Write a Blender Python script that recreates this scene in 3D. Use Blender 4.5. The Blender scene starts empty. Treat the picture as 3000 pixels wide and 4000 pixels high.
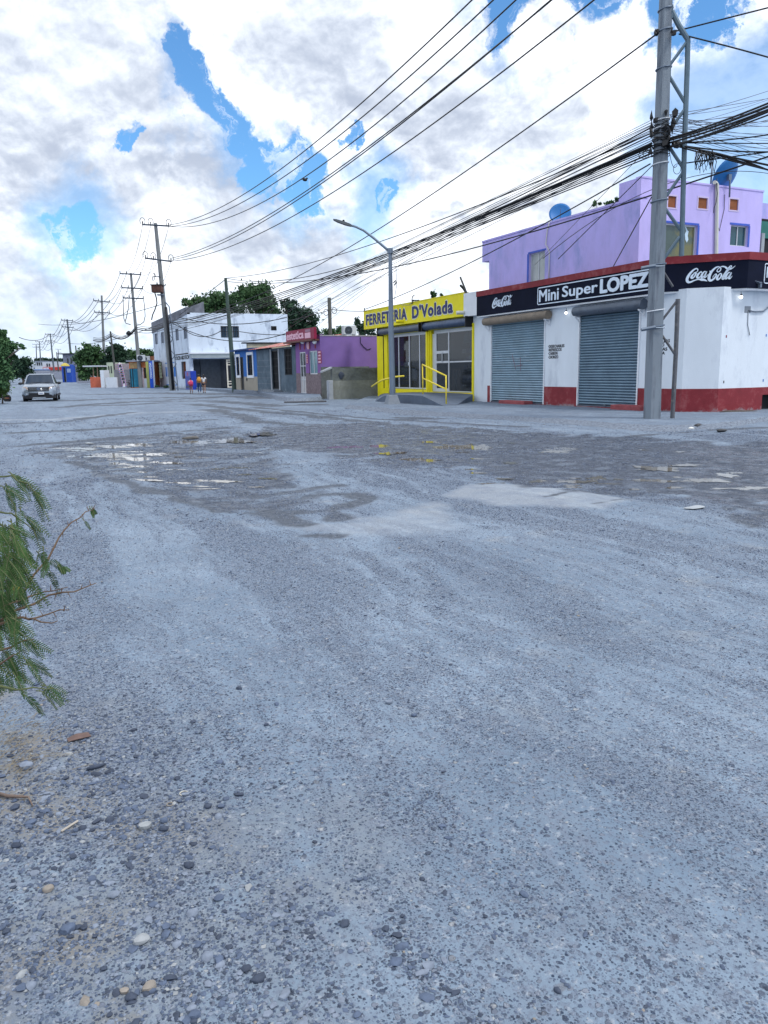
import bpy, bmesh, math, random
import numpy as np
from mathutils import Vector, Matrix
sc = bpy.context.scene
COL = sc.collection
rnd = random.Random(7)
# ---------------------------------------------------------------- camera
F_PX, IW, IH, EYE = 3000.0, 3000, 4000, 1.6
PITCH, ROLL, YAW = math.radians(10.4), math.radians(0.95), math.radians(25.4)
FW = np.array([math.sin(YAW)*math.cos(PITCH), math.cos(YAW)*math.cos(PITCH), -math.sin(PITCH)])
_r = np.array([math.cos(YAW), -math.sin(YAW), 0.0]); _u = np.cross(_r, FW)
RT = math.cos(ROLL)*_r - math.sin(ROLL)*_u
UP = math.sin(ROLL)*_r + math.cos(ROLL)*_u
C0 = np.array([0.0, 0.0, EYE])
cam = bpy.data.cameras.new('camera'); co = bpy.data.objects.new('camera', cam); COL.objects.link(co)
co.matrix_world = Matrix(((RT[0], UP[0], -FW[0], 0), (RT[1], UP[1], -FW[1], 0), (RT[2], UP[2], -FW[2], EYE), (0, 0, 0, 1)))
cam.sensor_fit = 'VERTICAL'; cam.sensor_height = 36; cam.lens = 36*F_PX/IH
cam.clip_start = 0.05; cam.clip_end = 6000
sc.camera = co
sc.view_settings.view_transform = 'Standard'; sc.view_settings.look = 'None'
sc.view_settings.exposure = 0.30; sc.view_settings.gamma = 1.0
SUN_EL, SUN_AZ = math.radians(58), math.radians(150)      # azimuth clockwise from +Y (street direction)

def ray(px, py): return FW + RT*(px-1500)/F_PX + UP*(2000-py)/F_PX
def gh(y):                                                # the street climbs gently far away
    return 0.00112*np.maximum(np.asarray(y, float)-60, 0)**1.3
def at_z(px, py, z=0.0):
    d = ray(px, py); return C0 + d*((z-EYE)/d[2])
def at_g(px, py):
    z = 0.0
    d = ray(px, py)
    for _ in range(60):
        if d[2] >= -1e-4: t = 3000
        else: t = min((z-EYE)/d[2], 3000)
        p = C0+d*t
        z = 0.5*z+0.5*float(min(gh(p[1]), EYE-0.05))
    return p
def at_x(px, py, X): d = ray(px, py); return C0 + d*(X/d[0])
def at_y(px, py, Y): d = ray(px, py); return C0 + d*(Y/d[1])
def at_d(px, py, dep): return C0 + ray(px, py)*dep          # dep = depth along the optical axis
def depth(p): return float((np.asarray(p, float)-C0) @ FW)
def proj(p):
    d = np.asarray(p, float)-C0; z = d @ FW
    return 1500+F_PX*(d @ RT)/z, 2000-F_PX*(d @ UP)/z

# ---------------------------------------------------------------- world: sky with cumulus
w = bpy.data.worlds.new('World'); sc.world = w; w.use_nodes = True
nt = w.node_tree; N = nt.nodes; L = nt.links; N.clear()
def nd(t, **k):
    n = N.new(t)
    for a, b in k.items(): setattr(n, a, b)
    return n
def mth(op, a, b=None, c=None, clamp=False):
    n = N.new('ShaderNodeMath'); n.operation = op; n.use_clamp = clamp
    for i, v in enumerate((a, b, c)):
        if v is None: continue
        if isinstance(v, (int, float)): n.inputs[i].default_value = v
        else: L.new(v, n.inputs[i])
    return n.outputs[0]
def vmth(op, a, b=None, s=None):
    n = N.new('ShaderNodeVectorMath'); n.operation = op
    for i, v in enumerate((a, b)):
        if v is None: continue
        if isinstance(v, (tuple, list, np.ndarray)): n.inputs[i].default_value = tuple(v)
        else: L.new(v, n.inputs[i])
    if s is not None: n.inputs['Scale'].default_value = s
    return n.outputs['Value'] if op in ('DOT_PRODUCT', 'LENGTH', 'DISTANCE') else n.outputs[0]
def wnoise(vec, scale, detail=6, rough=0.55, lac=2.0):
    n = N.new('ShaderNodeTexNoise'); n.inputs['Scale'].default_value = scale
    n.inputs['Detail'].default_value = detail; n.inputs['Roughness'].default_value = rough
    n.inputs['Lacunarity'].default_value = lac
    L.new(vec, n.inputs['Vector']); return n
def smap(v, a, b, c=0.0, d=1.0):
    n = N.new('ShaderNodeMapRange'); n.interpolation_type = 'SMOOTHSTEP'
    for k, x in (('From Min', a), ('From Max', b), ('To Min', c), ('To Max', d)): n.inputs[k].default_value = x
    L.new(v, n.inputs['Value']); return n.outputs[0]
sky = nd('ShaderNodeTexSky', sky_type='NISHITA', sun_disc=False, sun_elevation=SUN_EL, sun_rotation=SUN_AZ)
sky.air_density = 1.0; sky.dust_density = 0.3; sky.ozone_density = 2.0
tc = nd('ShaderNodeTexCoord'); D = tc.outputs['Generated']
w1 = wnoise(D, 5.5, 3, 0.6); w2 = wnoise(D, 19, 6, 0.65)
off1 = vmth('SCALE', vmth('SUBTRACT', w1.outputs['Color'], (0.5, 0.5, 0.5)), s=0.15)
off2 = vmth('SCALE', vmth('SUBTRACT', w2.outputs['Color'], (0.5, 0.5, 0.5)), s=0.085)
DW = vmth('NORMALIZE', vmth('ADD', vmth('ADD', D, off1), off2))
def blob(px, py, rin, rout, vec=None):                    # soft spot of sky around one direction, radii in degrees
    d = ray(px, py); d = d/np.linalg.norm(d)
    return smap(vmth('DOT_PRODUCT', vec or DW, d), math.cos(math.radians(rout)), math.cos(math.radians(rin)))
def vmax(lst):
    o = lst[0]
    for x in lst[1:]: o = mth('MAXIMUM', o, x)
    return o
holes = [(715, 280, .1, 1.5), (765, 390, .5, 1.9), (820, 490, .7, 2.2), (950, 580, .7, 2.0), (1080, 650, 1.0, 2.6), (1190, 680, .4, 1.9),
         (265, 870, 1.2, 2.9), (470, 560, .05, 1.0), (1570, 790, .1, 1.5), (1380, 560, .05, 1.0), (1960, 20, .6, 2.4), (2330, -20, .8, 2.8),
         (2700, -30, .8, 3.0), (2880, 60, .3, 2.0), (2300, 10, .3, 1.8)]
hole0 = vmax([blob(h[0], h[1], h[2]*.3, h[3]*1.14) for h in holes])
hole = smap(mth('ADD', hole0, mth('MULTIPLY', mth('SUBTRACT', wnoise(D, 11, 8, .6).outputs[0], .5), 1.6)), .24, .78)
hole = mth('MULTIPLY', mth('MULTIPLY', hole, smap(hole0, .02, .15)), smap(wnoise(DW, 26, 6, .65).outputs[0], .36, .50, .35, 1))
halo = mth('MULTIPLY', vmax([blob(h[0], h[1], h[2]*.5, h[3]*1.9) for h in holes[:7]+holes[8:12]]), smap(wnoise(D, 9, 7, .65).outputs[0], .46, .62, 0, .75))
hole = mth('MAXIMUM', hole, mth('MULTIPLY', halo, .8))
thin = vmax([blob(2760, 420, 1, 4.5), blob(2980, 420, 2, 6), blob(2700, 640, 1, 5), blob(2900, 700, 1, 6), blob(1500, 800, .5, 4)])
low = wnoise(vmth('MULTIPLY', DW, (1, 1, 2.6)), 7, 5, 0.6)
el = nd('ShaderNodeSeparateXYZ'); L.new(D, el.inputs[0])
bands = mth('MULTIPLY', smap(low.outputs[0], .56, .70), smap(el.outputs[2], .10, .0))
behind = mth('MULTIPLY', smap(wnoise(DW, 2.2, 3).outputs[0], .50, .62), smap(vmth('DOT_PRODUCT', D, tuple(FW)), .55, .3))
clear = mth('MAXIMUM', mth('MAXIMUM', hole, mth('MULTIPLY', thin, .75)), mth('MAXIMUM', mth('MULTIPLY', bands, .35), mth('MULTIPLY', behind, .5)))
cover = mth('SUBTRACT', 1.0, clear, clamp=True)
# cloud brightness: billows lit from the sun's side, broad shaded bellies
SD = np.array([math.sin(SUN_AZ)*math.cos(SUN_EL), math.cos(SUN_AZ)*math.cos(SUN_EL), math.sin(SUN_EL)])
LD = np.array([.25, -.1, .95]); LD = LD/np.linalg.norm(LD)
DB = vmth('MULTIPLY', vmth('ADD', D, vmth('SCALE', off1, s=.35)), (1, 1, 1.35))
def relief(scale, eps, det, rough):
    a = wnoise(DB, scale, det, rough).outputs[0]
    b = wnoise(vmth('ADD', DB, tuple(LD*eps)), scale, det, rough).outputs[0]
    return a, mth('SUBTRACT', a, b)
a1, r1 = relief(5.0, .05, 4, .48)
a2, r2 = relief(17, .016, 5, .55)
shade = mth('ADD', mth('MULTIPLY', r1, 1.5), mth('ADD', mth('MULTIPLY', r2, 1.5), mth('MULTIPLY', relief(42, .007, 4, .6)[1], .7)))
DS = vmth('NORMALIZE', vmth('ADD', D, off1))
dark = vmax([blob(160, 720, 1.0, 6.0, DS), blob(420, 740, .5, 5.0, DS), blob(620, 380, .5, 5.0, DS), blob(150, 250, 1, 8, DS), blob(420, 250, 1, 6, DS),
             blob(1180, 60, .5, 6, DS), blob(1750, 420, .5, 6, DS), blob(1330, 250, .5, 5, DS), blob(80, 1130, 2, 6.5, DS), blob(330, 1150, .5, 4.0, DS),
             blob(900, 830, .5, 5.0, DS), blob(1250, 960, .5, 5.5, DS), blob(1300, 1040, .2, 4, DS), blob(2100, 500, .5, 5, DS), blob(2300, 850, 1, 6, DS)])
shade = mth('MULTIPLY', shade, mth('SUBTRACT', 1.0, mth('MULTIPLY', dark, .45)))
bright = mth('SUBTRACT', mth('ADD', mth('ADD', 1.0, shade), mth('MULTIPLY', mth('SUBTRACT', a1, .5), .5)), mth('MULTIPLY', dark, .38))
brc = smap(bright, .35, 1.25, 0.0, 1.0)
cr = nd('ShaderNodeValToRGB'); L.new(brc, cr.inputs[0]); e = cr.color_ramp.elements
e[0].position = 0.0; e[0].color = (.44, .50, .62, 1); e[1].position = 1.0; e[1].color = (1.18, 1.22, 1.3, 1)
x = e.new(.35); x.color = (.72, .78, .88, 1); x = e.new(.62); x.color = (.92, .97, 1.04, 1)
# low clouds turn bluish towards the horizon
hz = nd('ShaderNodeMix', data_type='RGBA'); L.new(smap(el.outputs[2], .16, .0, 0, .55), hz.inputs['Factor'])
L.new(cr.outputs[0], hz.inputs['A']); hz.inputs['B'].default_value = (.60, .78, 1.0, 1)
skc = nd('ShaderNodeMix', data_type='RGBA', blend_type='MULTIPLY'); skc.inputs['Factor'].default_value = 1
L.new(sky.outputs[0], skc.inputs['A']); skc.inputs['B'].default_value = (.80, 1.30, 1.62, 1)
cs = vmth('SCALE', hz.outputs['Result'], s=1/.10)
mx = nd('ShaderNodeMix', data_type='RGBA'); L.new(cover, mx.inputs['Factor']); L.new(skc.outputs['Result'], mx.inputs['A']); L.new(cs, mx.inputs['B'])
bg = nd('ShaderNodeBackground'); bg.inputs['Strength'].default_value = 0.10
wo = nd('ShaderNodeOutputWorld'); L.new(mx.outputs['Result'], bg.inputs['Color']); L.new(bg.outputs[0], wo.inputs[0])
try: w.cycles.sampling_method = 'MANUAL'; w.cycles.sample_map_resolution = 512
except Exception: pass
sun = bpy.data.lights.new('sun', 'SUN'); sun.energy = 1.8; sun.angle = math.radians(10); sun.color = (1, .97, .92)
so = bpy.data.objects.new('sun', sun); COL.objects.link(so)
so.rotation_euler = Vector(tuple(SD)).to_track_quat('Z', 'Y').to_euler()

# ---------------------------------------------------------------- materials
MATS = {}
def M(name, col=(.5, .5, .5), rough=.8, var=.12, scale=3.0, bump=.15, bscale=60, metal=0.0, spec=.35, stain=None, sscale=1.3, sth=(.56, .68), emit=None, stretch=(1, 1, 1), damt=1.0, splash=None):
    if name in MATS: return MATS[name]
    m = bpy.data.materials.new(name); m.use_nodes = True
    n_, l_ = m.node_tree.nodes, m.node_tree.links; b = n_['Principled BSDF']
    b.inputs['Roughness'].default_value = rough; b.inputs['Metallic'].default_value = metal
    b.inputs['Specular IOR Level'].default_value = spec
    t = n_.new('ShaderNodeTexCoord'); mp = n_.new('ShaderNodeMapping'); mp.inputs['Scale'].default_value = stretch
    l_.new(t.outputs['Object'], mp.inputs[0])
    nz = n_.new('ShaderNodeTexNoise'); nz.inputs['Scale'].default_value = scale; nz.inputs['Detail'].default_value = 7; nz.inputs['Roughness'].default_value = .62
    l_.new(mp.outputs[0], nz.inputs['Vector'])
    r = n_.new('ShaderNodeValToRGB'); l_.new(nz.outputs[0], r.inputs[0])
    r.color_ramp.elements[0].position = .3; r.color_ramp.elements[1].position = .7
    r.color_ramp.elements[0].color = tuple(c*(1-var) for c in col)+(1,); r.color_ramp.elements[1].color = tuple(min(c*(1+var*.6), .95) for c in col)+(1,)
    outc = r.outputs[0]
    if stain:
        s = n_.new('ShaderNodeTexNoise'); s.inputs['Scale'].default_value = sscale; s.inputs['Detail'].default_value = 9; s.inputs['Roughness'].default_value = .7
        l_.new(mp.outputs[0], s.inputs['Vector'])
        mr = n_.new('ShaderNodeMapRange'); mr.inputs['From Min'].default_value = sth[0]; mr.inputs['From Max'].default_value = sth[1]; mr.inputs['To Max'].default_value = damt
        l_.new(s.outputs[0], mr.inputs[0])
        mi = n_.new('ShaderNodeMix'); mi.data_type = 'RGBA'; l_.new(mr.outputs[0], mi.inputs['Factor']); l_.new(outc, mi.inputs['A'])
        mi.inputs['B'].default_value = tuple(stain)+(1,); outc = mi.outputs['Result']
    if splash:                                          # dried mud thrown up from the street, ragged top edge
        g_ = n_.new('ShaderNodeNewGeometry'); sx = n_.new('ShaderNodeSeparateXYZ'); l_.new(g_.outputs['Position'], sx.inputs[0])
        s2 = n_.new('ShaderNodeTexNoise'); s2.inputs['Scale'].default_value = 3.5; s2.inputs['Detail'].default_value = 9; s2.inputs['Roughness'].default_value = .75; l_.new(t.outputs['Object'], s2.inputs['Vector'])
        m2 = n_.new('ShaderNodeMath'); m2.operation = 'MULTIPLY_ADD'; l_.new(s2.outputs[0], m2.inputs[0]); m2.inputs[1].default_value = -splash*2.6; l_.new(sx.outputs[2], m2.inputs[2])
        r2 = n_.new('ShaderNodeMapRange'); l_.new(m2.outputs[0], r2.inputs[0]); r2.inputs['From Min'].default_value = -splash*.75; r2.inputs['From Max'].default_value = -splash*1.15; r2.inputs['To Max'].default_value = .75
        mj = n_.new('ShaderNodeMix'); mj.data_type = 'RGBA'; l_.new(r2.outputs[0], mj.inputs['Factor']); l_.new(outc, mj.inputs['A']); mj.inputs['B'].default_value = (.27, .285, .31, 1); outc = mj.outputs['Result']
    l_.new(outc, b.inputs['Base Color'])
    if bump:
        bn = n_.new('ShaderNodeTexNoise'); bn.inputs['Scale'].default_value = bscale; bn.inputs['Detail'].default_value = 5
        l_.new(t.outputs['Object'], bn.inputs['Vector'])
        bp = n_.new('ShaderNodeBump'); bp.inputs['Strength'].default_value = bump; bp.inputs['Distance'].default_value = .02
        l_.new(bn.outputs[0], bp.inputs['Height']); l_.new(bp.outputs[0], b.inputs['Normal'])
    if emit:
        b.inputs['Emission Color'].default_value = tuple(emit[:3])+(1,); b.inputs['Emission Strength'].default_value = emit[3]
    MATS[name] = m; return m
def glass(name, col, rough=.05, spec=.6, var=.3):
    return M(name, col, rough, var, 1.5, 0, spec=spec)

# ---------------------------------------------------------------- mesh helpers
def wl(o):
    v = np.zeros(3)
    while o is not None: v = v+np.array(o.location); o = o.parent
    return v
def tag(o, label=None, cat=None, group=None, kind=None):
    if label: o['label'] = label
    if cat: o['category'] = cat
    if group: o['group'] = group
    if kind: o['kind'] = kind
    return o
def thing(name, label, cat, loc=(0, 0, 0), group=None):
    o = bpy.data.objects.new(name, None); COL.objects.link(o); o.location = tuple(float(a) for a in loc); o.empty_display_size = .1
    return tag(o, label, cat, group)
class MB:
    def __init__(s): s.v = []; s.f = []
    def add(s, vs, fs):
        b = len(s.v); s.v += [tuple(float(c) for c in p) for p in vs]; s.f += [tuple(i+b for i in f) for f in fs]; return s
    def hexa(s, p):       # p: 4 bottom ccw, 4 top
        return s.add(p, [(3, 2, 1, 0), (4, 5, 6, 7), (0, 1, 5, 4), (1, 2, 6, 5), (2, 3, 7, 6), (3, 0, 4, 7)])
    def box(s, x0, x1, y0, y1, z0, z1):
        return s.hexa([(x0, y0, z0), (x1, y0, z0), (x1, y1, z0), (x0, y1, z0), (x0, y0, z1), (x1, y0, z1), (x1, y1, z1), (x0, y1, z1)])
    def fbox(s, fr, u0, u1, v0, v1, d0, d1):
        if u0 > u1: u0, u1 = u1, u0
        if d0 > d1: d0, d1 = d1, d0
        W = fr.w
        return s.hexa([W(u0, v0, d1), W(u1, v0, d1), W(u1, v0, d0), W(u0, v0, d0), W(u0, v1, d1), W(u1, v1, d1), W(u1, v1, d0), W(u0, v1, d0)])
    def prism(s, pts, vec):       # planar polygon swept along vec
        n = len(pts); P = [np.array(p, float) for p in pts]; Q = [p+np.array(vec, float) for p in P]
        return s.add(P+Q, [tuple(range(n))[::-1], tuple(range(n, 2*n))]+[(i, (i+1) % n, n+(i+1) % n, n+i) for i in range(n)])
    def tube(s, pts, r, n=8, caps=True, squash=None):
        P = [np.array(p, float) for p in pts]; m = len(P)
        R = list(r) if hasattr(r, '__len__') else [r]*m
        prev = None; rings = []
        for i in range(m):
            t = P[min(i+1, m-1)]-P[max(i-1, 0)]; t = t/(np.linalg.norm(t)+1e-9)
            if prev is None:
                a = np.array([0, 0, 1.]) if abs(t[2]) < .9 else np.array([1., 0, 0]); x = np.cross(t, a)
            else: x = prev-t*(prev @ t)
            x = x/(np.linalg.norm(x)+1e-9); y = np.cross(t, x); prev = x
            rings.append([P[i]+R[i]*(x*math.cos(2*math.pi*k/n)+y*math.sin(2*math.pi*k/n)) for k in range(n)])
        vs = [p for q in rings for p in q]
        fs = [(i*n+k, i*n+(k+1) % n, (i+1)*n+(k+1) % n, (i+1)*n+k) for i in range(m-1) for k in range(n)]
        if caps: fs += [tuple(range(n))[::-1], tuple(range((m-1)*n, m*n))]
        return s.add(vs, fs)
    def lathe(s, c, prof, n=16, axis='z'):
        vs = []; m = len(prof)
        for r, h in prof:
            for k in range(n):
                a = 2*math.pi*k/n; q = (r*math.cos(a), r*math.sin(a), h)
                if axis == 'x': q = (q[2], q[0], q[1])
                if axis == 'y': q = (q[0], q[2], q[1])
                vs.append(np.array(c)+np.array(q))
        fs = [(i*n+k, i*n+(k+1) % n, (i+1)*n+(k+1) % n, (i+1)*n+k) for i in range(m-1) for k in range(n)]
        fs += [tuple(range(n))[::-1], tuple(range((m-1)*n, m*n))]
        return s.add(vs, fs)
    def blob(s, c, r, seed=0, sub=2, jit=.18):
        bm = bmesh.new(); bmesh.ops.create_icosphere(bm, subdivisions=sub, radius=1)
        rr = random.Random(seed); r = np.array(r if hasattr(r, '__len__') else (r, r, r), float); vs = []
        ph = [rr.uniform(0, 6) for _ in range(6)]
        for v in bm.verts:
            q = np.array(v.co); k = 1+jit*(math.sin(3*q[0]+ph[0])*math.sin(2.5*q[1]+ph[1])+.5*math.sin(5*q[2]+ph[2])+.6*(rr.random()-.5))
            vs.append(np.array(c)+q*r*k)
        fs = [tuple(v.index for v in f.verts) for f in bm.faces]; bm.free()
        return s.add(vs, fs)
    def build(s, name, mat, parent=None, smooth=False, label=None, bevel=0, auto=None):
        me = bpy.data.meshes.new(name); o0 = wl(parent) if parent is not None else np.zeros(3)
        me.from_pydata([tuple(np.array(p)-o0) for p in s.v], [], s.f); me.validate(); me.update()
        bm = bmesh.new(); bm.from_mesh(me); bmesh.ops.recalc_face_normals(bm, faces=bm.faces); bm.to_mesh(me); bm.free()
        if mat is not None: me.materials.append(mat)
        if smooth:
            me.shade_smooth()
            if auto: me.set_sharp_from_angle(angle=math.radians(auto))
        o = bpy.data.objects.new(name, me); COL.objects.link(o)
        if parent is not None: o.parent = parent
        if label: o['label'] = label
        if bevel:
            b = o.modifiers.new('b', 'BEVEL'); b.width = bevel; b.segments = 2; b.limit_method = 'ANGLE'
        return o
class Fr:                                                  # a vertical wall plane: u to the right, v up, d outwards
    def __init__(s, O, r):
        s.O = np.array(O, float); s.r = np.array(r, float); s.r /= np.linalg.norm(s.r); s.n = np.cross(s.r, (0, 0, 1.0))
    def w(s, u, v, d=0): return s.O+s.r*u+np.array([0, 0, v])+s.n*d
    def uv(s, px, py, d=0):
        dr = ray(px, py); p = C0+dr*(((s.O+s.n*d-C0) @ s.n)/(dr @ s.n)); q = p-s.O
        return float(q @ s.r), float(p[2]-s.O[2])
    def u(s, px, py=1440, d=0): return s.uv(px, py, d)[0]
    def rect(s, x0, y0, x1, y1, d=0):
        u0 = s.uv(x0, (y0+y1)/2, d)[0]; u1 = s.uv(x1, (y0+y1)/2, d)[0]
        v1 = s.uv((x0+x1)/2, y0, d)[1]; v0 = s.uv((x0+x1)/2, y1, d)[1]
        return u0, u1, v0, v1
def wall_mesh(fr, u0, u1, v0, v1, th, holes=(), mb=None, d=0.0):
    mb = mb or MB()
    us = sorted({u0, u1}|{min(max(h[i], u0), u1) for h in holes for i in (0, 1)}); vs = sorted({v0, v1}|{min(max(h[i], v0), v1) for h in holes for i in (2, 3)})
    def solid(i, j):
        if i < 0 or j < 0 or i >= len(us)-1 or j >= len(vs)-1: return False
        cu, cv = (us[i]+us[i+1])/2, (vs[j]+vs[j+1])/2
        return not any(h[0] < cu < h[1] and h[2] < cv < h[3] for h in holes)
    W = fr.w
    for i in range(len(us)-1):
        for j in range(len(vs)-1):
            if not solid(i, j): continue
            a, b, c, e = us[i], us[i+1], vs[j], vs[j+1]
            mb.add([W(a, c, d), W(b, c, d), W(b, e, d), W(a, e, d)], [(0, 1, 2, 3)]); mb.add([W(a, c, d-th), W(b, c, d-th), W(b, e, d-th), W(a, e, d-th)], [(3, 2, 1, 0)])
            for (ii, jj, p, q) in ((i-1, j, (a, c), (a, e)), (i+1, j, (b, c), (b, e)), (i, j-1, (a, c), (b, c)), (i, j+1, (a, e), (b, e))):
                if not solid(ii, jj): mb.add([W(*p, d), W(*q, d), W(*q, d-th), W(*p, d-th)], [(0, 1, 2, 3)])
    return mb
def frame_bars(fr, u0, u1, v0, v1, t, d0, d1, nu=0, nv=0, mb=None, tb=None):
    mb = mb or MB(); tb = tb or t
    mb.fbox(fr, u0, u0+t, v0, v1, d0, d1); mb.fbox(fr, u1-t, u1, v0, v1, d0, d1)
    mb.fbox(fr, u0+t, u1-t, v0, v0+t, d0, d1); mb.fbox(fr, u0+t, u1-t, v1-t, v1, d0, d1)
    for i in range(1, nu+1):
        c = u0+(u1-u0)*i/(nu+1); mb.fbox(fr, c-tb/2, c+tb/2, v0+t, v1-t, d0+.003, d1-.003)
    for i in range(1, nv+1):
        c = v0+(v1-v0)*i/(nv+1); mb.fbox(fr, u0+t, u1-t, c-tb/2, c+tb/2, d0+.006, d1-.006)
    return mb
def window(fr, u0, u1, v0, v1, parent, gm, fm, bars=None, nu=1, nv=0, t=.05, rec=.10, name='window', bt=.02, nb=6, nbv=2, label=None):
    f = frame_bars(fr, u0, u1, v0, v1, t, -rec-.03, -rec+.02, nu, nv).build(name, fm, parent, label=label)
    g = MB().fbox(fr, u0+t*.5, u1-t*.5, v0+t*.5, v1-t*.5, -rec-.02, -rec-.012); g.build('pane', gm, f)
    if bars: frame_bars(fr, u0, u1, v0, v1, bt, .0, .03, nb, nbv).build('grille', bars, f)
    return f
def text_on(fr, s, u0, u1, v0, v1, d, name, mat, parent, bold=0.0, th=.006, slant=0.0, rot90=False, spc=1.0):
    cu = bpy.data.curves.new('t', 'FONT'); cu.body = s; cu.size = 1; cu.resolution_u = 3; cu.space_character = spc; cu.fill_mode = 'BOTH'; cu.extrude = .01
    to = bpy.data.objects.new('t', cu); COL.objects.link(to)
    dg = bpy.context.evaluated_depsgraph_get(); me = bpy.data.meshes.new_from_object(to.evaluated_get(dg))
    bpy.data.objects.remove(to); bpy.data.curves.remove(cu)
    n = len(me.vertices); a = np.empty(n*3); me.vertices.foreach_get('co', a); a = a.reshape(-1, 3)
    a[:, 0] += slant*a[:, 1]
    mn, mxx = a.min(0), a.max(0); mn[:2] -= bold; mxx[:2] += bold; fcs = [tuple(p.vertices) for p in me.polygons]; mb = MB()
    sh = [(0, 0)] if bold <= 0 else [(bold*math.cos(k*math.pi/4), bold*math.sin(k*math.pi/4)) for k in range(8)]
    for k, (sx, sy) in enumerate(sh):
        q = (a+np.array([sx, sy, 0])-mn)/(mxx-mn+1e-9)
        if rot90: q = np.stack([q[:, 1], q[:, 0], q[:, 2]], 1)
        mb.add([fr.w(u0+(u1-u0)*x, v0+(v1-v0)*y, d+th*z+k*.0004) for x, y, z in q], fcs)
    bpy.data.meshes.remove(me)
    return mb.build(name, mat, parent)
def copy_tree(o, parent=None):
    c = o.copy(); COL.objects.link(c); c.parent = parent
    for ch in o.children: copy_tree(ch, c)
    return c

# vectorised value noise used for the ground's real relief
_rs = np.random.RandomState(3); _tab = _rs.rand(256, 256)
def vnoise(x, y):
    xi = np.floor(x).astype(int); yi = np.floor(y).astype(int); fx = x-xi; fy = y-yi
    fx = fx*fx*(3-2*fx); fy = fy*fy*(3-2*fy); g = lambda a, b: _tab[a & 255, b & 255]
    return (g(xi, yi)*(1-fx)+g(xi+1, yi)*fx)*(1-fy)+(g(xi, yi+1)*(1-fx)+g(xi+1, yi+1)*fx)*fy
def fbm(x, y, o=4):
    s = 0; a = .5
    for k in range(o): s = s+a*vnoise(x*2**k+17*k, y*2**k+31*k); a *= .5
    return s
# ---------------------------------------------------------------- ground
def W2(lst): return np.array([at_z(x, y)[:2] for x, y in lst])
def seg_dist(X, Y, pl, closed=False):
    d = np.full(X.shape, 1e9); n = len(pl)
    for i in range(n if closed else n-1):
        a = pl[i]; b = pl[(i+1) % n]; ab = b-a; L2 = ab @ ab+1e-12
        t = np.clip(((X-a[0])*ab[0]+(Y-a[1])*ab[1])/L2, 0, 1)
        d = np.minimum(d, np.hypot(X-a[0]-t*ab[0], Y-a[1]-t*ab[1]))
    return d
def inside(X, Y, pl):
    r = np.zeros(X.shape, bool); n = len(pl)
    for i in range(n):
        a = pl[i]; b = pl[(i+1) % n]
        c = ((a[1] > Y) != (b[1] > Y)) & (X < (b[0]-a[0])*(Y-a[1])/((b[1]-a[1])+1e-12)+a[0]); r ^= c
    return r
def sdist(X, Y, pl): d = seg_dist(X, Y, pl, True); return np.where(inside(X, Y, pl), d, -d)
def sst(x, a, b): t = np.clip((x-a)/(b-a), 0, 1); return t*t*(3-2*t)
WET_R = W2([(1300, 1652), (1500, 1652), (1700, 1662), (1880, 1676), (2200, 1690), (2500, 1706), (2750, 1722), (3000, 1722), (3300, 1740), (3300, 2010), (3000, 2045), (2900, 1990), (2800, 1962), (2450, 1950), (2050, 1905), (1750, 1838), (1480, 1822), (1250, 1770), (1050, 1745), (950, 1700), (1050, 1665)])
POT_L = W2([(60, 1752), (400, 1718), (700, 1694), (950, 1680), (1150, 1705), (1050, 1770), (1150, 1850), (1250, 1920), (1100, 1990), (850, 1985), (620, 1915), (400, 1850), (230, 1790)])
SLAB = W2([(1850, 1895), (2050, 1888), (2280, 1914), (2455, 1950), (2350, 1990), (1950, 1975), (1700, 1935)])
SLAB2 = W2([(1150, 2060), (1450, 2010), (1700, 1960), (1880, 2010), (1760, 2070), (1500, 2110)])
DAMP = [([(290, 1795), (450, 1872), (640, 1930), (850, 1992), (1050, 2010), (1190, 2052)], .13), ([(700, 1850), (830, 1880), (1000, 1930), (1180, 1905), (1330, 1895)], .12),
        ([(1080, 1955), (1250, 1930), (1380, 1925), (1430, 1950), (1300, 1985), (1320, 2020)], .16), ([(1200, 2094), (1310, 2096)], .10), ([(900, 1960), (1080, 2005), (1290, 1990)], .10),
        ([(760, 1578), (950, 1600), (1200, 1622), (1500, 1655), (1700, 1668)], .20), ([(830, 1600), (960, 1632), (1000, 1650), (1300, 1665)], .22), ([(2400, 1706), (2700, 1688), (3000, 1668), (3100, 1662)], .12),
        ([(0, 1655), (230, 1648), (520, 1612)], .10), ([(900, 1570), (1050, 1585), (1250, 1580)], .18), ([(90, 1740), (300, 1725), (600, 1700), (900, 1668)], .2),
        ([(2280, 1915), (2130, 1945)], .03), ([(2455, 1949), (2330, 1972)], .03), ([(2850, 1990), (2950, 2060)], .16), ([(1050, 1690), (1400, 1720), (1700, 1760)], .25),
        ([(250, 1590), (500, 1570), (820, 1566), (1100, 1585)], .22), ([(60, 1690), (300, 1680), (560, 1665), (800, 1640)], .22), ([(1000, 1590), (1350, 1628), (1700, 1650), (2050, 1668)], .12), ([(700, 1560), (900, 1548), (1060, 1556)], .3), ([(380, 1542), (620, 1536), (900, 1540)], .35),
        ([(200, 1568), (400, 1560), (700, 1552)], .25), ([(400, 1585), (620, 1575)], .15), ([(1560, 1630), (1700, 1636), (1530, 1640)], .15)]
DAMPW = [(W2(p), wd) for p, wd in DAMP]
CONC = W2([(-200, 1642), (200, 1640), (300, 1632), (560, 1612), (850, 1606)])
TD = math.radians(8)                                        # the wheel tracks run nearly along the street
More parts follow.
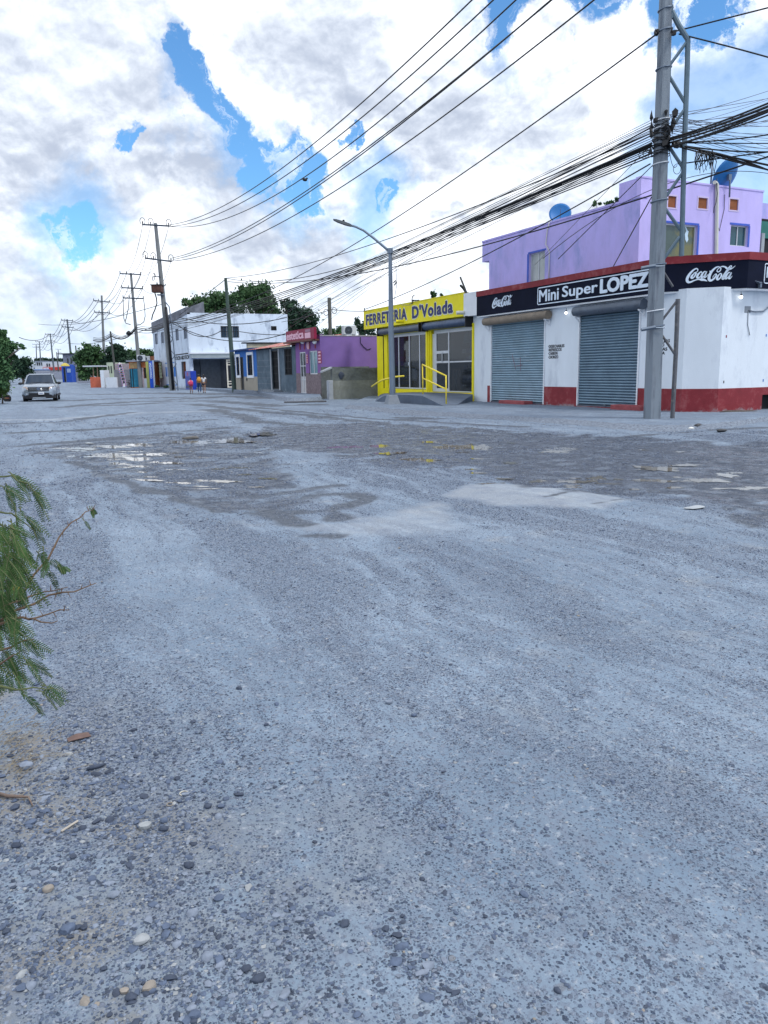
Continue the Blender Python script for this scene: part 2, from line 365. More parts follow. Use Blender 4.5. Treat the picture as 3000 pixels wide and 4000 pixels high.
def track_noise(X, Y):
    u = X+.35*np.sin(Y*.21)+(fbm(X*.4, Y*.3, 3)-.47)*1.6; v = Y
    return .62*fbm(u*1.7+3, v*.16+9, 4)+.38*fbm(u*6.5+31, v*.55+5, 3)
SIDE_OUT = W2([(1345, 1594), (1450, 1604), (1560, 1616), (1771, 1630), (1950, 1640), (2133, 1652), (2330, 1668), (2495, 1681), (2650, 1684), (2766, 1678), (2880, 1664), (2965, 1650), (3120, 1628)])
def relief(X, Y):
    h = (fbm(X*.55, Y*.55, 4)-.47)*.06+(fbm(X*3, Y*3, 3)-.44)*.012
    wet = sst(sdist(X, Y, WET_R)+(fbm(X*2, Y*2, 3)-.45)*.8, -.2, .5); pot = sst(sdist(X, Y, POT_L)+(fbm(X*2+5, Y*2, 3)-.45)*.8, -.2, .5)
    h = h-wet*.035-pot*.04
    return h*sst(Y, -3, 1) + gh(Y)
def axis_pts(segs):
    o = []
    for a, b, st in segs: o += list(np.arange(a, b, st))
    return np.array(o+[segs[-1][1]])
xs = axis_pts([(-3000, -200, 400), (-200, -40, 20), (-40, -8, 2), (-8, -2, .3), (-2, 6, .06), (6, 22, .09), (22, 40, 1.0), (40, 200, 16), (200, 3000, 400)])
ys = axis_pts([(-300, -20, 60), (-20, 0, 2), (0, 8, .06), (8, 24, .1), (24, 50, .2), (50, 110, .6), (110, 400, 8), (400, 5000, 400)])
X, Y = np.meshgrid(xs, ys)
wetm = sst(sdist(X, Y, WET_R)+(fbm(X*1.6, Y*1.6, 4)-.47)*1.1, -.06, .14)
pat = fbm(X*1.1+40, Y*2.4+7, 4)
swp = sst(at_z(2400, 1950)[0]-X+30, 0, 1)
wetm = wetm*np.where(sdist(X, Y, WET_R) < .9, sst(pat, .30, .36)*1.0, 1)
potm = sst(sdist(X, Y, POT_L)+(fbm(X*1.6+9, Y*1.6, 4)-.47)*1.2, -.05, .2)*(.25+.75*sst(fbm(X*1.3+3, Y*2.6, 4), .38, .47))
damp = np.zeros(X.shape)
for pl, wd in DAMPW:
    k = np.maximum(wd*Y.clip(3, 60)/15+.06, .03) if wd > .05 else np.full(X.shape, .045)
    damp = np.maximum(damp, 1-sst(seg_dist(X, Y, pl)+(fbm(X*2.2, Y*2.2, 4)-.47)*k*3.0, k*.6, k*1.15))
slab = np.maximum(sst(sdist(X, Y, SLAB)+(fbm(X*3, Y*3, 3)-.45)*.3, -.05, .1), .8*sst(sdist(X, Y, SLAB2)+(fbm(X*2, Y*2, 3)-.45)*.8, -.1, .3))
conc = 1-sst(seg_dist(X, Y, CONC), .42, .55)
slab = np.maximum(slab, conc*sst(fbm(X*2, Y*4, 3), .25, .35))
trk = track_noise(X, Y)
Z = relief(X, Y)+slab*.012
ny, nx = X.shape; V = np.stack([X, Y, Z], -1).reshape(-1, 3)
idx = np.arange(nx*ny).reshape(ny, nx); Q = np.stack([idx[:-1, :-1], idx[:-1, 1:], idx[1:, 1:], idx[1:, :-1]], -1).reshape(-1, 4)
def np_mesh(name, V, Q):
    me = bpy.data.meshes.new(name); k = Q.shape[1]
    me.vertices.add(len(V)); me.vertices.foreach_set('co', np.ascontiguousarray(V, np.float32).ravel())
    me.loops.add(Q.size); me.loops.foreach_set('vertex_index', Q.ravel().astype(np.int32))
    me.polygons.add(len(Q)); me.polygons.foreach_set('loop_start', np.arange(0, Q.size, k, dtype=np.int32))
    me.update(calc_edges=True); return me
gme = np_mesh('ground', V, Q); gme.shade_smooth()
for nm, arr in (('verge', sst(1.1-X-.22*Y+(fbm(X*1.3, Y*1.3, 4)-.47)*1.6, -.4, .7)*sst(7-Y, 0, 3)), ('wet', np.maximum(wetm, potm)), ('damp', damp), ('slab', slab), ('trk', trk)):
    at = gme.attributes.new(nm, 'FLOAT', 'POINT'); at.data.foreach_set('value', np.ascontiguousarray(arr, np.float32).ravel())
g = bpy.data.objects.new('ground', gme); COL.objects.link(g)
tag(g, 'pale grey gravel and broken concrete street with damp patches', 'ground', kind='structure')
gm = bpy.data.materials.new('gravel_ground'); gm.use_nodes = True; gme.materials.append(gm)
def ground_mat(gm, attrs=True):
    n_, l_ = gm.node_tree.nodes, gm.node_tree.links; b = n_['Principled BSDF']
    tcn = n_.new('ShaderNodeTexCoord'); P = tcn.outputs['Object']
    def nz(scale, det=5, rough=.6, vec=None):
        n = n_.new('ShaderNodeTexNoise'); n.inputs['Scale'].default_value = scale; n.inputs['Detail'].default_value = det; n.inputs['Roughness'].default_value = rough
        l_.new(vec or P, n.inputs['Vector']); return n.outputs[0]
    def mr(v, a, b_, c=0., d=1.):
        n = n_.new('ShaderNodeMapRange'); n.interpolation_type = 'SMOOTHSTEP'
        for k, x in (('From Min', a), ('From Max', b_), ('To Min', c), ('To Max', d)): n.inputs[k].default_value = x
        l_.new(v, n.inputs[0]); return n.outputs[0]
    def mt(op, a, c, clamp=False):
        n = n_.new('ShaderNodeMath'); n.operation = op; n.use_clamp = clamp
        for i, v in enumerate((a, c)):
            if isinstance(v, (int, float)): n.inputs[i].default_value = v
            else: l_.new(v, n.inputs[i])
        return n.outputs[0]
    def mix(f, a, c):
        n = n_.new('ShaderNodeMix'); n.data_type = 'RGBA'
        if isinstance(f, float): n.inputs['Factor'].default_value = f
        else: l_.new(f, n.inputs['Factor'])
        for k, v in (('A', a), ('B', c)):
            if isinstance(v, tuple): n.inputs[k].default_value = v+(1,)
            else: l_.new(v, n.inputs[k])
        return n.outputs['Result']
    def attr(nm):
        n = n_.new('ShaderNodeAttribute'); n.attribute_name = nm; return n.outputs['Fac']
    def voro(scale, rnd_=1.0):
        n = n_.new('ShaderNodeTexVoronoi'); n.inputs['Scale'].default_value = scale; n.inputs['Randomness'].default_value = rnd_
        wp = n_.new('ShaderNodeVectorMath'); wp.operation = 'ADD'; nn = n_.new('ShaderNodeTexNoise'); nn.inputs['Scale'].default_value = scale*.9
        l_.new(P, nn.inputs['Vector']); sc_ = n_.new('ShaderNodeVectorMath'); sc_.operation = 'SCALE'; sc_.inputs['Scale'].default_value = .6/scale
        l_.new(nn.outputs['Color'], sc_.inputs[0]); l_.new(P, wp.inputs[0]); l_.new(sc_.outputs[0], wp.inputs[1]); l_.new(wp.outputs[0], n.inputs['Vector']); return n
    big = nz(.7, 4); mid = nz(3.5, 6, .65)
    base = mix(mr(big, .35, .65), (.150, .212, .292), (.235, .308, .400))
    base = mix(mr(mid, .35, .7, 0, .6), base, (.185, .232, .295))
    base = mix(mr(nz(1.6, 5), .56, .72, 0, .35), base, (.36, .34, .31))
    stv = n_.new('ShaderNodeMapping'); stv.inputs['Scale'].default_value = (1, .10, 1); l_.new(P, stv.inputs[0]); wv0 = n_.new('ShaderNodeVectorMath'); wv0.operation = 'ADD'
    wn = n_.new('ShaderNodeTexNoise'); wn.inputs['Scale'].default_value = .5; l_.new(P, wn.inputs['Vector']); ws = n_.new('ShaderNodeVectorMath'); ws.operation = 'SCALE'; ws.inputs['Scale'].default_value = .9; l_.new(wn.outputs['Color'], ws.inputs[0]); l_.new(stv.outputs[0], wv0.inputs[0]); l_.new(ws.outputs[0], wv0.inputs[1])
    stk_ = nz(9, 6, .68, wv0.outputs[0]); stk2 = nz(26, 5, .7, wv0.outputs[0])
    base = mix(mr(stk_, .40, .62, 0, .28), base, (.15, .195, .26)); base = mix(mr(stk2, .55, .70, 0, .22), base, (.36, .42, .47))
    trk_ = attr('trk') if attrs else nz(1.2)
    if attrs: base = mix(mt('MULTIPLY', attr('verge'), mr(nz(2.2, 5, .65), .35, .6)), base, (.20, .195, .185))
    grav = mr(mt('ADD', trk_, mt('MULTIPLY', mt('SUBTRACT', mid, .5), .35)), .44, .54)          # bands of loose fine gravel
    # embedded stones, several sizes; each voronoi cell has its own tone
    band = mr(mt('ADD', mt('MULTIPLY', stk_, .75), mt('MULTIPLY', trk_, .42)), .50, .62)
    v0 = voro(125); s0 = mr(v0.outputs['Distance'], .50, .36)
    v1 = voro(75); v2 = voro(38); v3 = voro(16)
    s1 = mr(v1.outputs['Distance'], .42, .30); s2 = mr(v2.outputs['Distance'], .36, .27); s3 = mr(v3.outputs['Distance'], .20, .15)
    def tone(v, lo, hi):
        sp = n_.new('ShaderNodeSeparateColor'); l_.new(v.outputs['Color'], sp.inputs[0]); return mr(sp.outputs[0], lo, hi), sp
    t1, p1 = tone(v1, .0, 1.0); t2, p2 = tone(v2, 0., 1.); t3, p3 = tone(v3, 0., 1.)
    t0, p0 = tone(v0, 0., 1.); keep0 = mr(mt('ADD', p0.outputs[1], mt('MULTIPLY', band, .85)), .72, .78); keep1 = mr(mt('ADD', p1.outputs[1], mt('MULTIPLY', band, .75)), .64, .70)
    keep2 = mr(mt('ADD', p2.outputs[1], mt('MULTIPLY', band, .35)), .74, .78)
    keep3 = mr(p3.outputs[1], .90, .92)
    st0 = mix(t0, (.035, .055, .095), (.15, .19, .26)); st1 = mix(t1, (.03, .05, .09), (.17, .215, .29)); st2 = mix(t2, (.05, .07, .115), (.22, .25, .31)); st3 = mix(t3, (.08, .10, .14), (.38, .39, .40))
    k1 = mt('MULTIPLY', s1, keep1); k2 = mt('MULTIPLY', s2, keep2); k3 = mt('MULTIPLY', s3, keep3)
    c = mix(mt('MULTIPLY', grav, .28), base, (.135, .17, .23))
    c = mix(mt('MULTIPLY', mt('MULTIPLY', s0, keep0), .85), c, st0); c = mix(k1, c, st1); c = mix(k2, c, st2); c = mix(k3, c, st3)
    v4 = voro(9); s4 = mr(v4.outputs['Distance'], .16, .11); t4, p4_ = tone(v4, 0., 1.); c = mix(mt('MULTIPLY', s4, mr(p4_.outputs[1], .80, .84)), c, mix(t4, (.07, .085, .12), (.20, .23, .28)))
    c = mix(mr(nz(52, 3, .7), .50, .62, 0, .55), c, (.15, .18, .24)); c = mix(mr(nz(9, 5, .7), .52, .66, 0, .40), c, (.17, .20, .265)); c = mix(mr(nz(28, 4, .7), .56, .68, 0, .5), c, (.40, .43, .48))
    hgt = mt('ADD', mt('ADD', mt('MULTIPLY', k1, .35), mt('MULTIPLY', k2, .6)), mt('ADD', k3, mt('MULTIPLY', nz(70, 5, .75), .9)))
    rough = .88
    if attrs:
        slab_ = attr('slab'); wet_ = attr('wet'); damp_ = attr('damp')
        c = mix(mt('MULTIPLY', slab_, .36), c, mix(mr(mid, .4, .7), (.42, .44, .46), (.28, .31, .37)))
        fine = mr(nz(14, 6, .7), .42, .60)
        wetc = mix(fine, (.036, .047, .070), (.075, .093, .128)); wetc = mix(mt('MULTIPLY', k1, .7), wetc, (.05, .055, .07)); wetc = mix(mt('MULTIPLY', k2, .8), wetc, (.10, .13, .19))
        wetc = mix(mr(nz(2.3, 5, .65), .52, .62, 0, .45), wetc, (.17, .21, .27))
        dampc = mix(fine, (.055, .066, .086), (.095, .110, .138))
        c = mix(mt('MULTIPLY', damp_, .92), c, dampc); c = mix(wet_, c, wetc)
        rr = n_.new('ShaderNodeMapRange'); l_.new(mt('MULTIPLY', wet_, mr(nz(3.0, 5, .6), .38, .62)), rr.inputs[0]); rr.inputs['To Min'].default_value = .88; rr.inputs['To Max'].default_value = .20
        l_.new(rr.outputs[0], b.inputs['Roughness'])
    else: b.inputs['Roughness'].default_value = rough
    l_.new(c, b.inputs['Base Color']); b.inputs['Specular IOR Level'].default_value = .35
    bp = n_.new('ShaderNodeBump'); bp.inputs['Strength'].default_value = .8; bp.inputs['Distance'].default_value = .011
    l_.new(hgt, bp.inputs['Height']); l_.new(bp.outputs[0], b.inputs['Normal'])
ground_mat(gm)
# sidewalk banks in front of the shops
sw = bpy.data.materials.new('sidewalk_concrete'); sw.use_nodes = True; ground_mat(sw, False)
kerb_m = M('kerb_rough', (.20, .235, .29), .95, .35, 14, 1.0, 30, stain=(.08, .10, .14), sscale=18, sth=(.5, .58))
def hgrid(name, outer, inner, hz, mat, label, n=160, m=14):
    def resample(pl, n):
        d = np.r_[0, np.cumsum(np.hypot(*(pl[1:]-pl[:-1]).T))]; t = np.linspace(0, d[-1], n); return np.stack([np.interp(t, d, pl[:, 0]), np.interp(t, d, pl[:, 1])], 1)
    o = resample(np.array(outer), n); i = resample(np.array(inner), n)
    V = []; tt = np.array([-.02, 0, .03, .05, .08, .12, .2, .3, .4, .5, .6, .7, .85, 1.0])
    for k in range(n):
        wv = (fbm(np.array(k*.35), np.array(2.), 3)-.45)*.5
        for t in tt:
            p = o[k]+(i[k]-o[k])*(t+wv*max(0, 1-t*3)*.12)
            base = float(relief(np.array(p[0]), np.array(p[1])))
            e = hz*(sst(np.array(t), -.015, .12))*(1 if 0 < k < n-1 else .2)
            zz = base*(1-sst(np.array(t), 0, .1))+e+(float(fbm(np.array(p[0]*5), np.array(p[1]*5), 4))-.45)*.05*(1 if t < .2 else .35)
            V.append((p[0], p[1], zz-(.06 if t < 0 else 0)))
    V = np.array(V); mm = len(tt); idx = np.arange(n*mm).reshape(n, mm)
    Q = np.stack([idx[:-1, :-1], idx[1:, :-1], idx[1:, 1:], idx[:-1, 1:]], -1).reshape(-1, 4)
    me = np_mesh(name, V, Q); me.shade_smooth(); me.materials.append(mat); me.materials.append(kerb_m); me.polygons.foreach_set('material_index', np.tile((tt[1:] < .10).astype(np.int32), n-1))
    bm = bmesh.new(); bm.from_mesh(me); bmesh.ops.recalc_face_normals(bm, faces=bm.faces)
    if sum(f.normal.z for f in bm.faces) < 0: bmesh.ops.reverse_faces(bm, faces=bm.faces)
    bm.to_mesh(me); bm.free()
    ob = bpy.data.objects.new(name, me); COL.objects.link(ob); tag(ob, label, 'sidewalk', kind='structure'); return ob
XS = 19.6
hgrid('sidewalk', SIDE_OUT, [(20.0, 44.0), (20.0, 31.0), (20.0, 20), (20.4, 18.4), (21.0, 18.2), (27, 18.2)], .13, sw, 'rough grey concrete sidewalk with a worn kerb in front of the shops')
hgrid('sidewalk_bank', W2([(760, 1524), (900, 1534), (1010, 1541), (1080, 1562), (1130, 1572), (1200, 1572), (1262, 1566)]), [(17.3, 82), (17.3, 70), (17.3, 60), (17.3, 52), (17.3, 48), (17.3, 46), (17.3, 45.2)], .28, sw, 'raised grey sidewalk bank in front of the blue and grey houses')
# puddles
pm = bpy.data.materials.new('puddle_water'); pm.use_nodes = True; b = pm.node_tree.nodes['Principled BSDF']
b.inputs['Base Color'].default_value = (.16, .14, .11, 1); b.inputs['Roughness'].default_value = .04; b.inputs['IOR'].default_value = 1.45; b.inputs['Specular IOR Level'].default_value = .9
puds = [(300, 1745, 60, 5), (420, 1738, 60, 5), (560, 1736, 50, 4), (420, 1771, 110, 6), (535, 1785, 60, 5), (470, 1805, 35, 5), (620, 1766, 70, 5), (740, 1722, 60, 8), (880, 1712, 80, 10), (640, 1800, 50, 4),
        (560, 1870, 60, 3), (850, 1868, 70, 4), (1010, 1690, 60, 6), (1790, 1742, 60, 10), (1880, 1743, 40, 7), (1640, 1790, 55, 7), (1530, 1765, 45, 5), (2180, 1752, 60, 7), (2570, 1818, 85, 8), (2690, 1808, 60, 4),
        (2230, 1872, 45, 6), (2330, 1864, 42, 8), (2560, 1870, 70, 5), (2745, 1866, 75, 7), (2840, 1847, 36, 6), (2480, 1906, 14, 3), (2930, 1895, 60, 6), (2100, 1870, 30, 4), (1920, 1890, 40, 3), (2640, 1985, 30, 5), (1350, 1742, 50, 4), (1480, 1738, 40, 4)]
for k in range(70):
    px_, py_ = (rnd.uniform(180, 1150), rnd.uniform(1705, 1900)) if k < 44 else (rnd.uniform(1500, 2900), rnd.uniform(1720, 1900))
    q_ = at_z(px_, py_); PL = POT_L if k < 44 else WET_R
    if float(sdist(np.array([q_[0]]), np.array([q_[1]]), PL)[0]) > .25: puds.append((px_, py_, rnd.uniform(14, 42), rnd.uniform(1.2, 3.0)))
pudxy = []
for i, (x, y, rx, ry) in enumerate(puds):
    if (x, y) == (2640, 1985): continue
    c = at_z(x, y); ex = abs(at_z(x+rx, y)[0]-at_z(x-rx, y)[0])/2+abs(at_z(x+rx, y)[1]-at_z(x-rx, y)[1])/2
    A = at_z(x+rx, y)-c; B = at_z(x, y-ry)-c; zz = []; V = []
    ph = [rnd.uniform(0, 6) for _ in range(3)]
    for k in range(80):
        a = 2*math.pi*k/80; r = 1.1*(1+.30*math.sin(2*a+ph[0])+.20*math.sin(5*a+ph[1])+.16*math.sin(9*a+ph[2])+.12*math.sin(17*a+ph[0]*3)+.08*math.sin(29*a+ph[1]*2))
        p = c+A*math.cos(a)*r+B*math.sin(a)*r; V.append(p)
    V = np.array(V); zc = float(np.percentile(relief(V[:, 0], V[:, 1]), 62))+.003
    mb = MB(); mb.v = [(p[0], p[1], zc) for p in V]; mb.f = [tuple(range(80))]; pudxy.append((c[0], c[1], max(np.linalg.norm(A), .2)))
    o = mb.build('puddle', pm); tag(o, 'shallow puddle reflecting the sky on the broken street', 'puddle', 'puddles on the street', 'structure')
# loose gravel: thousands of small stones with real depth
def scatter(n, seed, xr, yr, smin, smax, dens):
    rs = np.random.RandomState(seed); out = np.zeros((0, 2))
    x = rs.uniform(*xr, n); y = yr[0]+(yr[1]-yr[0])*rs.rand(n)**1.5
    return x, y, rs
ico = bmesh.new(); bmesh.ops.create_icosphere(ico, subdivisions=1, radius=1); IV = np.array([v.co[:] for v in ico.verts]); IF = np.array([[v.index for v in f.verts] for f in ico.faces]); ico.free()
OV = np.array([(1, 0, 0), (0, 1, 0), (-1, 0, 0), (0, -1, 0), (0, 0, 1), (0, 0, -1.)]); OF = np.array([(0, 1, 4), (1, 2, 4), (2, 3, 4), (3, 0, 4), (1, 0, 5), (2, 1, 5), (3, 2, 5), (0, 3, 5)])
def gravel_mesh(name, x, y, s, rs, mats, mi, sink=.25, IV=IV, IF=IF):
    n = len(x); z = relief(x, y); ang = rs.uniform(0, 6.28, n)
    sc_ = np.stack([s*rs.uniform(.8, 1.5, n), s*rs.uniform(.7, 1.1, n), s*rs.uniform(.38, .75, n)], 1)
    v = IV[None]*sc_[:, None]*(1+rs.uniform(-.2, .2, (n, len(IV), 1)))
    ca, sa = np.cos(ang)[:, None], np.sin(ang)[:, None]
    vx = v[..., 0]*ca-v[..., 1]*sa; vy = v[..., 0]*sa+v[..., 1]*ca
    P = np.stack([vx+x[:, None], vy+y[:, None], v[..., 2]+(z+sc_[:, 2]*(.55-sink))[:, None]], -1).reshape(-1, 3)
    Fc = (IF[None]+np.arange(n)[:, None, None]*len(IV)).reshape(-1, 3)
    me = np_mesh(name, P, Fc); [me.materials.append(m) for m in mats]
    me.polygons.foreach_set('material_index', np.repeat(mi, len(IF)).astype(np.int32)); me.shade_smooth(); me.set_sharp_from_angle(angle=math.radians(50))
    o = bpy.data.objects.new(name, me); COL.objects.link(o); return o
SM = [M('stone_slate', (.085, .115, .18), .75, .3, 40, .2), M('stone_grey', (.19, .225, .29), .8, .25, 40, .2), M('stone_dark', (.045, .06, .095), .7, .3, 40, .2), M('stone_pale', (.29, .31, .33), .8, .2, 30, .2), M('stone_tan', (.25, .225, .20), .8, .25, 30, .2)]
rs = np.random.RandomState(11)
n = 760000
y = .9+12.6*rs.rand(n)**1.15; x = -2.2+(y*1.25+4.0)*rs.rand(n)
d = track_noise(x, y)+(fbm(x*3.5, y*3.5, 4)-.46)*.35+(fbm(x*9, y*1.1, 3)-.44)*.25
left = sst(1.6-x-(.25*y), -.9, .9)*sst(4.6-y, 0, 1.5)       # the verge at the left foot is stonier
p = .12+.75*sst(d, .42, .56)+.55*left*sst(fbm(x*2.2+3, y*2.2, 4), .38, .56)
keep = (rs.rand(n) < p) & (y < 13)
x, y = x[keep], y[keep]; left = left[keep]
s = np.exp(rs.normal(0, .34, len(x)))*.0019*(1+.14*y)*(1+.70*left)
s = np.where(rs.rand(len(x)) < .003+.03*left, s*rs.uniform(1.8, 3.2, len(x)), s); s = np.minimum(s, .017)
mi = rs.choice(5, len(x), p=[.39, .35, .225, .031, .004])
small = s < .0075
o = gravel_mesh('gravel', x[~small], y[~small], s[~small], rs, SM, mi[~small]); tag(o, 'larger loose pebbles scattered over the near street', 'gravel', kind='stuff')
o = gravel_mesh('gravel', x[small], y[small], s[small]*1.15, rs, SM, mi[small], IV=OV, IF=OF); tag(o, 'loose dark blue-grey gravel scattered over the near street', 'gravel', kind='stuff'); print('gravel', len(x))
n = 190000; y = 12.5+19*rs.rand(n)**1.3; x = -1.5+(y*1.22+3)*rs.rand(n)
d = track_noise(x, y)+(fbm(x*2.5, y*2.5, 4)-.46)*.6; wt = (sdist(x, y, WET_R) > -.1)*.45*sst(fbm(x*1.4, y*3, 3), .40, .52)+(sdist(x, y, POT_L) > 0)*.35
keep = rs.rand(n) < (.10+.35*sst(d, .42, .60)+wt)*(x < 17); x, y = x[keep], y[keep]; s = np.exp(rs.normal(0, .35, len(x)))*.0075*(.6+y/26); s = np.minimum(s, .03)
o = gravel_mesh('gravel', x, y, s, rs, SM, rs.choice(5, len(x), p=[.40, .32, .24, .03, .01]), IV=OV, IF=OF); tag(o, 'coarse dark gravel over the middle of the crossing and the wet patch', 'gravel', kind='stuff'); print('gravel far', len(x))
# stones and debris one can pick out
def stone(px, py, rpx, mat, label, flat=.6, grp=None, name='stone'):
    c = at_z(px, py); dd = np.linalg.norm(c-C0); r = rpx/F_PX*dd
    z = float(relief(np.array(c[0]), np.array(c[1])))
    o = MB().blob((c[0], c[1], z+r*flat*.7), (r, r*.8, r*flat), seed=int(px+py), sub=2, jit=.16).build(name, mat, smooth=True, auto=40)
    return tag(o, label, 'stone', grp)
for px, py, r, mt_, lb in [(554, 3682, 26, SM[3], 'rounded cream stone on the gravel, palest near the bottom left'), (584, 3865, 24, SM[4], 'elongated tan stone near the bottom edge beside a slate stone'), (512, 3903, 20, SM[2], 'near black stone just below and left of the elongated tan stone'),
        (487, 3876, 15, SM[4], 'reddish brown stone beside the near black stone'), (568, 3235, 22, SM[3], 'pale stone with a flat top beside a clump of dark stones'), (265, 3640, 24, SM[0], 'large slate stone left of the cream stone'), (962, 3790, 18, SM[2], 'dark stone alone right of centre bottom left gravel'),
        (1520, 2741, 14, SM[1], 'grey stone lying alone in the middle of the street'), (1618, 2790, 12, SM[0], 'slate stone just right of the lone grey stone'), (190, 3480, 18, SM[4], 'brown stone among slate pebbles at the left'), (445, 3505, 20, SM[1], 'grey wedge shaped stone left of centre on the verge'),
        (1395, 3965, 14, SM[0], 'slate stone at the bottom edge of the street'), (105, 3000, 24, SM[1], 'grey rock in the dry grass at the left edge'), (64, 3308, 16, SM[2], 'black pebble at the far left of the verge'), (640, 3210, 15, SM[0], 'first slate stone in the clump beside the flat topped pale stone'),
        (640, 3243, 16, SM[2], 'darkest stone in the clump beside the flat topped pale stone'), (305, 2870, 15, SM[1], 'pale grey stone touching the brown wrapper'), (750, 4350-400, 17, SM[1], 'grey stone in the bottom edge cluster of gravel'), (760, 3972, 19, SM[0], 'round slate stone in the bottom edge cluster of gravel'),
        (855, 3515, 17, SM[0], 'oblong slate stone right of the pebble patch'), (1040, 3530-700, 10, SM[2], 'small dark stone up the street from the grey wedge stone')]:
    stone(px, py, r, mt_, lb)
wr = M('wrapper_brown', (.12, .075, .065), .6, .3, 20, .1); c = at_z(310, 2890)
mb = MB(); zz = float(relief(np.array(c[0]), np.array(c[1])))
mb.add([(c[0]-.045, c[1]-.01, zz+.004), (c[0], c[1]-.02, zz+.012), (c[0]+.05, c[1]-.005, zz+.006), (c[0]+.04, c[1]+.025, zz+.014), (c[0]-.01, c[1]+.02, zz+.02), (c[0]-.05, c[1]+.02, zz+.006)], [(0, 1, 4, 5), (1, 2, 3, 4)])
o = mb.build('wrapper', wr); tag(o, 'crumpled brown wrapper lying on the verge', 'wrapper'); sm = o.modifiers.new('s', 'SOLIDIFY'); sm.thickness = .003
ring = M('ring_pale', (.5, .48, .42), .5, .1)
for px, py, r, lb in [(718, 3098, 14, 'pale plastic ring nearer the pebbles on the verge'), (664, 3142, 11, 'smaller brown plastic ring left of the pale ring')]:
    c = at_z(px, py); zz = float(relief(np.array(c[0]), np.array(c[1])))+.004; rr = r/F_PX*np.linalg.norm(c-C0)
    o = MB().tube([(c[0]+rr*math.cos(a), c[1]+rr*math.sin(a), zz) for a in np.linspace(.3, 5.9, 22)], .0022, 6).build('plastic_ring', ring if r == 14 else SM[4], smooth=True); tag(o, lb, 'ring')
def gpt(px, py, dz=0): c = at_z(px, py); return np.array([c[0], c[1], float(relief(np.array(c[0]), np.array(c[1])))+dz])
tw = M('dead_twig', (.16, .12, .10), .8, .3, 30, .3)
o = MB().tube([gpt(-60, 3100, .02), gpt(30, 3118, .012), gpt(80, 3126, .018), gpt(112, 3120, .01), gpt(128, 3150, .006)], [.008, .007, .006, .004, .002], 7).build('twig', tw, smooth=True); tag(o, 'crooked brown twig lying on the gravel at the left edge', 'twig')
o = MB().tube([gpt(240, 3252, .006), gpt(305, 3212, .008)], .004, 6).build('stick', M('stick_pale', (.42, .38, .33), .8)); tag(o, 'short straight pale stick on the verge gravel', 'stick')
o = MB().tube([gpt(340, 3010, .01), gpt(380, 3003, .015), gpt(412, 2990, .01)], [.007, .009, .005], 7).build('bark_piece', SM[2], smooth=True); tag(o, 'dark piece of bark beside the brown wrapper', 'bark')
# rubbish by the kerb and a flat slab chip
o = MB().blob(gpt(2725, 1674, .05), (.13, .08, .07), 5).build('rubbish_bag', M('bag_black', (.03, .03, .035), .4, .3), smooth=True); tag(o, 'small black rubbish bag lying at the kerb below the corner wall', 'rubbish bag')
o = MB().blob(gpt(2700, 1678, .03), (.09, .06, .03), 6).build('rubbish_heap', M('cup_white', (.6, .6, .58), .5), smooth=True); tag(o, 'white crumpled cup beside the black rubbish bag', 'cup')
o = MB().blob(gpt(2818, 1690, .04), (.16, .07, .05), 8).build('rag', M('bag_black'), smooth=True); tag(o, 'dark rag lying in the gutter right of the rubbish bag', 'rag')
c = gpt(2715, 1990, .015); o = MB().blob(c, (.15, .07, .012), 9, jit=.3).build('concrete_chip', M('chip', (.33, .36, .39), .9)); tag(o, 'flat pale concrete chip lying at the edge of the dark patch', 'concrete chip')
for px, py, sd in [(1960, 1770, 3), (2460, 1790, 4)]: pass
o = MB().blob(gpt(740, 1712, .04), (.22, .06, .035), 12, jit=.35).build('mud_clod', M('clod', (.12, .115, .11), .7), smooth=True); tag(o, 'dark broken asphalt clod standing in the left puddle', 'rubble')
o = MB().blob(gpt(2900, 1622, .06), (.9, .35, .10), 14, jit=.3).build('soil_heap', M('soil', (.10, .09, .085), .95, .4, 9, .8), smooth=True); tag(o, 'low heap of dark soil against the red base at the right', 'soil heap')
# dry grass at the left verge
dg = M('dry_grass', (.22, .19, .14), .8, .3); mb = MB(); rr = random.Random(4)
for k in range(260):
    px = rr.uniform(-60, 130)+rr.gauss(0, 70); py = rr.uniform(2850, 3020)+rr.gauss(0, 50); p = gpt(px, py, .004); a = rr.gauss(.2, .9); l = rr.uniform(.03, .09)
    q = p+np.array([math.cos(a)*l, math.sin(a)*l, rr.uniform(.0, .02)]); mb.tube([p, (p+q)/2+np.array([0, 0, .006]), q], [.0012, .001, .0005], 3, caps=False)
o = mb.build('dry_grass', dg); tag(o, 'flattened dry straw on the left verge', 'dry grass', kind='stuff')
# ---------------------------------------------------------------- materials for the buildings
white = M('white_wall_paint', (.68, .74, .81), .85, .07, 1.2, .25, 40, stain=(.38, .43, .52), sscale=1.1, sth=(.54, .74), damt=.7, stretch=(1, 1, .4))
white_trim = M('white_trim_paint', (.72, .75, .8), .6, .06)
redp = M('red_base_paint', (.22, .022, .032), .7, .22, 2.5, .25, 40, stain=(.30, .13, .13), sscale=2.5, sth=(.52, .70), damt=.5, splash=.35)
signk = M('sign_black_paint', (.006, .009, .024), .8, .3, 1.5, .1, 30, spec=.12)
yel = M('yellow_paint', (.86, .74, .010), .6, .10, 2, .12, 50, stain=(.45, .33, .03), sscale=2.2, sth=(.66, .78), damt=.5)
lett = M('letter_white', (.66, .76, .88), .5, .04, 3, 0)
navy = M('letter_navy', (.012, .02, .13), .5, .1, 3, 0)
letgl = M('letter_edge', (.70, .72, .62), .5, .06, 3, 0)
slat = M('shutter_slat', (.30, .42, .51), .45, .16, 1.6, .08, 60, metal=.35, stain=(.15, .18, .22), sscale=3, sth=(.55, .75), damt=.5)
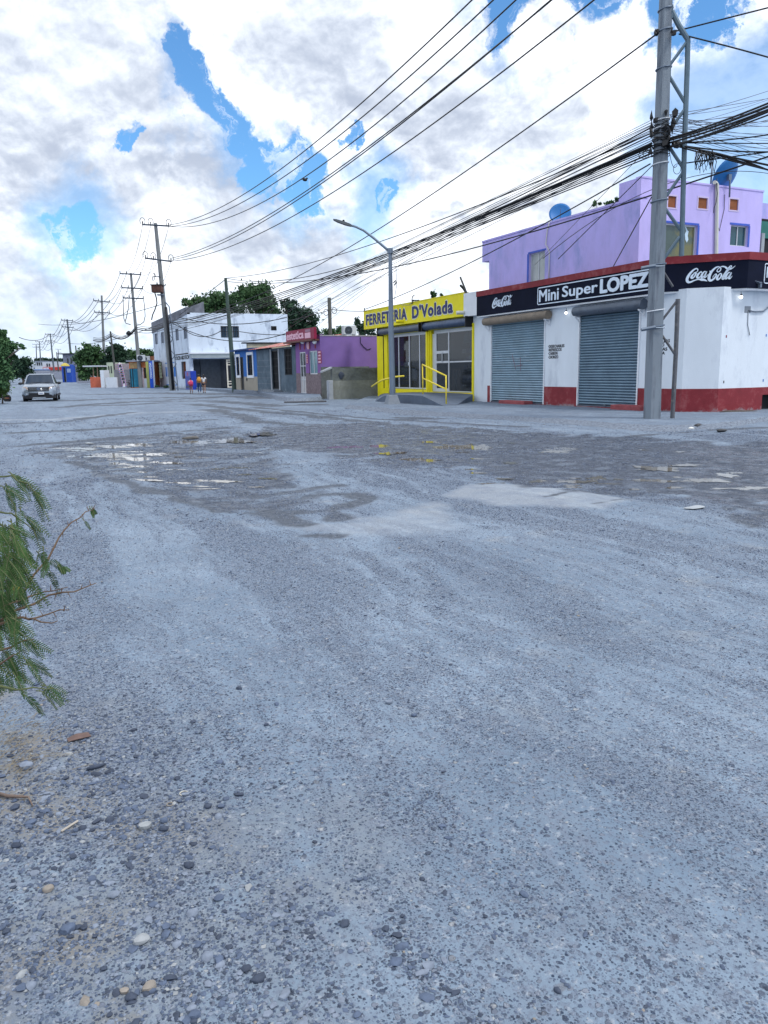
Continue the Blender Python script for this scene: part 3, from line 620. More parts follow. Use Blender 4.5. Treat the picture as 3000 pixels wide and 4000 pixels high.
slatb = M('shutter_slat_blue', (.19, .28, .36), .45, .16, 1.6, .08, 60, metal=.35, stain=(.09, .13, .17), sscale=3, sth=(.55, .75), damt=.5)
boxm = M('shutter_box_tan', (.22, .18, .14), .6, .25, 2.5, .15, 40, stain=(.12, .10, .09), sscale=4)
boxd = M('shutter_box_steel', (.10, .125, .165), .45, .25, 2.5, .15, 40, metal=.3, stain=(.06, .07, .09), sscale=4)
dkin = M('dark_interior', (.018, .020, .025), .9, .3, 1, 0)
alu = M('white_aluminium', (.55, .58, .62), .45, .08, 3, .05, metal=.2)
gdark = glass('dark_glass', (.012, .016, .022), .06, .5)
purp = M('lilac_plaster', (.50, .44, .84), .85, .10, 2.2, .35, 30, stain=(.24, .30, .60), sscale=.9, sth=(.50, .66), damt=.75, stretch=(1, 1, .45))
purp2 = M('lilac_plaster_front', (.54, .47, .86), .85, .10, 1.8, .3, 30, stain=(.36, .36, .68), sscale=1.1, sth=(.54, .72), damt=.5, stretch=(1, 1, .35))
bluetrim = M('blue_window_trim', (.05, .11, .52), .6, .15)
conc = M('concrete', (.23, .26, .30), .9, .2, 2.5, .5, 25, stain=(.12, .14, .17), sscale=2, sth=(.5, .72), damt=.6)
concl = M('concrete_light', (.33, .36, .40), .9, .15, 2.5, .4, 25, stain=(.20, .22, .26), sscale=2)
blk = M('black_cable', (.006, .007, .010), .5, .1, 3, 0)
blkt = M('black_lettering', (.012, .013, .02), .6, .1, 3, 0)
steel = M('galvanised_steel', (.16, .20, .26), .45, .2, 4, .1, metal=.55, stain=(.10, .085, .075), sscale=6, sth=(.6, .75))
bulbm = M('lit_bulb', (.9, .9, .9), .3, 0, 1, 0, emit=(1, .98, .93, 3.0))
dish_m = M('dish_blue', (.016, .15, .42), .45, .1, 3, 0)
pvc = M('pvc_pale', (.62, .62, .56), .5, .08)

FS = Fr((XS, 0, 0), (0, -1, 0))
def Y_(px, py=1440, d=0): return FS.u(px, py, d)          # frame u of a picture column on the shop front
# ---------------------------------------------------------------- corner shop
shop = thing('corner_shop', 'single storey white shop with red base and long black sign on the street corner', 'shop', (20.2, 19.2, 0))
u_l, u_c = Y_(1862), -18.6
s1a, s1b = Y_(1917), Y_(2128, 1440); s2a, s2b = Y_(2257, 1440), -20.55
FC = Fr((XS, 18.6, 0), (1, -1, 0)); LC = 1.09
FY = Fr((XS+.77, 17.83, 0), (1, 0, 0))
zt = 4.02
mb = wall_mesh(FS, u_l, u_c, .87, zt, .2, [(s1a, s1b, 0, 3.75), (s2a, s2b, 0, 3.75)]); 
mb = wall_mesh(FC, 0, LC, .87, zt, .2, [], mb); mb = wall_mesh(FY, 0, 6.5, .87, zt, .2, [], mb)
mb.build('wall', white, shop)
mb = wall_mesh(FS, Y_(1905), u_c+.012, 0, .87, .21, [(s1a, s1b, .17, 2), (s2a, s2b, .17, 2)], d=.012); wall_mesh(FC, -.005, LC+.005, 0, .87, .21, [], mb, d=.012); wall_mesh(FY, -.005, 6.5, 0, .87, .21, [(2.05, 2.75, .05, .62)], mb, d=.012)
mb.build('base_band', redp, shop)
MB().fbox(FS, u_l, Y_(1905), 0, .87, -.2, -.003).build('base_pillar', white, shop)
MB().prism([(XS+.35, 18.75, .1), (XS+.35, 31, .1), (26.5, 31, .1), (26.5, 18.1, .1), (20.6, 18.1, .1)], (0, 0, 3.9)).build('inner_core', dkin, shop)
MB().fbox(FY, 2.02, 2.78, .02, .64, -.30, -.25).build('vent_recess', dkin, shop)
# fascia: street, chamfer, side street
fp = [np.array(p) for p in ((19.3, -Y_(1862, 1190, .3), 0), (19.3, 19.25, 0), (20.98, 17.5, 0), (27, 17.5, 0))]
FF = [Fr(fp[i], fp[i+1]-fp[i]) for i in range(3)]; FL = [float(np.linalg.norm(fp[i+1]-fp[i])) for i in range(3)]
zb, zr, zf = 3.97, 4.82, 5.05
def fascia(z0, z1, prot, name, mat):
    out = [p+np.array([0, 0, z0]) for p in ((19.3-prot, fp[0][1], 0), (19.3-prot, 19.25-prot*.4, 0), (20.98-prot*.4, 17.5-prot, 0), (27, 17.5-prot, 0))]
    inn = [np.array(p)+np.array([0, 0, z0]) for p in ((27, 17.8, 0), (21.2, 17.8, 0), (19.6, 19.45, 0), (19.6, fp[0][1], 0))]
    return MB().prism(out+inn, (0, 0, z1-z0)).build(name, mat, shop)
fa = fascia(zb, zr, 0, 'sign_board', signk)
fascia(zr, zf, .03, 'red_coping', redp)
fascia(zb-.055, zb-.002, -.03, 'white_soffit', white_trim)
MB().prism([(19.62, 31, 4.03), (19.62, 19.46, 4.03), (21.2, 17.82, 4.03), (27, 17.82, 4.03), (27, 31, 4.03)], (0, 0, .82)).build('roof', conc, shop)
F0, F1, F2 = FF
def U0(px, py=1130): return F0.u(px, py, .01)
# sign frame and lettering
sf = MB(); a, b = U0(2100, 1140), U0(2540, 1100)+.6
for (z0, z1, p, q) in ((4.09, 4.125, a+.06, b), (4.73, 4.765, a+.06, b)): sf.fbox(F0, p, q, z0, z1, .002, .016)
sf.fbox(F0, a, a+.035, 4.16, 4.70, .002, .016)
for z0, sgn in ((4.16, -1), (4.70, 1)):
    pts = [F0.w(a+.0175+.045*(1-math.cos(t)), z0+sgn*.045*math.sin(t), .009) for t in np.linspace(0, math.pi/2, 6)]; sf.tube(pts, .017, 6)
sf.build('sign_frame', lett, fa)
text_on(F0, 'Mini', U0(2106, 1150), U0(2183, 1140), 4.20, 4.66, .003, 'lettering', lett, fa, .016, .014)
text_on(F0, 'Super', U0(2196, 1140), U0(2335, 1110), 4.135, 4.66, .003, 'lettering', lett, fa, .018, .014)
text_on(F0, 'LOPEZ', U0(2344, 1120), U0(2533, 1100), 4.19, 4.70, .003, 'lettering', lett, fa, .044, .016)
def ribbon(mb, fr, ox, oy, sx, sy, pts, w0, d=.003, th=.014):
    # calligraphic stroke: pts (x, y, relative width), smoothed
    P = np.array(pts, float); n = len(P); T = np.linspace(0, n-1, (n-1)*6+1)
    def cat(t):
        i = min(int(t), n-2); f = t-i; p0, p1, p2, p3 = P[max(i-1, 0)], P[i], P[i+1], P[min(i+2, n-1)]
        return .5*((2*p1)+(-p0+p2)*f+(2*p0-5*p1+4*p2-p3)*f*f+(-p0+3*p1-3*p2+p3)*f**3)
    S = np.array([cat(t) for t in T]); d_ = np.gradient(S[:, :2], axis=0); d_ /= np.linalg.norm(d_, axis=1)[:, None]+1e-9
    nr = np.stack([-d_[:, 1], d_[:, 0]], 1); hw = w0*np.maximum(S[:, 2], .12)[:, None]/2
    A = S[:, :2]+nr*hw; B = S[:, :2]-nr*hw; k = len(S); vs = []
    for q, dd in ((A, d), (B, d), (A, d+th), (B, d+th)): vs += [fr.w(ox+sx*x, oy+sy*y, dd) for x, y in q]
    fs = []
    for i in range(k-1): fs += [(2*k+i, 3*k+i, 3*k+i+1, 2*k+i+1), (i, 2*k+i, 2*k+i+1, i+1), (k+i, k+i+1, 3*k+i+1, 3*k+i)]
    mb.add(vs, fs)
def script_logo(fr, u0, u1, v0, v1, parent):
    # traced in a 810 x 280 box (x right, y down) from the painted script on the corner sign
    S = [([(185, 55, .5), (190, 30, .9), (160, 15, 1.1), (110, 45, 1.5), (55, 110, 2.1), (20, 190, 2.4), (35, 245, 2.1), (80, 250, 1.5), (140, 225, 1.1), (210, 208, 1.0), (260, 215, 2.2), (300, 222, 1.9), (340, 240, 1.0), (358, 252, .2)]),
         ([(158, 72, .4), (172, 78, .6), (196, 48, .5)]),
         ([(140, 95, .6), (105, 130, 1.5), (90, 165, 1.9), (105, 182, 1.4), (135, 160, 1.1), (155, 125, 1.3), (160, 95, 1.2), (140, 85, .8), (118, 110, .6)]), ([(158, 110, .5), (185, 105, .5)]),
         ([(255, 95, .9), (250, 75, .9), (225, 90, 1.2), (195, 130, 1.8), (185, 170, 1.9), (205, 182, 1.3), (245, 155, .6)]),
         ([(325, 80, .8), (300, 78, 1.0), (270, 115, 1.7), (255, 160, 1.9), (268, 178, 1.4), (300, 150, .9), (340, 75, .8), (318, 130, 1.5), (305, 172, 1.5), (325, 178, .9), (365, 130, .4)]),
         ([(385, 78, 1.1), (410, 76, 1.0)]),
         ([(560, 25, .6), (530, 5, .9), (480, 20, 1.3), (420, 85, 2.0), (385, 165, 2.5), (390, 225, 2.3), (420, 240, 1.8), (470, 205, 1.4), (500, 150, 1.2), (490, 130, .8), (465, 150, .5), (440, 190, .5)]),
         ([(545, 15, .7), (570, 40, .8), (555, 80, .9), (525, 95, .9), (508, 75, .8), (530, 35, .6), (580, 5, .9), (630, 12, 1.3), (665, 40, 1.6), (695, 60, 1.3), (745, 50, .9), (800, 5, .3)]),
         ([(560, 130, .6), (530, 165, 1.5), (515, 210, 1.9), (530, 232, 1.4), (565, 205, 1.1), (583, 165, 1.3), (580, 135, 1.1), (560, 125, .8), (540, 150, .5)]),
         ([(588, 222, .6), (640, 150, .7), (700, 70, .8), (740, 15, .8), (725, 0, .7), (700, 30, 1.2), (650, 120, 1.9), (608, 200, 1.9), (615, 228, 1.3), (650, 205, .6)]),
         ([(725, 120, .8), (700, 118, 1.0), (670, 155, 1.7), (652, 200, 1.9), (665, 222, 1.4), (700, 190, .9), (745, 118, .8), (722, 170, 1.5), (708, 215, 1.5), (728, 224, .9), (762, 180, .3)])]
    mb = MB(); sx = (u1-u0)/810; sy = -(v1-v0)/262
    for st in S: ribbon(mb, fr, u0, v1, sx, sy, st, 20)
    return mb.build('script_logo', lett, parent)
script_logo(F0, U0(1923, 1180), U0(2002, 1175), 4.22, 4.66, fa)
a = F1.uv(2680, 1080); b = F1.uv(2872, 1080)
script_logo(F1, a[0], b[0], 4.21, 4.66, fa)
sf = MB(); a = F2.u(2985, 1080, .01)
sf.fbox(F2, a, a+.03, 4.2, 4.66, .002, .016); sf.fbox(F2, a+.05, a+3, 4.12, 4.15, .002, .016); sf.fbox(F2, a+.05, a+3, 4.71, 4.74, .002, .016)
for z0, sgn in ((4.19, -1), (4.67, 1)): sf.tube([F2.w(a+.015+.05*(1-math.cos(t)), z0+sgn*.055*math.sin(t), .009) for t in np.linspace(0, math.pi/2, 6)], .015, 6)
sf.build('sign_frame', lett, fa)
text_on(F2, 'Mini Super', a+.10, a+1.5, 4.2, 4.64, .003, 'lettering', lett, fa, .03, .014)
# bricks text beside the shutters
for i, (t, x1) in enumerate((('·DESECHABLES', 2205), ('·REFRESCOS', 2194), ('·CARBON', 2178), ('·CHORIZO', 2181))):
    y0 = 1346+i*14.2; u0, u1, v0, v1 = FS.rect(2142, y0, x1, y0+12, 0); text_on(FS, t, u0, u1, v0, v1, .001, 'wall_lettering', blkt, shop, .035, .004)
for i, (t, x0, x1) in enumerate((('TORTILLAS', 2545, 2617), ('HUEVO', 2552, 2595), ('FRITAS', 2556, 2607), ('LOTERIA', 2542, 2597))):
    y0 = 1326+i*15.8; u0, u1, v0, v1 = FS.rect(x0, y0, x1, y0+13, 0); text_on(FS, t, u0, u1, v0, v1, .001, 'wall_lettering', blkt, shop, .035, .004)
# roller shutters
def shutter(u0, u1, v0, v1, mat, boxmat, bx0, bx1, bz0, bz1, parent, lab, trim, bd=.36):
    mb = MB(); n = int((v1-v0)/.098); W = FS.w
    prof = []
    for i in range(n):
        z = v0+(v1-v0)*i/n; h = (v1-v0)/n
        for k, dd in ((0, -.085), (.08, -.055), (.25, -.025), (.5, -.010), (.75, -.022), (.92, -.05)): prof.append((z+h*k, dd))
    prof.append((v1, -.085))
    vs = [W(u, z, d) for u in (u0, u1) for z, d in prof]; m = len(prof)
    mb.add(vs, [(i, m+i, m+i+1, i+1) for i in range(m-1)])
    s = mb.build('roller_shutter', mat, parent, smooth=True, auto=35, label=lab)
    MB().fbox(FS, u0-.02, u1+.02, v0-.05, v0-.004, -.06, .02).fbox(FS, (u0+u1)/2-.06, (u0+u1)/2+.06, v0-.02, v0+.05, .021, .06).build('bottom_rail', boxd, s)
    for uu in (u0-.055, u1): MB().fbox(FS, uu, uu+.055, v0-.05, v1+.02, -.04, .035).build('guide_rail', trim, s)
    # coil box: rounded horizontal cylinder
    r = (bz1-bz0)/2; c = (bz0+bz1)/2; pts = []
    bm_ = MB(); ns = 20
    vs = [W(u, c+r*math.sin(a), bd-r+r*math.cos(a) if math.cos(a) > 0 else max(.004, bd-r+r*math.cos(a))) for u in (bx0, bx1) for a in np.linspace(0, 2*math.pi, ns, endpoint=False)]
    bm_.add(vs, [(i, (i+1) % ns, ns+(i+1) % ns, ns+i) for i in range(ns)]+[tuple(range(ns))[::-1], tuple(range(ns, 2*ns))])
    bxo = bm_.build('shutter_coil', boxmat, s, smooth=True, auto=50)
    for uu in (bx0+.12, bx1-.12):
        MB().fbox(FS, uu-.02, uu+.02, bz0-.24, bz0+.03, .036, .06).tube([W(uu, bz0-.22, .05), W(uu, bz0+.0, bd-.06)], .018, 6).fbox(FS, uu-.02, uu+.02, bz0-.03, bz0+.012, .04, bd-.04).build('bracket', trim, s)
    return s
shutter(s1a+.06, s1b-.06, .20, 3.70, slat, boxm, Y_(1886, 1250, .3), Y_(2134, 1230, .3), 3.52, 3.86, shop, 'pale blue-grey roller shutter under a tan coil box', white_trim)
shutter(s2a+.06, s2b-.06, .22, 3.72, slatb, boxd, Y_(2237, 1220, .3), -20.25, 3.50, 3.86, shop, 'darker steel blue roller shutter beside the concrete pole', white_trim)
for x in (s1a, s2a):
    pass
# graffiti streaks on the first shutter: thin worn paint strokes
gp = M('shutter_scratch_paint', (.55, .62, .68), .6); mb = MB()
for k, (x, y) in enumerate([(1935, 1395), (1955, 1392), (1985, 1398), (2020, 1402), (1945, 1412), (1990, 1416), (2050, 1394), (2075, 1396), (2000, 1382), (1930, 1428), (1965, 1426), (2060, 1410)]):
    u, v = FS.uv(x, y); MB().fbox(FS, u-.11, u+.11, v, v+.012, -.012, -.006).build('paint_mark', gp, shop)
mb = MB()
for x, y, x2, y2 in ((2000, 1385, 2015, 1445), (2018, 1430, 2040, 1425), (2032, 1395, 2034, 1450)):
    u, v = FS.uv(x, y); u2, v2 = FS.uv(x2, y2); mb.tube([FS.w(u, v, -.004), FS.w(u2, v2, -.004)], .009, 4)
mb.build('paint_marks', M('scratch_red', (.28, .10, .12)), shop)
def step(px0, px1, prot, h, lab):
    a, b = Y_(px0, 1590, .3), Y_(px1, 1590, .3)
    o = MB().fbox(FS, a, b, .10, h, .014, prot).build('doorstep', M('step_red', (.30, .075, .085), .85, .3, 4, .5), None, bevel=.03); return tag(o, lab, 'step')
step(1962, 2060, .5, .27, 'low faded red doorstep below the pale roller shutter'); step(2400, 2520, .5, .30, 'faded red doorstep below the dark roller shutter beside the pole')
def bulb(fr, px, py, d, lab):
    u, v = fr.uv(px, py, d); t = thing('light_bulb', lab, 'light bulb', fr.w(u, v, d))
    MB().lathe(fr.w(u, v, d), [(.008, .09), (.03, .085), (.03, .05), (.018, .045)], 12).build('socket', blk, t, smooth=True)
    MB().lathe(fr.w(u, v, d), [(.018, .045), (.035, .03), (.052, 0), (.045, -.03), (.02, -.05), (.003, -.054)], 14).build('globe', bulbm, t, smooth=True)
    MB().tube([fr.w(u, v+.08, d), fr.w(u, v+.17, d-.02)], .008, 5).build('stem', blk, t)
bulb(FS, 2211, 1222, .12, 'small lit bulb hanging between the two roller shutters'); bulb(FY, 2895, 1160, .10, 'lit bulb under the corner sign by the broken pipe')
# corner wall fittings
o = MB().tube([FY.w(*FY.uv(2923, 1213), .03), FY.w(*FY.uv(2945, 1218), .04), FY.w(*FY.uv(2978, 1216), .04), FY.w(*FY.uv(3010, 1190), .04), FY.w(*FY.uv(3040, 1180), .04)], .022, 8).build('wall_pipe', steel, shop, smooth=True)
MB().tube([FY.w(*FY.uv(2921, 1216), .02), FY.w(*FY.uv(2919, 1270), .02), FY.w(*FY.uv(2926, 1310), .03)], .012, 6).build('wall_cable', conc, shop, smooth=True)
MB().fbox(FY, *FY.rect(2908, 1196, 2932, 1222), -.01, .004).build('plaster_patch', conc, shop)
stk = {'red': M('sticker_red', (.22, .03, .05)), 'blue': M('sticker_blue', (.04, .15, .45)), 'dark': M('sticker_dark', (.08, .07, .08))}
for px, py, cc, lb in ((2837, 1314, 'red', 'small red sticker on the white corner wall'), (2993, 1310, 'blue', 'blue sticker at the right edge of the corner wall'), (2827, 1492, 'dark', 'dark sticker just above the red base'), (2981, 1486, 'blue', 'small blue sticker just above the red base')):
    u, v = FY.uv(px, py); MB().fbox(FY, u-.022, u+.022, v-.04, v+.04, .001, .006).build('sticker', stk[cc], shop, label=lb)
mb = MB(); u, v = F2.uv(2960, 1105)
mb.fbox(F2, u-.07, u+.03, v-.02, v+.02, .0, .12).fbox(F2, u-.02, u+.05, v-.15, v-.03, .03, .12); mb.tube([F2.w(u-.25, v+.04, .1), F2.w(u+.08, v, .1)], .01, 5)
mb.build('lamp_bracket', steel, shop)

# ---------------------------------------------------------------- yellow hardware store
fer = thing('hardware_store', 'bright yellow hardware store with glass front and navy lettering', 'shop', (20.2, 37, 0))
yl, yr = Y_(1475, 1500), Y_(1862)
o1a, o1b, o2a, o2b = Y_(1514), Y_(1663), Y_(1684), Y_(1843)
mb = wall_mesh(FS, yl, o2b+.02, .08, 4.1, .25, [(o1a, o1b, .60, 3.62), (o2a, o2b, .50, 3.62)]); mb.build('wall', yel, fer)
wall_mesh(FS, o2b+.022, yr-.004, 0, 4.1, .25, []).build('white_pillar', white, fer)
MB().box(XS+.002, 27, -yl-.2, -yl-.002, 0, 4.1).build('side_wall', yel, fer)
MB().prism([(XS+2.9, -yr, .1), (XS+2.9, -yl-.25, .1), (27, -yl-.25, .1), (27, -yr, .1)], (0, 0, 4.0)).build('inner_core', dkin, fer)
MB().box(XS+.26, XS+2.89, -yr, -yl-.21, .05, .38).build('shop_floor', conc, fer)
MB().box(XS+.02, 27, -yr, -yl-.2, 4.12, 4.3).build('roof', conc, fer)
fy0, fy1, fy2 = F0.u(1421, 1250), F0.u(1811, 1190), 0.0
sb = MB().fbox(F0, fy0, fy1-.003, 4.06, 5.1, -.28, .0).build('sign_board', yel, fer)
MB().fbox(F0, fy1, fy2-.004, 4.03, 5.07, -.28, .0).build('white_sign_panel', white_trim, fer)
MB().fbox(F0, fy0-.02, fy1-.02, 5.102, 5.14, -.3, .02).build('coping', yel, fer)
def bigtext(s, x0, y0a, x1, y1a, bold, zz0, zz1):
    a, b = F0.u(x0, y0a, .01), F0.u(x1, y1a, .01)
    text_on(F0, s, a-.05, b+.05, zz0-.05, zz1+.05, .001, 'letter_edge', letgl, sb, bold+.035, .005, spc=1.12)
    text_on(F0, s, a, b, zz0, zz1, .010, 'lettering', navy, sb, bold, .010, spc=1.12)
bigtext('FERRETERIA', 1430, 1250, 1589, 1240, .034, 4.27, 4.88)
bigtext("D'Volada", 1610, 1220, 1769, 1205, .038, 4.27, 4.92)
# coil boxes over the glass
def coil(x0, x1, zb_, zt_, parent, bd, mat):
    W = FS.w; r = (zt_-zb_)/2; c = (zb_+zt_)/2; ns = 20; u0, u1 = Y_(x0, 1300, .3), Y_(x1, 1270, .3)
    vs = [W(u, c+r*math.sin(a), max(.004, bd-r+r*math.cos(a))) for u in (u0, u1) for a in np.linspace(0, 2*math.pi, ns, endpoint=False)]
    o = MB().add(vs, [(i, (i+1) % ns, ns+(i+1) % ns, ns+i) for i in range(ns)]+[tuple(range(ns))[::-1], tuple(range(ns, 2*ns))]).build('shutter_coil', mat, parent, smooth=True, auto=50)
    for u in (u0, u1): MB().fbox(FS, u-.02, u+.02, zb_-.05, zt_+.04, .005, bd+.03).build('end_plate', blk, o)
coil(1478, 1640, 3.62, 3.99, fer, .36, boxd); coil(1655, 1826, 3.60, 4.0, fer, .40, M('shutter_box_blue', (.05, .085, .16), .4, .3, 2.5, .1, metal=.3, stain=(.12, .14, .17), sscale=5))
# glazing: window pair with sliding leaves, then the door and display window
gf = thing('x', None, None); bpy.data.objects.remove(gf)
wf = MB(); zc0, zc1 = .62, 3.45
wf.fbox(FS, o1a, o1b, zc0, zc0+.07, -.16, -.10).fbox(FS, o1a, o1b, zc1, zc1+.08, -.16, -.10).fbox(FS, o1a, o1b, zc1+.081, 3.62, -.18, -.12)
for px in (1518, 1552, 1593, 1633, 1660): u = Y_(px); wf.fbox(FS, u-.045, u+.045, zc0+.07, zc1, -.158, -.098)
w1 = wf.build('sliding_window', alu, fer)
MB().fbox(FS, o1a+.01, o1b-.01, zc0+.03, zc1+.03, -.135, -.127).build('pane', gdark if False else M('shop_glass', (.02, .025, .03), .04, 0, 1, 0, spec=.6), w1)
u = Y_(1593, 1402); MB().fbox(FS, u-.09, u-.02, 1.88, 2.05, -.098, -.06).fbox(FS, u+.02, u+.09, 1.88, 2.05, -.098, -.06).build('handle', alu, w1)
# make the shop glass see-through
gmn = MATS['shop_glass']; bb = gmn.node_tree.nodes['Principled BSDF']; bb.inputs['Transmission Weight'].default_value = .0; bb.inputs['Alpha'].default_value = .6
wf = MB(); du = Y_(1746); z0, z1 = .52, 3.42
wf.fbox(FS, o2a+.1, o2b, z1, 3.6, -.18, -.12); 
for px, hw in ((1696, .07), (1746, .05)): u = Y_(px); wf.fbox(FS, u-hw, u+hw, z0, z1, -.158, -.098)
wf.fbox(FS, o2a+.0, Y_(1696)-.071, z0, z1, -.15, -.09)
ua, ub = Y_(1696)+.07, du-.05
for za, zb_ in ((z0, z0+.17), (1.95, 2.05), (2.42, 2.55)): wf.fbox(FS, ua, ub, za, zb_, -.15, -.10)
um = (ua+ub)/2; wf.fbox(FS, um-.02, um+.02, 2.051, 2.419, -.148, -.104)
d1 = wf.build('glass_door', alu, fer); MB().fbox(FS, ua, ub, z0+.1, z1, -.13, -.122).build('pane', gmn, d1)
MB().fbox(FS, um-.012, um+.012, 1.97, 2.5, -.1, -.07).build('handle', alu, d1)
wf = MB().fbox(FS, du+.05, o2b, 1.96, 2.02, -.15, -.10).fbox(FS, du+.05, o2b, z0, z0+.05, -.15, -.10); w2_ = wf.build('display_window', alu, fer); MB().fbox(FS, du+.05, o2b, z0+.02, z1, -.13, -.122).build('pane', gmn, w2_)
for px, wd, zz in ((1672, .10, 3.62), (1679, .07, 3.6), (1850, .09, 3.72)):
    u = Y_(px); MB().fbox(FS, u-wd/2, u+wd/2, .45 if px < 1800 else .12, zz, .003, .07).build('shutter_guide', yel, fer)
u = Y_(1500); MB().fbox(FS, u-.03, u+.03, .62, 3.6, .003, .03).build('shutter_guide', blk, fer, label='black shutter guide at the left pillar')
# interior goods, seen through the glass
ib = M('box_blue', (.02, .10, .38), .5, .3, 9); iw = M('poster_white', (.55, .70, .82), .5, .05); itan = M('board_tan', (.22, .17, .12), .7, .3, 6); ipl = M('tank_blue', (.12, .42, .62), .4, .1); ired = M('item_red', (.35, .05, .03), .6, .2)
def inb(x0, y0, x1, y1, d, dep, mat, name, lab, cat, grp=None):
    u0, u1, v0, v1 = FS.rect(x0, y0, x1, y1, d); return tag(MB().fbox(FS, u0, u1, v0, v1, d-dep, d).build(name, mat), lab, cat, grp)
for i, (x, y) in enumerate([(x, y) for y in (1476, 1494) for x in (1523, 1537, 1553, 1566, 1579)]+[(1552, y) for y in (1402+18, 1438, 1457)]+[(1566, 1420), (1523, 1457)]):
    inb(x, y-8, x+12, y+8, -.45, .3, ib, 'paint_can', 'blue paint can stacked inside the hardware store window', 'paint can', 'blue cans inside the store')
inb(1567, 1438, 1592, 1478, -.2, .02, iw, 'poster', 'pale blue poster in the left window leaf', 'poster'); inb(1596, 1438, 1626, 1488, -.2, .02, iw, 'poster', 'pale blue poster in the second window leaf, right of the sliding handle', 'poster')
inb(1555, 1393, 1583, 1422, -.8, .3, ired, 'red_sack', 'red sack high behind the left window', 'sack'); inb(1640, 1380, 1660, 1396, -.9, .3, ired, 'red_crate', 'small orange crate behind the right window leaf', 'crate')
t = inb(1765, 1440, 1797, 1528, -.25, .05, itan, 'boxed_basin', 'tan board with a clear plastic piece leaning in the display window', 'display board')
u, v = FS.uv(1780, 1465, -.2); MB().tube([FS.w(u-.12, v-.2, -.2), FS.w(u-.1, v+.25, -.2), FS.w(u+.1, v+.25, -.2), FS.w(u+.12, v-.2, -.2)], .03, 6).tube([FS.w(u-.12, v-.7, -.2), FS.w(u, v-.2, -.2), FS.w(u+.12, v-.7, -.2)], .03, 6).build('plastic_piece', M('plastic_clear', (.3, .36, .38), .3), t)
shf = MB()
for y in (1341, 1380, 1452, 1488, 1516):
    u0, v = FS.uv(1803, y, -.3); shf.fbox(FS, u0, o2b, v-.012, v+.012, -.6, -.3)
tag(shf.build('shelf_rack', steel), 'dark metal shelf rack inside the display window', 'shelf')
for i, (x0, y0, x1, y1, m_) in enumerate([(1806, 1362, 1818, 1378, iw), (1821, 1362, 1831, 1378, ib), (1833, 1358, 1841, 1376, ipl), (1820, 1392, 1830, 1408, ib), (1830, 1388, 1842, 1406, ipl), (1810, 1403, 1819, 1409, ipl), (1826, 1433, 1844, 1448, iw), (1812, 1425, 1824, 1446, ib),
        (1808, 1464, 1820, 1484, ib), (1826, 1462, 1840, 1483, ib), (1808, 1502, 1820, 1510, iw), (1822, 1500, 1838, 1514, SM[2])]):
    inb(x0, y0, x1, y1, -.35, .15, m_, 'boxed_product', 'small boxed product on the shelf rack in the display window', 'product box', 'boxes on the display shelves')
u, v = FS.uv(1826, 1322, -.4); tag(MB().lathe(FS.w(u, v, -.45), [(.02, .5), (.09, .42), (.1, .3), (.2, .12), (.24, -.02), (.2, -.2), (.02, -.22)], 14).build('water_tank', ipl, smooth=True), 'pale blue plastic cistern on the top shelf', 'cistern')
# ramp with rails
rp = thing('entrance_ramp', 'low grey concrete ramp with sloping ends at the hardware store', 'ramp', (18.6, 35, 0))
Xr = 16.15
def YX(px, py, X): return at_x(px, py, X)
fr_p = [at_x(x, y, Xr) for x, y in ((1437, 1587), (1455, 1575), (1475, 1562), (1500, 1546), (1540, 1541), (1600, 1543), (1648, 1546), (1675, 1558), (1700, 1571), (1735, 1587), (1765, 1596))]
bk_p = [at_x(x, y, XS-.004) for x, y in ((1474, 1552), (1478, 1548), (1484, 1542), (1500, 1537), (1545, 1534), (1610, 1532), (1665, 1532), (1700, 1533), (1750, 1534), (1800, 1536), (1848, 1540))]
mb = MB(); nn_ = len(fr_p); vs = []
for a, b_ in zip(fr_p, bk_p): vs += [(a[0], a[1], -.1), tuple(a), tuple(a+(b_-a)*.12+np.array([0, 0, .012])), tuple((a+b_)/2+np.array([0, 0, .01])), tuple(b_), (b_[0], b_[1], -.1)]
mb.add(vs, [(i*6+k, i*6+k+1, (i+1)*6+k+1, (i+1)*6+k) for i in range(nn_-1) for k in range(5)]+[tuple(range(6)), tuple(range((nn_-1)*6, nn_*6))[::-1]]).build('ramp_body', M('ramp_concrete', (.105, .135, .185), .9, .2, 2.5, .5, 25, stain=(.07, .09, .125), sscale=2, sth=(.5, .72), damt=.6), rp)
ry = M('rail_yellow', (.78, .62, .05), .5, .15, 6, .1, stain=(.30, .16, .05), sscale=8, sth=(.58, .7))
Xq = Xr+.12
rl = thing('handrail', 'yellow two bar handrail sloping down the right side of the ramp', 'handrail', at_x(1651, 1540, Xq))
q = lambda x, y: at_x(x, y, Xq)
MB().tube([q(1650, 1424), q(1742, 1468)], .035, 8).build('top_rail', ry, rl, smooth=True); MB().tube([q(1651, 1477), q(1742, 1520)], .032, 8).build('lower_rail', ry, rl, smooth=True)
MB().tube([q(1650, 1422), q(1652, 1540)], .028, 8).build('post', ry, rl, smooth=True); MB().tube([q(1742, 1466), q(1743, 1578)], .03, 8).build('post', ry, rl, smooth=True)
rl = thing('handrail', 'single yellow handrail bending down left of the lamp post', 'handrail', at_x(1522, 1536, Xq))
MB().tube([q(1577, 1469), q(1545, 1472), q(1523, 1477), q(1495, 1484), q(1472, 1496), q(1452, 1510)], .04, 8).build('top_rail', ry, rl, smooth=True); MB().tube([q(1524, 1477), q(1519, 1540)], .026, 8).build('post', ry, rl, smooth=True)
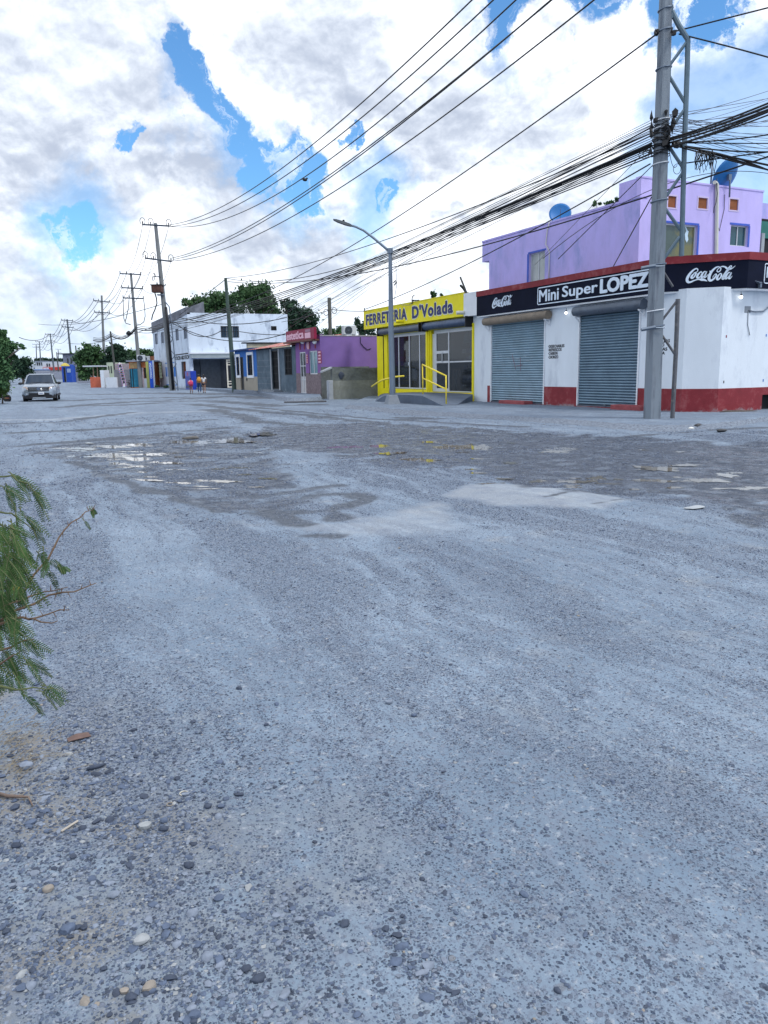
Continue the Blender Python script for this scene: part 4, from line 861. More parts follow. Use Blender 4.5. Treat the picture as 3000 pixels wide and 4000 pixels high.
# spouts and roof bits
for px, py, m_, lb in ((1806, 1221, pvc, 'white drain spout at the right end of the yellow sign'), (1567, 1255, yel, 'yellow drain spout under the middle of the yellow sign')):
    p = F0.w(*F0.uv(px, py, .1), 0); MB().tube([p, p-np.array([.22, -.05, .0]), p-np.array([.36, -.1, .01])], .085, 12).build('drain_spout', m_, fer, smooth=True, auto=40, label=lb)
# ---------------------------------------------------------------- lilac upper house
PX = 19.85
py0 = -Fr((PX, 0, 0), (0, -1, 0)).u(2497, 900)
PS = Fr((PX, 0, 0), (0, -1, 0)); PF = Fr((PX, py0, 0), (1, 0, 0))
hs = thing('upper_house', 'lilac plastered upper storey house above the corner shop', 'house', (22, 25, 5))
zt1, zt2 = 7.25, 7.92
ul = PS.u(1911, 1000); ul2 = PS.u(1884, 950); ub = PS.u(2417, 760)
wr_ = PS.rect(2066, 985, 2128, 1100)
mb = wall_mesh(PS, ul, -py0-.004, 4.87, zt1, .2, [(wr_[0], wr_[1], 4.9, wr_[3])]); mb.build('side_wall', purp, hs)
MB().fbox(PS, ul2, ul+.3, zt1-.85, zt1, -.5, -.004).build('eave_block', purp, hs)
MB().fbox(PS, ul2, -py0+.02, zt1+.002, zt1+.07, -.3, .03).build('coping', purp, hs)
MB().box(PX+.008, PX+1.2, py0+.205, -ub, zt1+.08, zt2).build('stair_parapet', purp, hs)
ur = PF.u(2972, 900)
A = PF.rect(2592, 875, 2722, 1010); Bw = PF.rect(2853, 880, 2921, 962)
hol = [(A[0], A[1], 4.95, A[3]), (Bw[0], Bw[1], Bw[2], Bw[3])]
vents = [PF.rect(*r) for r in ((2609, 766, 2641, 811), (2727, 773, 2763, 815), (2850, 778, 2883, 821))]
mb = wall_mesh(PF, 0.003, ur, 4.87, zt2-.03, .2, hol+[tuple(v) for v in vents]); mb.build('front_wall', purp2, hs)
MB().fbox(PF, -.01, ur+.02, zt2-.028, zt2+.03, -.25, .02).build('coping', purp2, hs)
MB().box(PX+.2, 27, py0+.22, -ul-.2, 4.86, 7.0).build('inner_core', dkin, hs)
MB().box(PX+.01+ur, PX+ur+5, py0+.3, py0+.5, 4.87, 7.6).build('side_wing', purp, hs)
brk = M('brown_board', (.26, .09, .035), .8, .25, 6, .3)
for v in vents:
    f = MB().fbox(PF, v[0], v[1], v[2], v[3], -.16, -.03).build('vent_panel', brk, hs)
    frame_bars(PF, v[0]-.05, v[1]+.05, v[2]-.05, v[3]+.05, .05, .002, .012).build('vent_rim', M('lilac_pale', (.60, .52, .74), .8, .1), f)
glg = M('window_green_glass', (.07, .10, .085), .15, .35, 1.2, 0, spec=.5, stain=(.16, .15, .05), sscale=.9, sth=(.5, .6))
window(PF, A[0], A[1], 4.95, A[3], hs, glg, alu, nu=0, t=.05, rec=.10, label='large olive glazed window with a torn white patch')
u, v = PF.uv(2683, 915, -.1); mb = MB(); mb.v = [tuple(PF.w(u+.1*x, v+.2*y, -.103)) for x, y in ((-1.1, 1.3), (-.5, 1.2), (0.2, .7), (.8, .5), (.5, -.2), (.9, -.9), (.2, -1.4), (-.6, -.9), (-.9, 0), (-.4, .5))]; mb.f = [tuple(range(10))]
o = mb.build('torn_paper', iw, hs); sm = o.modifiers.new('s', 'SOLIDIFY'); sm.thickness = .004
window(PF, *Bw, hs, M('window_teal_glass', (.02, .07, .09), .12, .3, 2, 0, spec=.6), alu, nu=1, t=.04, rec=.10)
window(PS, wr_[0], wr_[1], 4.9, wr_[3], hs, M('window_pale_glass', (.42, .46, .46), .25, .2, 2, 0, spec=.5), alu, nu=1, t=.045, rec=.12)
for fr, r_, z0 in ((PF, A, 4.95), (PF, Bw, Bw[2]), (PS, wr_, 4.9)):
    mb = MB(); mb.fbox(fr, r_[0]-.06, r_[1]+.06, r_[3]+.002, r_[3]+.07, -.05, .012)
    if fr is PF: mb.fbox(fr, r_[1]+.002, r_[1]+.09, z0, r_[3], -.05, .012)
    else: mb.fbox(fr, r_[0]-.12, r_[0]-.002, z0, r_[3], -.05, .012)
    mb.build('window_trim', bluetrim, hs)
mb = MB().tube([PF.w(*PF.uv(2792, 1005), .07), PF.w(*PF.uv(2795, 722), .07), PF.w(*PF.uv(2788, 716), .09), PF.w(*PF.uv(2778, 716), .14)], .065, 12); mb.build('drain_pipe', pvc, hs, smooth=True, auto=50)
MB().tube([PF.w(*PF.uv(x, y), .16) for x, y in ((2786, 700), (2784, 730), (2788, 760), (2783, 795), (2775, 815), (2773, 836))], .012, 6).build('loose_cable', blk, hs, smooth=True)
MB().tube([PF.w(*PF.uv(x, y), .02) for x, y in ((2829, 760), (2828, 815), (2818, 860), (2808, 903), (2800, 870), (2802, 800))], .009, 5).build('loose_cable', blk, hs, smooth=True)
MB().tube([PS.w(*PS.uv(x, y), .05) for x, y in ((2150, 868), (2142, 900), (2136, 955), (2142, 966), (2150, 985), (2149, 1030), (2148, 1092))], .022, 6).build('roof_pipe', pvc, hs, smooth=True)
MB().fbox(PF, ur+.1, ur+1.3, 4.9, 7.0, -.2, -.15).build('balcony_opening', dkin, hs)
MB().fbox(PF, ur+.1, ur+1.3, 6.3, 6.9, -.14, -.10).build('balcony_awning', M('awning_green', (.03, .16, .14), .7, .2), hs)
MB().fbox(PF, ur+.06, ur+.22, 4.9, 6.45, -.08, .02).build('balcony_post', concl, hs)
# dishes
def dish(c, r, face, lab, tilt):
    t = thing('satellite_dish', lab, 'satellite dish', c); f = np.array(face, float); f /= np.linalg.norm(f)
    a = np.cross(f, (0, 0, 1.)); a /= np.linalg.norm(a); b_ = np.cross(a, f); mb = MB(); nr, na = 6, 28; vs = [np.array(c)]
    for i in range(1, nr+1):
        q = i/nr
        for k in range(na): an = 2*math.pi*k/na; vs.append(np.array(c)+r*q*(a*math.cos(an)+b_*math.sin(an))+f*(.18*r*q*q))
    fs = [(0, 1+k, 1+(k+1) % na) for k in range(na)]+[(1+(i-1)*na+k, 1+i*na+k, 1+i*na+(k+1) % na, 1+(i-1)*na+(k+1) % na) for i in range(1, nr) for k in range(na)]
    o = mb.add(vs, fs).build('reflector', dish_m, t, smooth=True); s = o.modifiers.new('s', 'SOLIDIFY'); s.thickness = .015
    MB().tube([np.array(c)-f*.02, np.array(c)-f*.12-np.array([0, 0, .1]), np.array(c)-f*.14-np.array([0, 0, r*1.05])], .03, 8).build('mast', steel, t, smooth=True)
    MB().box(c[0]-.07-f[0]*.08, c[0]+.07-f[0]*.08, c[1]-.05-f[1]*.08, c[1]+.05-f[1]*.08, c[2]-.14, c[2]+.06).build('bracket', steel, t)
    MB().tube([np.array(c)-b_*r*.95+f*.15*r, np.array(c)+f*r*1.0], .012, 6).build('feed_arm', steel, t)
    return t
c = at_x(2188, 838, 20.4); dish(tuple(c), .44, (-.55, -.75, .35), 'round blue satellite dish on the roof edge at the middle of the lilac side wall', 0)
c = at_d(2842, 690, depth(PF.w(2.9, 7.9, -.4))); dish(tuple(c), .62, tuple(-.50*RT+.60*UP+.62*FW), 'tilted blue satellite dish above the lilac front wall', 0)
c = PF.w(*PF.uv(2787, 716), -.12)
o = MB().tube([c, c+np.array([.03, 0, .75])], .03, 8).build('antenna_mast', steel, smooth=True); tag(o, 'short steel mast on the lilac roof left of the tilted dish', 'mast')

# ---------------------------------------------------------------- salon (purple side wall, red sign)
XE = 16.9
FE = Fr((XE, 0, 0), (0, -1, 0)); ye = float(at_x(1253, 1440, XE)[1]); FEs = Fr((XE, ye, 0), (1, 0, 0))
sal = thing('beauty_salon', 'low purple salon with magenta sign and stone faced lower wall', 'salon', (18.5, ye+2.5, .2))
violet = M('violet_plaster', (.205, .125, .38), .85, .10, 1.5, .25, 30, stain=(.30, .20, .48), sscale=1.2, sth=(.62, .75), damt=.4)
violet2 = M('violet_plaster_front', (.22, .10, .31), .85, .1, 2, .25); maro = M('magenta_sign', (.24, .010, .05), .6, .15); pinkl = M('pink_lettering', (.72, .42, .52), .6, .05)
stonef = M('stone_tile', (.20, .155, .17), .85, .45, 9, .8, 14)
zs = float(at_y(1300, 1313, ye)[2]); ue1 = FE.u(1157, 1440)
dr = FE.rect(1172, 1375, 1195, 1512); wn = FE.rect(1207, 1370, 1240, 1462)
gE = .26
wall_mesh(FE, ue1, -ye-.004, 1.55, zs+.1, .2, [(dr[0], dr[1], 1, dr[3]), (wn[0], wn[1], wn[2], wn[3])]).build('front_wall', violet2, sal)
wall_mesh(FE, ue1, -ye-.004, -.1, 1.548, .2, [(dr[0], dr[1], gE, 2), (wn[0], wn[1], wn[2], 2)], d=.02).build('stone_skirting', stonef, sal)
wall_mesh(FEs, .003, 8.5, -.1, zs, .2).build('side_wall', violet, sal)
MB().fbox(FEs, 0, 8.5, zs+.002, zs+.06, -.25, .02).build('coping', M('coping_grey', (.35, .34, .38), .9, .2), sal)
MB().box(XE+.25, 25, ye+.22, ye+6, 0, zs-.2).build('inner_core', dkin, sal)
MB().box(XE+.21, 25, ye+.21, ye+5.5, zs-.15, zs-.05).build('roof', conc, sal)
d_ = frame_bars(FE, dr[0], dr[1], gE, dr[3], .07, -.1, -.02, 1, 2, tb=.05).build('door', alu, sal); MB().fbox(FE, dr[0]+.03, dr[1]-.03, 1.35, dr[3]-.03, -.09, -.08).build('pane', gdark, d_); MB().fbox(FE, dr[0]+.03, dr[1]-.03, gE, 1.34, -.09, -.06).build('lower_panel', M('door_panel_rust', (.50, .49, .50), .7, .15, stain=(.35, .15, .07), sscale=3), d_)
window(FE, *wn, sal, M('salon_glass', (.10, .22, .26), .1, .4, 1.5, 0, spec=.6), alu, nu=1, t=.07, rec=.08)
for r, nlet in (((1197, 1384, 1204, 1420), 'BAN'), ((1243, 1370, 1256, 1420), 'MAQ')):
    q = FE.rect(*r); f = MB().fbox(FE, q[0], q[1], q[2], q[3], .003, .02).build('price_board', maro, sal); 
    for k in range(4): v = q[2]+(q[3]-q[2])*(k+.25)/4; MB().fbox(FE, q[0]+.06, q[1]-.08, v, v+.10, .021, .026).build('board_line', pinkl, f)
ms = thing('x', None, None); bpy.data.objects.remove(ms)
sg = (FE.u(1117, 1310, .42), FE.u(1226, 1300, .42)); sz0, sz1 = float(FE.uv(1170, 1330, .42)[1]), float(FE.uv(1170, 1287, .42)[1])
s_ = MB().fbox(FE, sg[0], sg[1], sz0, sz1, .25, .42).build('sign_board', maro, sal)
text_on(FE, 'estetica', FE.u(1120, 1310, .42), FE.u(1187, 1310, .42), sz0+(sz1-sz0)*.14, sz1-(sz1-sz0)*.14, .421, 'lettering', pinkl, s_, .035, .02)
MB().fbox(FE, FE.u(1191, 1300, .42), FE.u(1213, 1300, .42), sz0+(sz1-sz0)*.12, sz0+(sz1-sz0)*.60, .422, .44).build('pale_panel', pinkl, s_)
MB().fbox(FE, FE.u(1193, 1300, .42), FE.u(1213, 1300, .42), sz0+(sz1-sz0)*.66, sz1-(sz1-sz0)*.1, .422, .44).build('grey_panel', M('panel_mauve', (.32, .17, .24), .7), s_)
MB().fbox(FE, FE.u(1118, 1330, .3), -ye-.05, sz0-.10, sz0-.003, -.1, .52).build('canopy', M('canopy_brown', (.16, .07, .06), .8, .3), sal)
for px in (1172, 1190, 1210, 1232): u = FE.u(px, 1345); MB().fbox(FE, u-.09, u+.09, dr[3]+.15, sz0-.105, .003, .03).build('pilaster_stripe', maro, sal)
u, v = FE.uv(1204, 1347); MB().lathe(FE.w(u, v, .02), [(.02, -.0), (.28, .0), (.28, .03), (.02, .04)], 20, 'x').build('emblem', pinkl, sal)
for px in (1194, 1242): u, v = FE.uv(px, 1336); MB().blob(FE.w(u, v, .2), (.12, .16, .14), 3).build('spot_lamp', white_trim, sal, smooth=True)
# cable dangling on the violet wall
MB().tube([FEs.w(*FEs.uv(x, y), .03) for x, y in ((1407, 1316), (1408, 1340), (1420, 1355), (1435, 1366), (1448, 1362))], .02, 6).build('wall_cable', blk, sal, smooth=True)
# roof AC
def ac_unit(c, r, wd, h, lab, grp=None, dp=.35):
    t = thing('air_conditioner', lab, 'air conditioner', c, grp); fr = Fr(c, r)
    MB().fbox(fr, -wd/2, wd/2, .06, h, -dp, 0).build('casing', M('ac_white', (.52, .55, .58), .6, .1, 3, .05, stain=(.3, .3, .3), sscale=4), t, bevel=.02)
    mb = MB(); cu, cv, R = -wd*.12, h*.53, h*.40
    mb.tube([fr.w(cu+R*math.cos(a), cv+R*math.sin(a), .012) for a in np.linspace(0, 2*math.pi, 25)], .016, 6)
    for q in (.25, .5, .75): mb.tube([fr.w(cu+R*q*math.cos(a), cv+R*q*math.sin(a), .012) for a in np.linspace(0, 2*math.pi, 19)], .008, 5)
    for k in range(8): a = k*math.pi/8; mb.tube([fr.w(cu+R*math.cos(a), cv+R*math.sin(a), .014), fr.w(cu-R*math.cos(a), cv-R*math.sin(a), .014)], .006, 4)
    mb.build('fan_guard', steel, t); vs = [fr.w(cu+R*math.cos(a), cv+R*math.sin(a), .004) for a in np.linspace(0, 2*math.pi, 24, endpoint=False)]
    MB().prism(vs, fr.n*.003).build('fan_opening', blk, t)
    MB().fbox(fr, -wd*.4, -wd*.3, 0, .06, -dp, 0).fbox(fr, wd*.3, wd*.4, 0, .06, -dp, 0).build('feet', steel, t)
    return t
c = at_y(1368, 1309, ye+.5); ac_unit((c[0], c[1], zs+.06), (1, 0, 0), .86, .60, 'white air conditioner outdoor unit on the violet wall top')
# block yard wall
cbl = M('block_wall', (.15, .17, .175), .95, .3, 3, .8, 18, stain=(.085, .09, .085), sscale=1.6, sth=(.45, .62), damt=.8)
cbl2 = M('block_wall_lower', (.225, .24, .225), .95, .25, 3, .7, 18, stain=(.13, .13, .12), sscale=1.6, sth=(.5, .7), damt=.7)
yb = 42.6; FB = Fr((0, yb, 0), (1, 0, 0)); ua, ub_ = FB.u(1283, 1500), FB.u(1478, 1500)+.6
yw = thing('block_wall', 'stepped grey concrete block yard wall below the violet wall', 'wall', (FB.w((ua+ub_)/2, 0)))
zt_ = [FB.uv(1380, y)[1] for y in (1437, 1486, 1518, 1562)]
MB().fbox(FB, ua+.3, ub_, zt_[1], zt_[0], -.35, -.16).build('upper_course', cbl, yw); MB().fbox(FB, ua+.3, ub_, zt_[2], zt_[1]-.002, -.35, -.10).build('middle_course', cbl2, yw); MB().fbox(FB, ua+.3, ub_, -.15, zt_[2]-.002, -.35, 0).build('lower_course', cbl2, yw)
MB().fbox(FB, ua, ua+.3, -.15, zt_[1]+.03, -.35, .04).build('end_pier', concl, yw, bevel=.05)
mb = MB()
for j, (za, zb2, dd) in enumerate(((zt_[1], zt_[0], -.156), (-.1, zt_[1], .003))):
    zz = np.arange(za+.2, zb2-.05, .2)
    for z in zz: mb.fbox(FB, ua+.32, ub_, z, z+.012, dd-.0 if z > zt_[2] or j == 0 else dd, dd+.002)
q0 = FB.uv(1262, 1452); q1 = FB.uv(1300, 1436); MB().prism([FB.w(q0[0], q0[1]-.05, -.1), FB.w(q1[0], q1[1]-.05, -.1), FB.w(q1[0], q1[1]+.05, -.1), FB.w(q0[0], q0[1]+.03, -.1)], (0, .4, 0)).build('leaning_slab', concl, yw)
u, v = FB.uv(1338, 1465); MB().blob(FB.w(u, v, -.15), (.2, .06, .22), 9).build('patch_hole', SM[2], yw)
MB().fbox(FEs, .0, 3.2, -.1, 1.9, .004, .03).build('bare_block_base', cbl, sal)
# two loose timbers/slabs on the bank
for (a, b_, lb) in (((1135, 1562), (1245, 1552), 'long dark plank lying on the sidewalk bank'), ((1110, 1572), (1275, 1568), 'dark kerb plank lying below the salon')):
    p, q = at_z(*a, .03), at_z(*b_, .03); o = MB().tube([p, q], .05, 5).build('plank', M('dark_plank', (.09, .09, .10), .9)); tag(o, lb, 'plank')
# ---------------------------------------------------------------- grey block house and blue house
gh_ = thing('grey_house', 'low unplastered grey block house with rusty sheet roof', 'house', (18.5, 53, .25))
ug0, ug1 = FE.u(1004, 1440), ue1-.02
zg = float(FE.uv(1060, 1362)[1]); zg2 = zg
gblk = M('grey_block', (.085, .125, .165), .95, .25, 3, .6, 14, stain=(.15, .20, .25), sscale=.9, sth=(.48, .62), damt=.6, splash=.7)
dr = FE.rect(1062, 1368, 1089, 1508); wn = FE.rect(1113, 1362, 1140, 1464)
wall_mesh(FE, ug0, ug1, -.1, zg, .2, [(dr[0], dr[1], .45, dr[3]), (wn[0], wn[1], wn[2], wn[3])]).build('wall', gblk, gh_)
for z in np.arange(.4, zg, .21): MB().fbox(FE, ug0+.02, dr[0]-.15, z, z+.015, .0, .004).build('mortar_line', conc, gh_) if int(z*10) % 4 == 0 else None
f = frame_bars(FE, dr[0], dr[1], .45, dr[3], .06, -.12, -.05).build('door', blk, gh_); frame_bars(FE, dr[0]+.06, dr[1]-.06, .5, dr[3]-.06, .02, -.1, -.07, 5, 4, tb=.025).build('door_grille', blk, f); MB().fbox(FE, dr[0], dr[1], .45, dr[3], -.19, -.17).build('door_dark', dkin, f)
[MB().fbox(FE, a_, b_, .2, dr[3]+.1, .002, .04).build('door_jamb', concl, gh_) for a_, b_ in ((dr[0]-.25, dr[0]-.002), (dr[1]+.002, dr[1]+.25))]
window(FE, *wn, gh_, dkin, blk, bars=blk, nu=1, rec=.08, nb=5, nbv=3)
MB().fbox(FE, dr[0]-.5, dr[1]+.5, .1, .42, .01, .6).build('doorstep', conc, gh_)
rust = M('rusty_sheet', (.42, .10, .06), .7, .3, 2, .1, stretch=(1, 6, 1), stain=(.50, .48, .50), sscale=1.6, sth=(.5, .6))
mb = MB(); n = 60; u_a, u_b = ug0-.6, ug1+.25
for k in range(n+1):
    u = u_a+(u_b-u_a)*k/n; dz = .03*(k % 2)
    mb.v += [tuple(FE.w(u, zg+.04+dz+(.0 if k < n/2 else 0), .45)), tuple(FE.w(u, zg+.75+dz, -3.2))]
mb.f = [(2*k, 2*k+2, 2*k+3, 2*k+1) for k in range(n)]
o = mb.build('sheet_roof', rust, gh_); s = o.modifiers.new('s', 'SOLIDIFY'); s.thickness = .02
MB().box(XE+.22, 24, -ug1+.1, -ug0-.1, 0, zg-.1).build('inner_core', dkin, gh_)
bh = thing('blue_house', 'small bright blue house with cream lower walls', 'house', (18.5, 62, .2))
ub0, ub1 = FE.u(920, 1450), ug0-.02; zbh = float(FE.uv(960, 1369)[1]); zc = float(FE.uv(960, 1471)[1])
blu = M('blue_plaster', (.018, .13, .44), .8, .12, 2, .2); crm = M('cream_plaster', (.33, .30, .25), .9, .1, 2, .3, 20)
dr = FE.rect(938, 1395, 952, 1526); w1_ = FE.rect(926, 1396, 937, 1466); w2__ = FE.rect(969, 1388, 988, 1466)
hb = [(dr[0], dr[1], .2, dr[3])]
wall_mesh(FE, ub0, ub1, zc, zbh, .2, hb+[tuple(w1_), tuple(w2__)]).build('wall', blu, bh); wall_mesh(FE, ub0, ub1, -.1, zc-.002, .2, hb).build('lower_wall', crm, bh)
for q in (w1_, w2__):
    window(FE, *q, bh, dkin, blk, bars=blk, nu=1, rec=.08, nb=2, nbv=2); frame_bars(FE, q[0]-.22, q[1]+.22, q[2]-.2, q[3]+.25, .2, .003, .06).build('window_surround', white_trim, bh)
MB().fbox(FE, dr[0], dr[1], .2, dr[3], -.19, -.1).build('door', blk, bh)
MB().fbox(FE, ub0-.3, ub1+.1, zbh+.002, zbh+.12, -1.2, .35).build('flat_roof', M('blue_edge', (.02, .06, .18), .8), bh); MB().box(XE+.22, 24, -ub1+.1, -ub0-.1, 0, zbh-.1).build('inner_core', dkin, bh)
u, v = FE.uv(965, 1482); MB().blob(FE.w(u, v, .02), (.05, .1, .13), 2).build('meter_box', blk, bh)
crw = thing('rear_wall', 'cream rear wall strip with a dark coping behind the rusty roof', 'wall', (22, 60, 0)); FR = Fr((0, 62, 0), (1, 0, 0)); q = FR.rect(967, 1342, 1135, 1372)
MB().fbox(FR, q[0], q[1], 0, q[3], -.3, 0).build('wall', M('cream_pale', (.42, .39, .30), .9, .2), crw); MB().fbox(FR, q[0]-.4, q[1], q[3]+.002, q[3]+.1, -.4, .1).build('coping', blkt, crw)
# ---------------------------------------------------------------- white two storey building
XW = 16.8
FW_ = Fr((XW, 0, 0), (0, -1, 0)); yw0 = float(at_x(743, 1440, XW)[1]); FWs = Fr((XW, yw0, 0), (1, 0, 0))
wb = thing('white_building', 'two storey weathered white building with a dark garage opening', 'building', (22, yw0+8, 0))
wpl = M('weathered_white', (.60, .68, .79), .9, .08, .8, .3, 12, stain=(.22, .27, .36), sscale=1.0, sth=(.51, .66), damt=.75, stretch=(1, 1, .5), splash=.6)
uw0 = FW_.u(603, 1400); ztw = float(FWs.uv(900, 1224)[1]); zpf = float(FW_.uv(743, 1193)[1])
wlist = [FW_.rect(605, 1303, 616, 1345), FW_.rect(629, 1297, 641, 1340), FW_.rect(685, 1285, 698, 1330), FW_.rect(717, 1276, 731, 1323)]
dk = FW_.rect(613, 1415, 634, 1479); dk2 = FW_.rect(709, 1412, 727, 1480)
gE2 = float(gh(yw0))-.2
wall_mesh(FW_, uw0, -yw0-.004, gE2, ztw, .25, [tuple(q) for q in wlist]+[tuple(dk), tuple(dk2)]).build('front_wall', wpl, wb)
gar = FWs.rect(757, 1402, 925, 1520); wS = FWs.rect(863, 1274, 933, 1318); wS2 = FWs.rect(1059, 1274, 1080, 1290); ur_ = FWs.u(1125, 1300)
wall_mesh(FWs, .003, ur_, gE2, ztw, .25, [(gar[0], gar[1], gE2-1, gar[3]), tuple(wS), tuple(wS2)]).build('side_wall', wpl, wb)
MB().box(XW+.25, XW+ur_-.1, yw0+.25, -uw0-.1, ztw-.25, ztw-.05).build('roof', conc, wb)
MB().box(XW+.26, XW+ur_-.2, yw0+6, yw0+6.2, gE2, ztw-.3).build('garage_back', M('garage_wall', (.34, .38, .46), .9, .3, 1), wb)
MB().box(XW+gar[1]+.3, XW+gar[1]+.5, yw0+.26, yw0+5.9, gE2, 4.4).build('garage_side', M('garage_wall'), wb); MB().box(XW+.26, XW+gar[1]+.3, yw0+.26, yw0+5.9, gar[3]+.3, gar[3]+.5).build('garage_ceiling', M('garage_wall'), wb)
MB().fbox(FWs, .1, gar[1]+.6, gar[3]+.12, float(FWs.uv(840, 1382)[1]), .003, .5).build('garage_beam', M('beam_cream', (.50, .55, .55), .85, .1), wb)
MB().fbox(FWs, -.1, gar[1]+1.2, float(FWs.uv(840, 1382)[1])+.002, float(FWs.uv(840, 1379)[1])+.05, -.02, .7).build('beam_cap', white_trim, wb)
MB().box(XW+gar[0]+2, XW+gar[0]+4.2, yw0+5.7, yw0+5.95, gE2, 3.2).build('garage_door', M('garage_grey', (.42, .48, .56), .8, .2), wb)
pgr = M('parapet_grey', (.20, .21, .25), .95, .25, 1.5, .5, 10, stain=(.10, .11, .13), sscale=.8, sth=(.45, .65))
p0 = FW_.uv(592, 1249); p1_ = FWs.uv(796, 1178)
mb = MB().prism([FW_.w(uw0-.3, ztw-1.0, .05), FW_.w(-yw0, ztw-.15, .05), FW_.w(-yw0, zpf, .05), FW_.w(uw0-.3, ztw+.35, .05)], (.35, 0, 0)); mb.build('front_parapet', pgr, wb)
MB().prism([FWs.w(.3, ztw+.002, -.02), FWs.w(p1_[0], ztw+.002, -.02), FWs.w(p1_[0], p1_[1], -.02), FWs.w(.3, zpf+.0, -.02)], (0, .3, 0)).build('side_parapet', pgr, wb)
for q in wlist: window(FW_, *q, wb, M('louvre_grey', (.10, .13, .19), .5, .3), blk, nu=0, rec=.1, t=.04)
for q, lb in ((dk, 'dark grille door at the left of the front wall'), (dk2, 'arched shop doorway in the front wall')): window(FW_, *q, wb, gdark, SM[4] if q is dk else blk, nu=0, rec=.1, name='door', bars=blk if q is dk else None, nb=3, nbv=4, label=lb)
window(FWs, *wS, wb, M('glass_blueish', (.05, .10, .17), .2, .3), white_trim, bars=blk, nu=2, rec=.12, nb=9, nbv=1, bt=.06, label='wide barred window high in the side wall')
window(FWs, *wS2, wb, dkin, blk, bars=blk, nu=0, rec=.12, nb=3, nbv=2, bt=.05, label='small square barred vent in the side wall')
q = FW_.rect(685, 1393, 739, 1405); text_on(FW_, 'TOCEN AROTECN', q[0], q[1], q[2], q[3]+.1, .002, 'wall_lettering', blkt, wb, .02, .02)
MB().fbox(FW_, q[0], q[1], q[3]+.2, q[3]+.32, .002, .02).build('lettering_line', blkt, wb)
bs = M('painted_blue', (.01, .16, .55), .7, .1); oran = M('painted_orange', (.6, .25, .03), .7)
def painted(px0, py0_, px1, py1_, m, nm='painted_block'): q = FW_.rect(px0, py0_, px1, py1_); MB().fbox(FW_, *q, .002, .018).build(nm, m, wb)
for r in ((645, 1416, 681, 1419), (651, 1502, 690, 1505), (648, 1434, 652, 1471), (655, 1434, 658, 1471), (663, 1434, 667, 1471), (680, 1434, 686, 1471), (671, 1440, 675, 1465)): painted(*r, bs, 'painted_stripe')
for r in ((648.5, 1445, 653, 1454), (680, 1444, 687, 1455)): painted(r[0], r[1], r[2], r[3], oran, 'painted_patch') if False else None
# beige gate in front of the garage
gt = thing('metal_gate', 'open cream metal gate standing at the right of the garage opening', 'gate', FWs.w(gar[1]-1.5, gE2, .2))
q = FWs.rect(884, 1404, 930, 1514); cg = M('gate_cream', (.60, .56, .48), .6, .1)
frame_bars(FWs, q[0], q[1], q[2], q[3], .14, .15, .23).build('gate_frame', cg, gt); mb = MB()
for v in (q[2]+.35, q[2]+.6, q[3]-.35, q[3]-.6): mb.fbox(FWs, q[0]+.14, q[1]-.14, v, v+.1, .16, .2)
mb.build('cross_bars', cg, gt); mb = MB()
for k in range(7): u = q[0]+.2+(q[1]-q[0]-.4)*k/6; mb.fbox(FWs, u-.03, u+.03, q[2]+.7, q[3]-.7, .16, .2)
mb.build('vertical_bars', blk, gt)
# drinks cooler by the corner
ck = FW_.rect(723, 1449, 745, 1522); fr_ = Fr((XW-.5, yw0+1.2, 0), (0, -1, 0)); q = fr_.rect(724, 1449, 746, 1523)
cl = thing('drinks_fridge', 'tall blue drinks fridge against the white building corner', 'fridge', (XW-.6, yw0+1, gE2))
MB().fbox(fr_, q[0], q[1], gE2, q[3], -.55, .0).build('cabinet', M('fridge_blue', (.012, .045, .36), .4, .1), cl, bevel=.03)
MB().fbox(fr_, q[0]+.1, q[1]-.1, q[3]-.55, q[3]-.08, .002, .02).build('header_panel', M('fridge_header', (.10, .12, .45), .4), cl)
for k, m_ in ((.30, M('fridge_red', (.5, .03, .06), .5)), (.34, lett)): pass
u = (q[0]+q[1])/2
for v in (q[3]-.32, q[3]-1.15): MB().lathe(fr_.w(u, v, .022), [(.01, 0), (.20, 0), (.20, .012), (.01, .014)], 18, 'x').build('round_emblem', M('fridge_red'), cl)
MB().fbox(fr_, q[0]+.12, q[1]-.12, gE2+.35, q[3]-1.5, .002, .012).build('glass_front', M('fridge_glass', (.02, .04, .14), .1), cl)
MB().fbox(fr_, q[1]-.1, q[1]-.06, q[3]-1.6, q[3]-.9, .004, .04).build('handle', alu, cl)
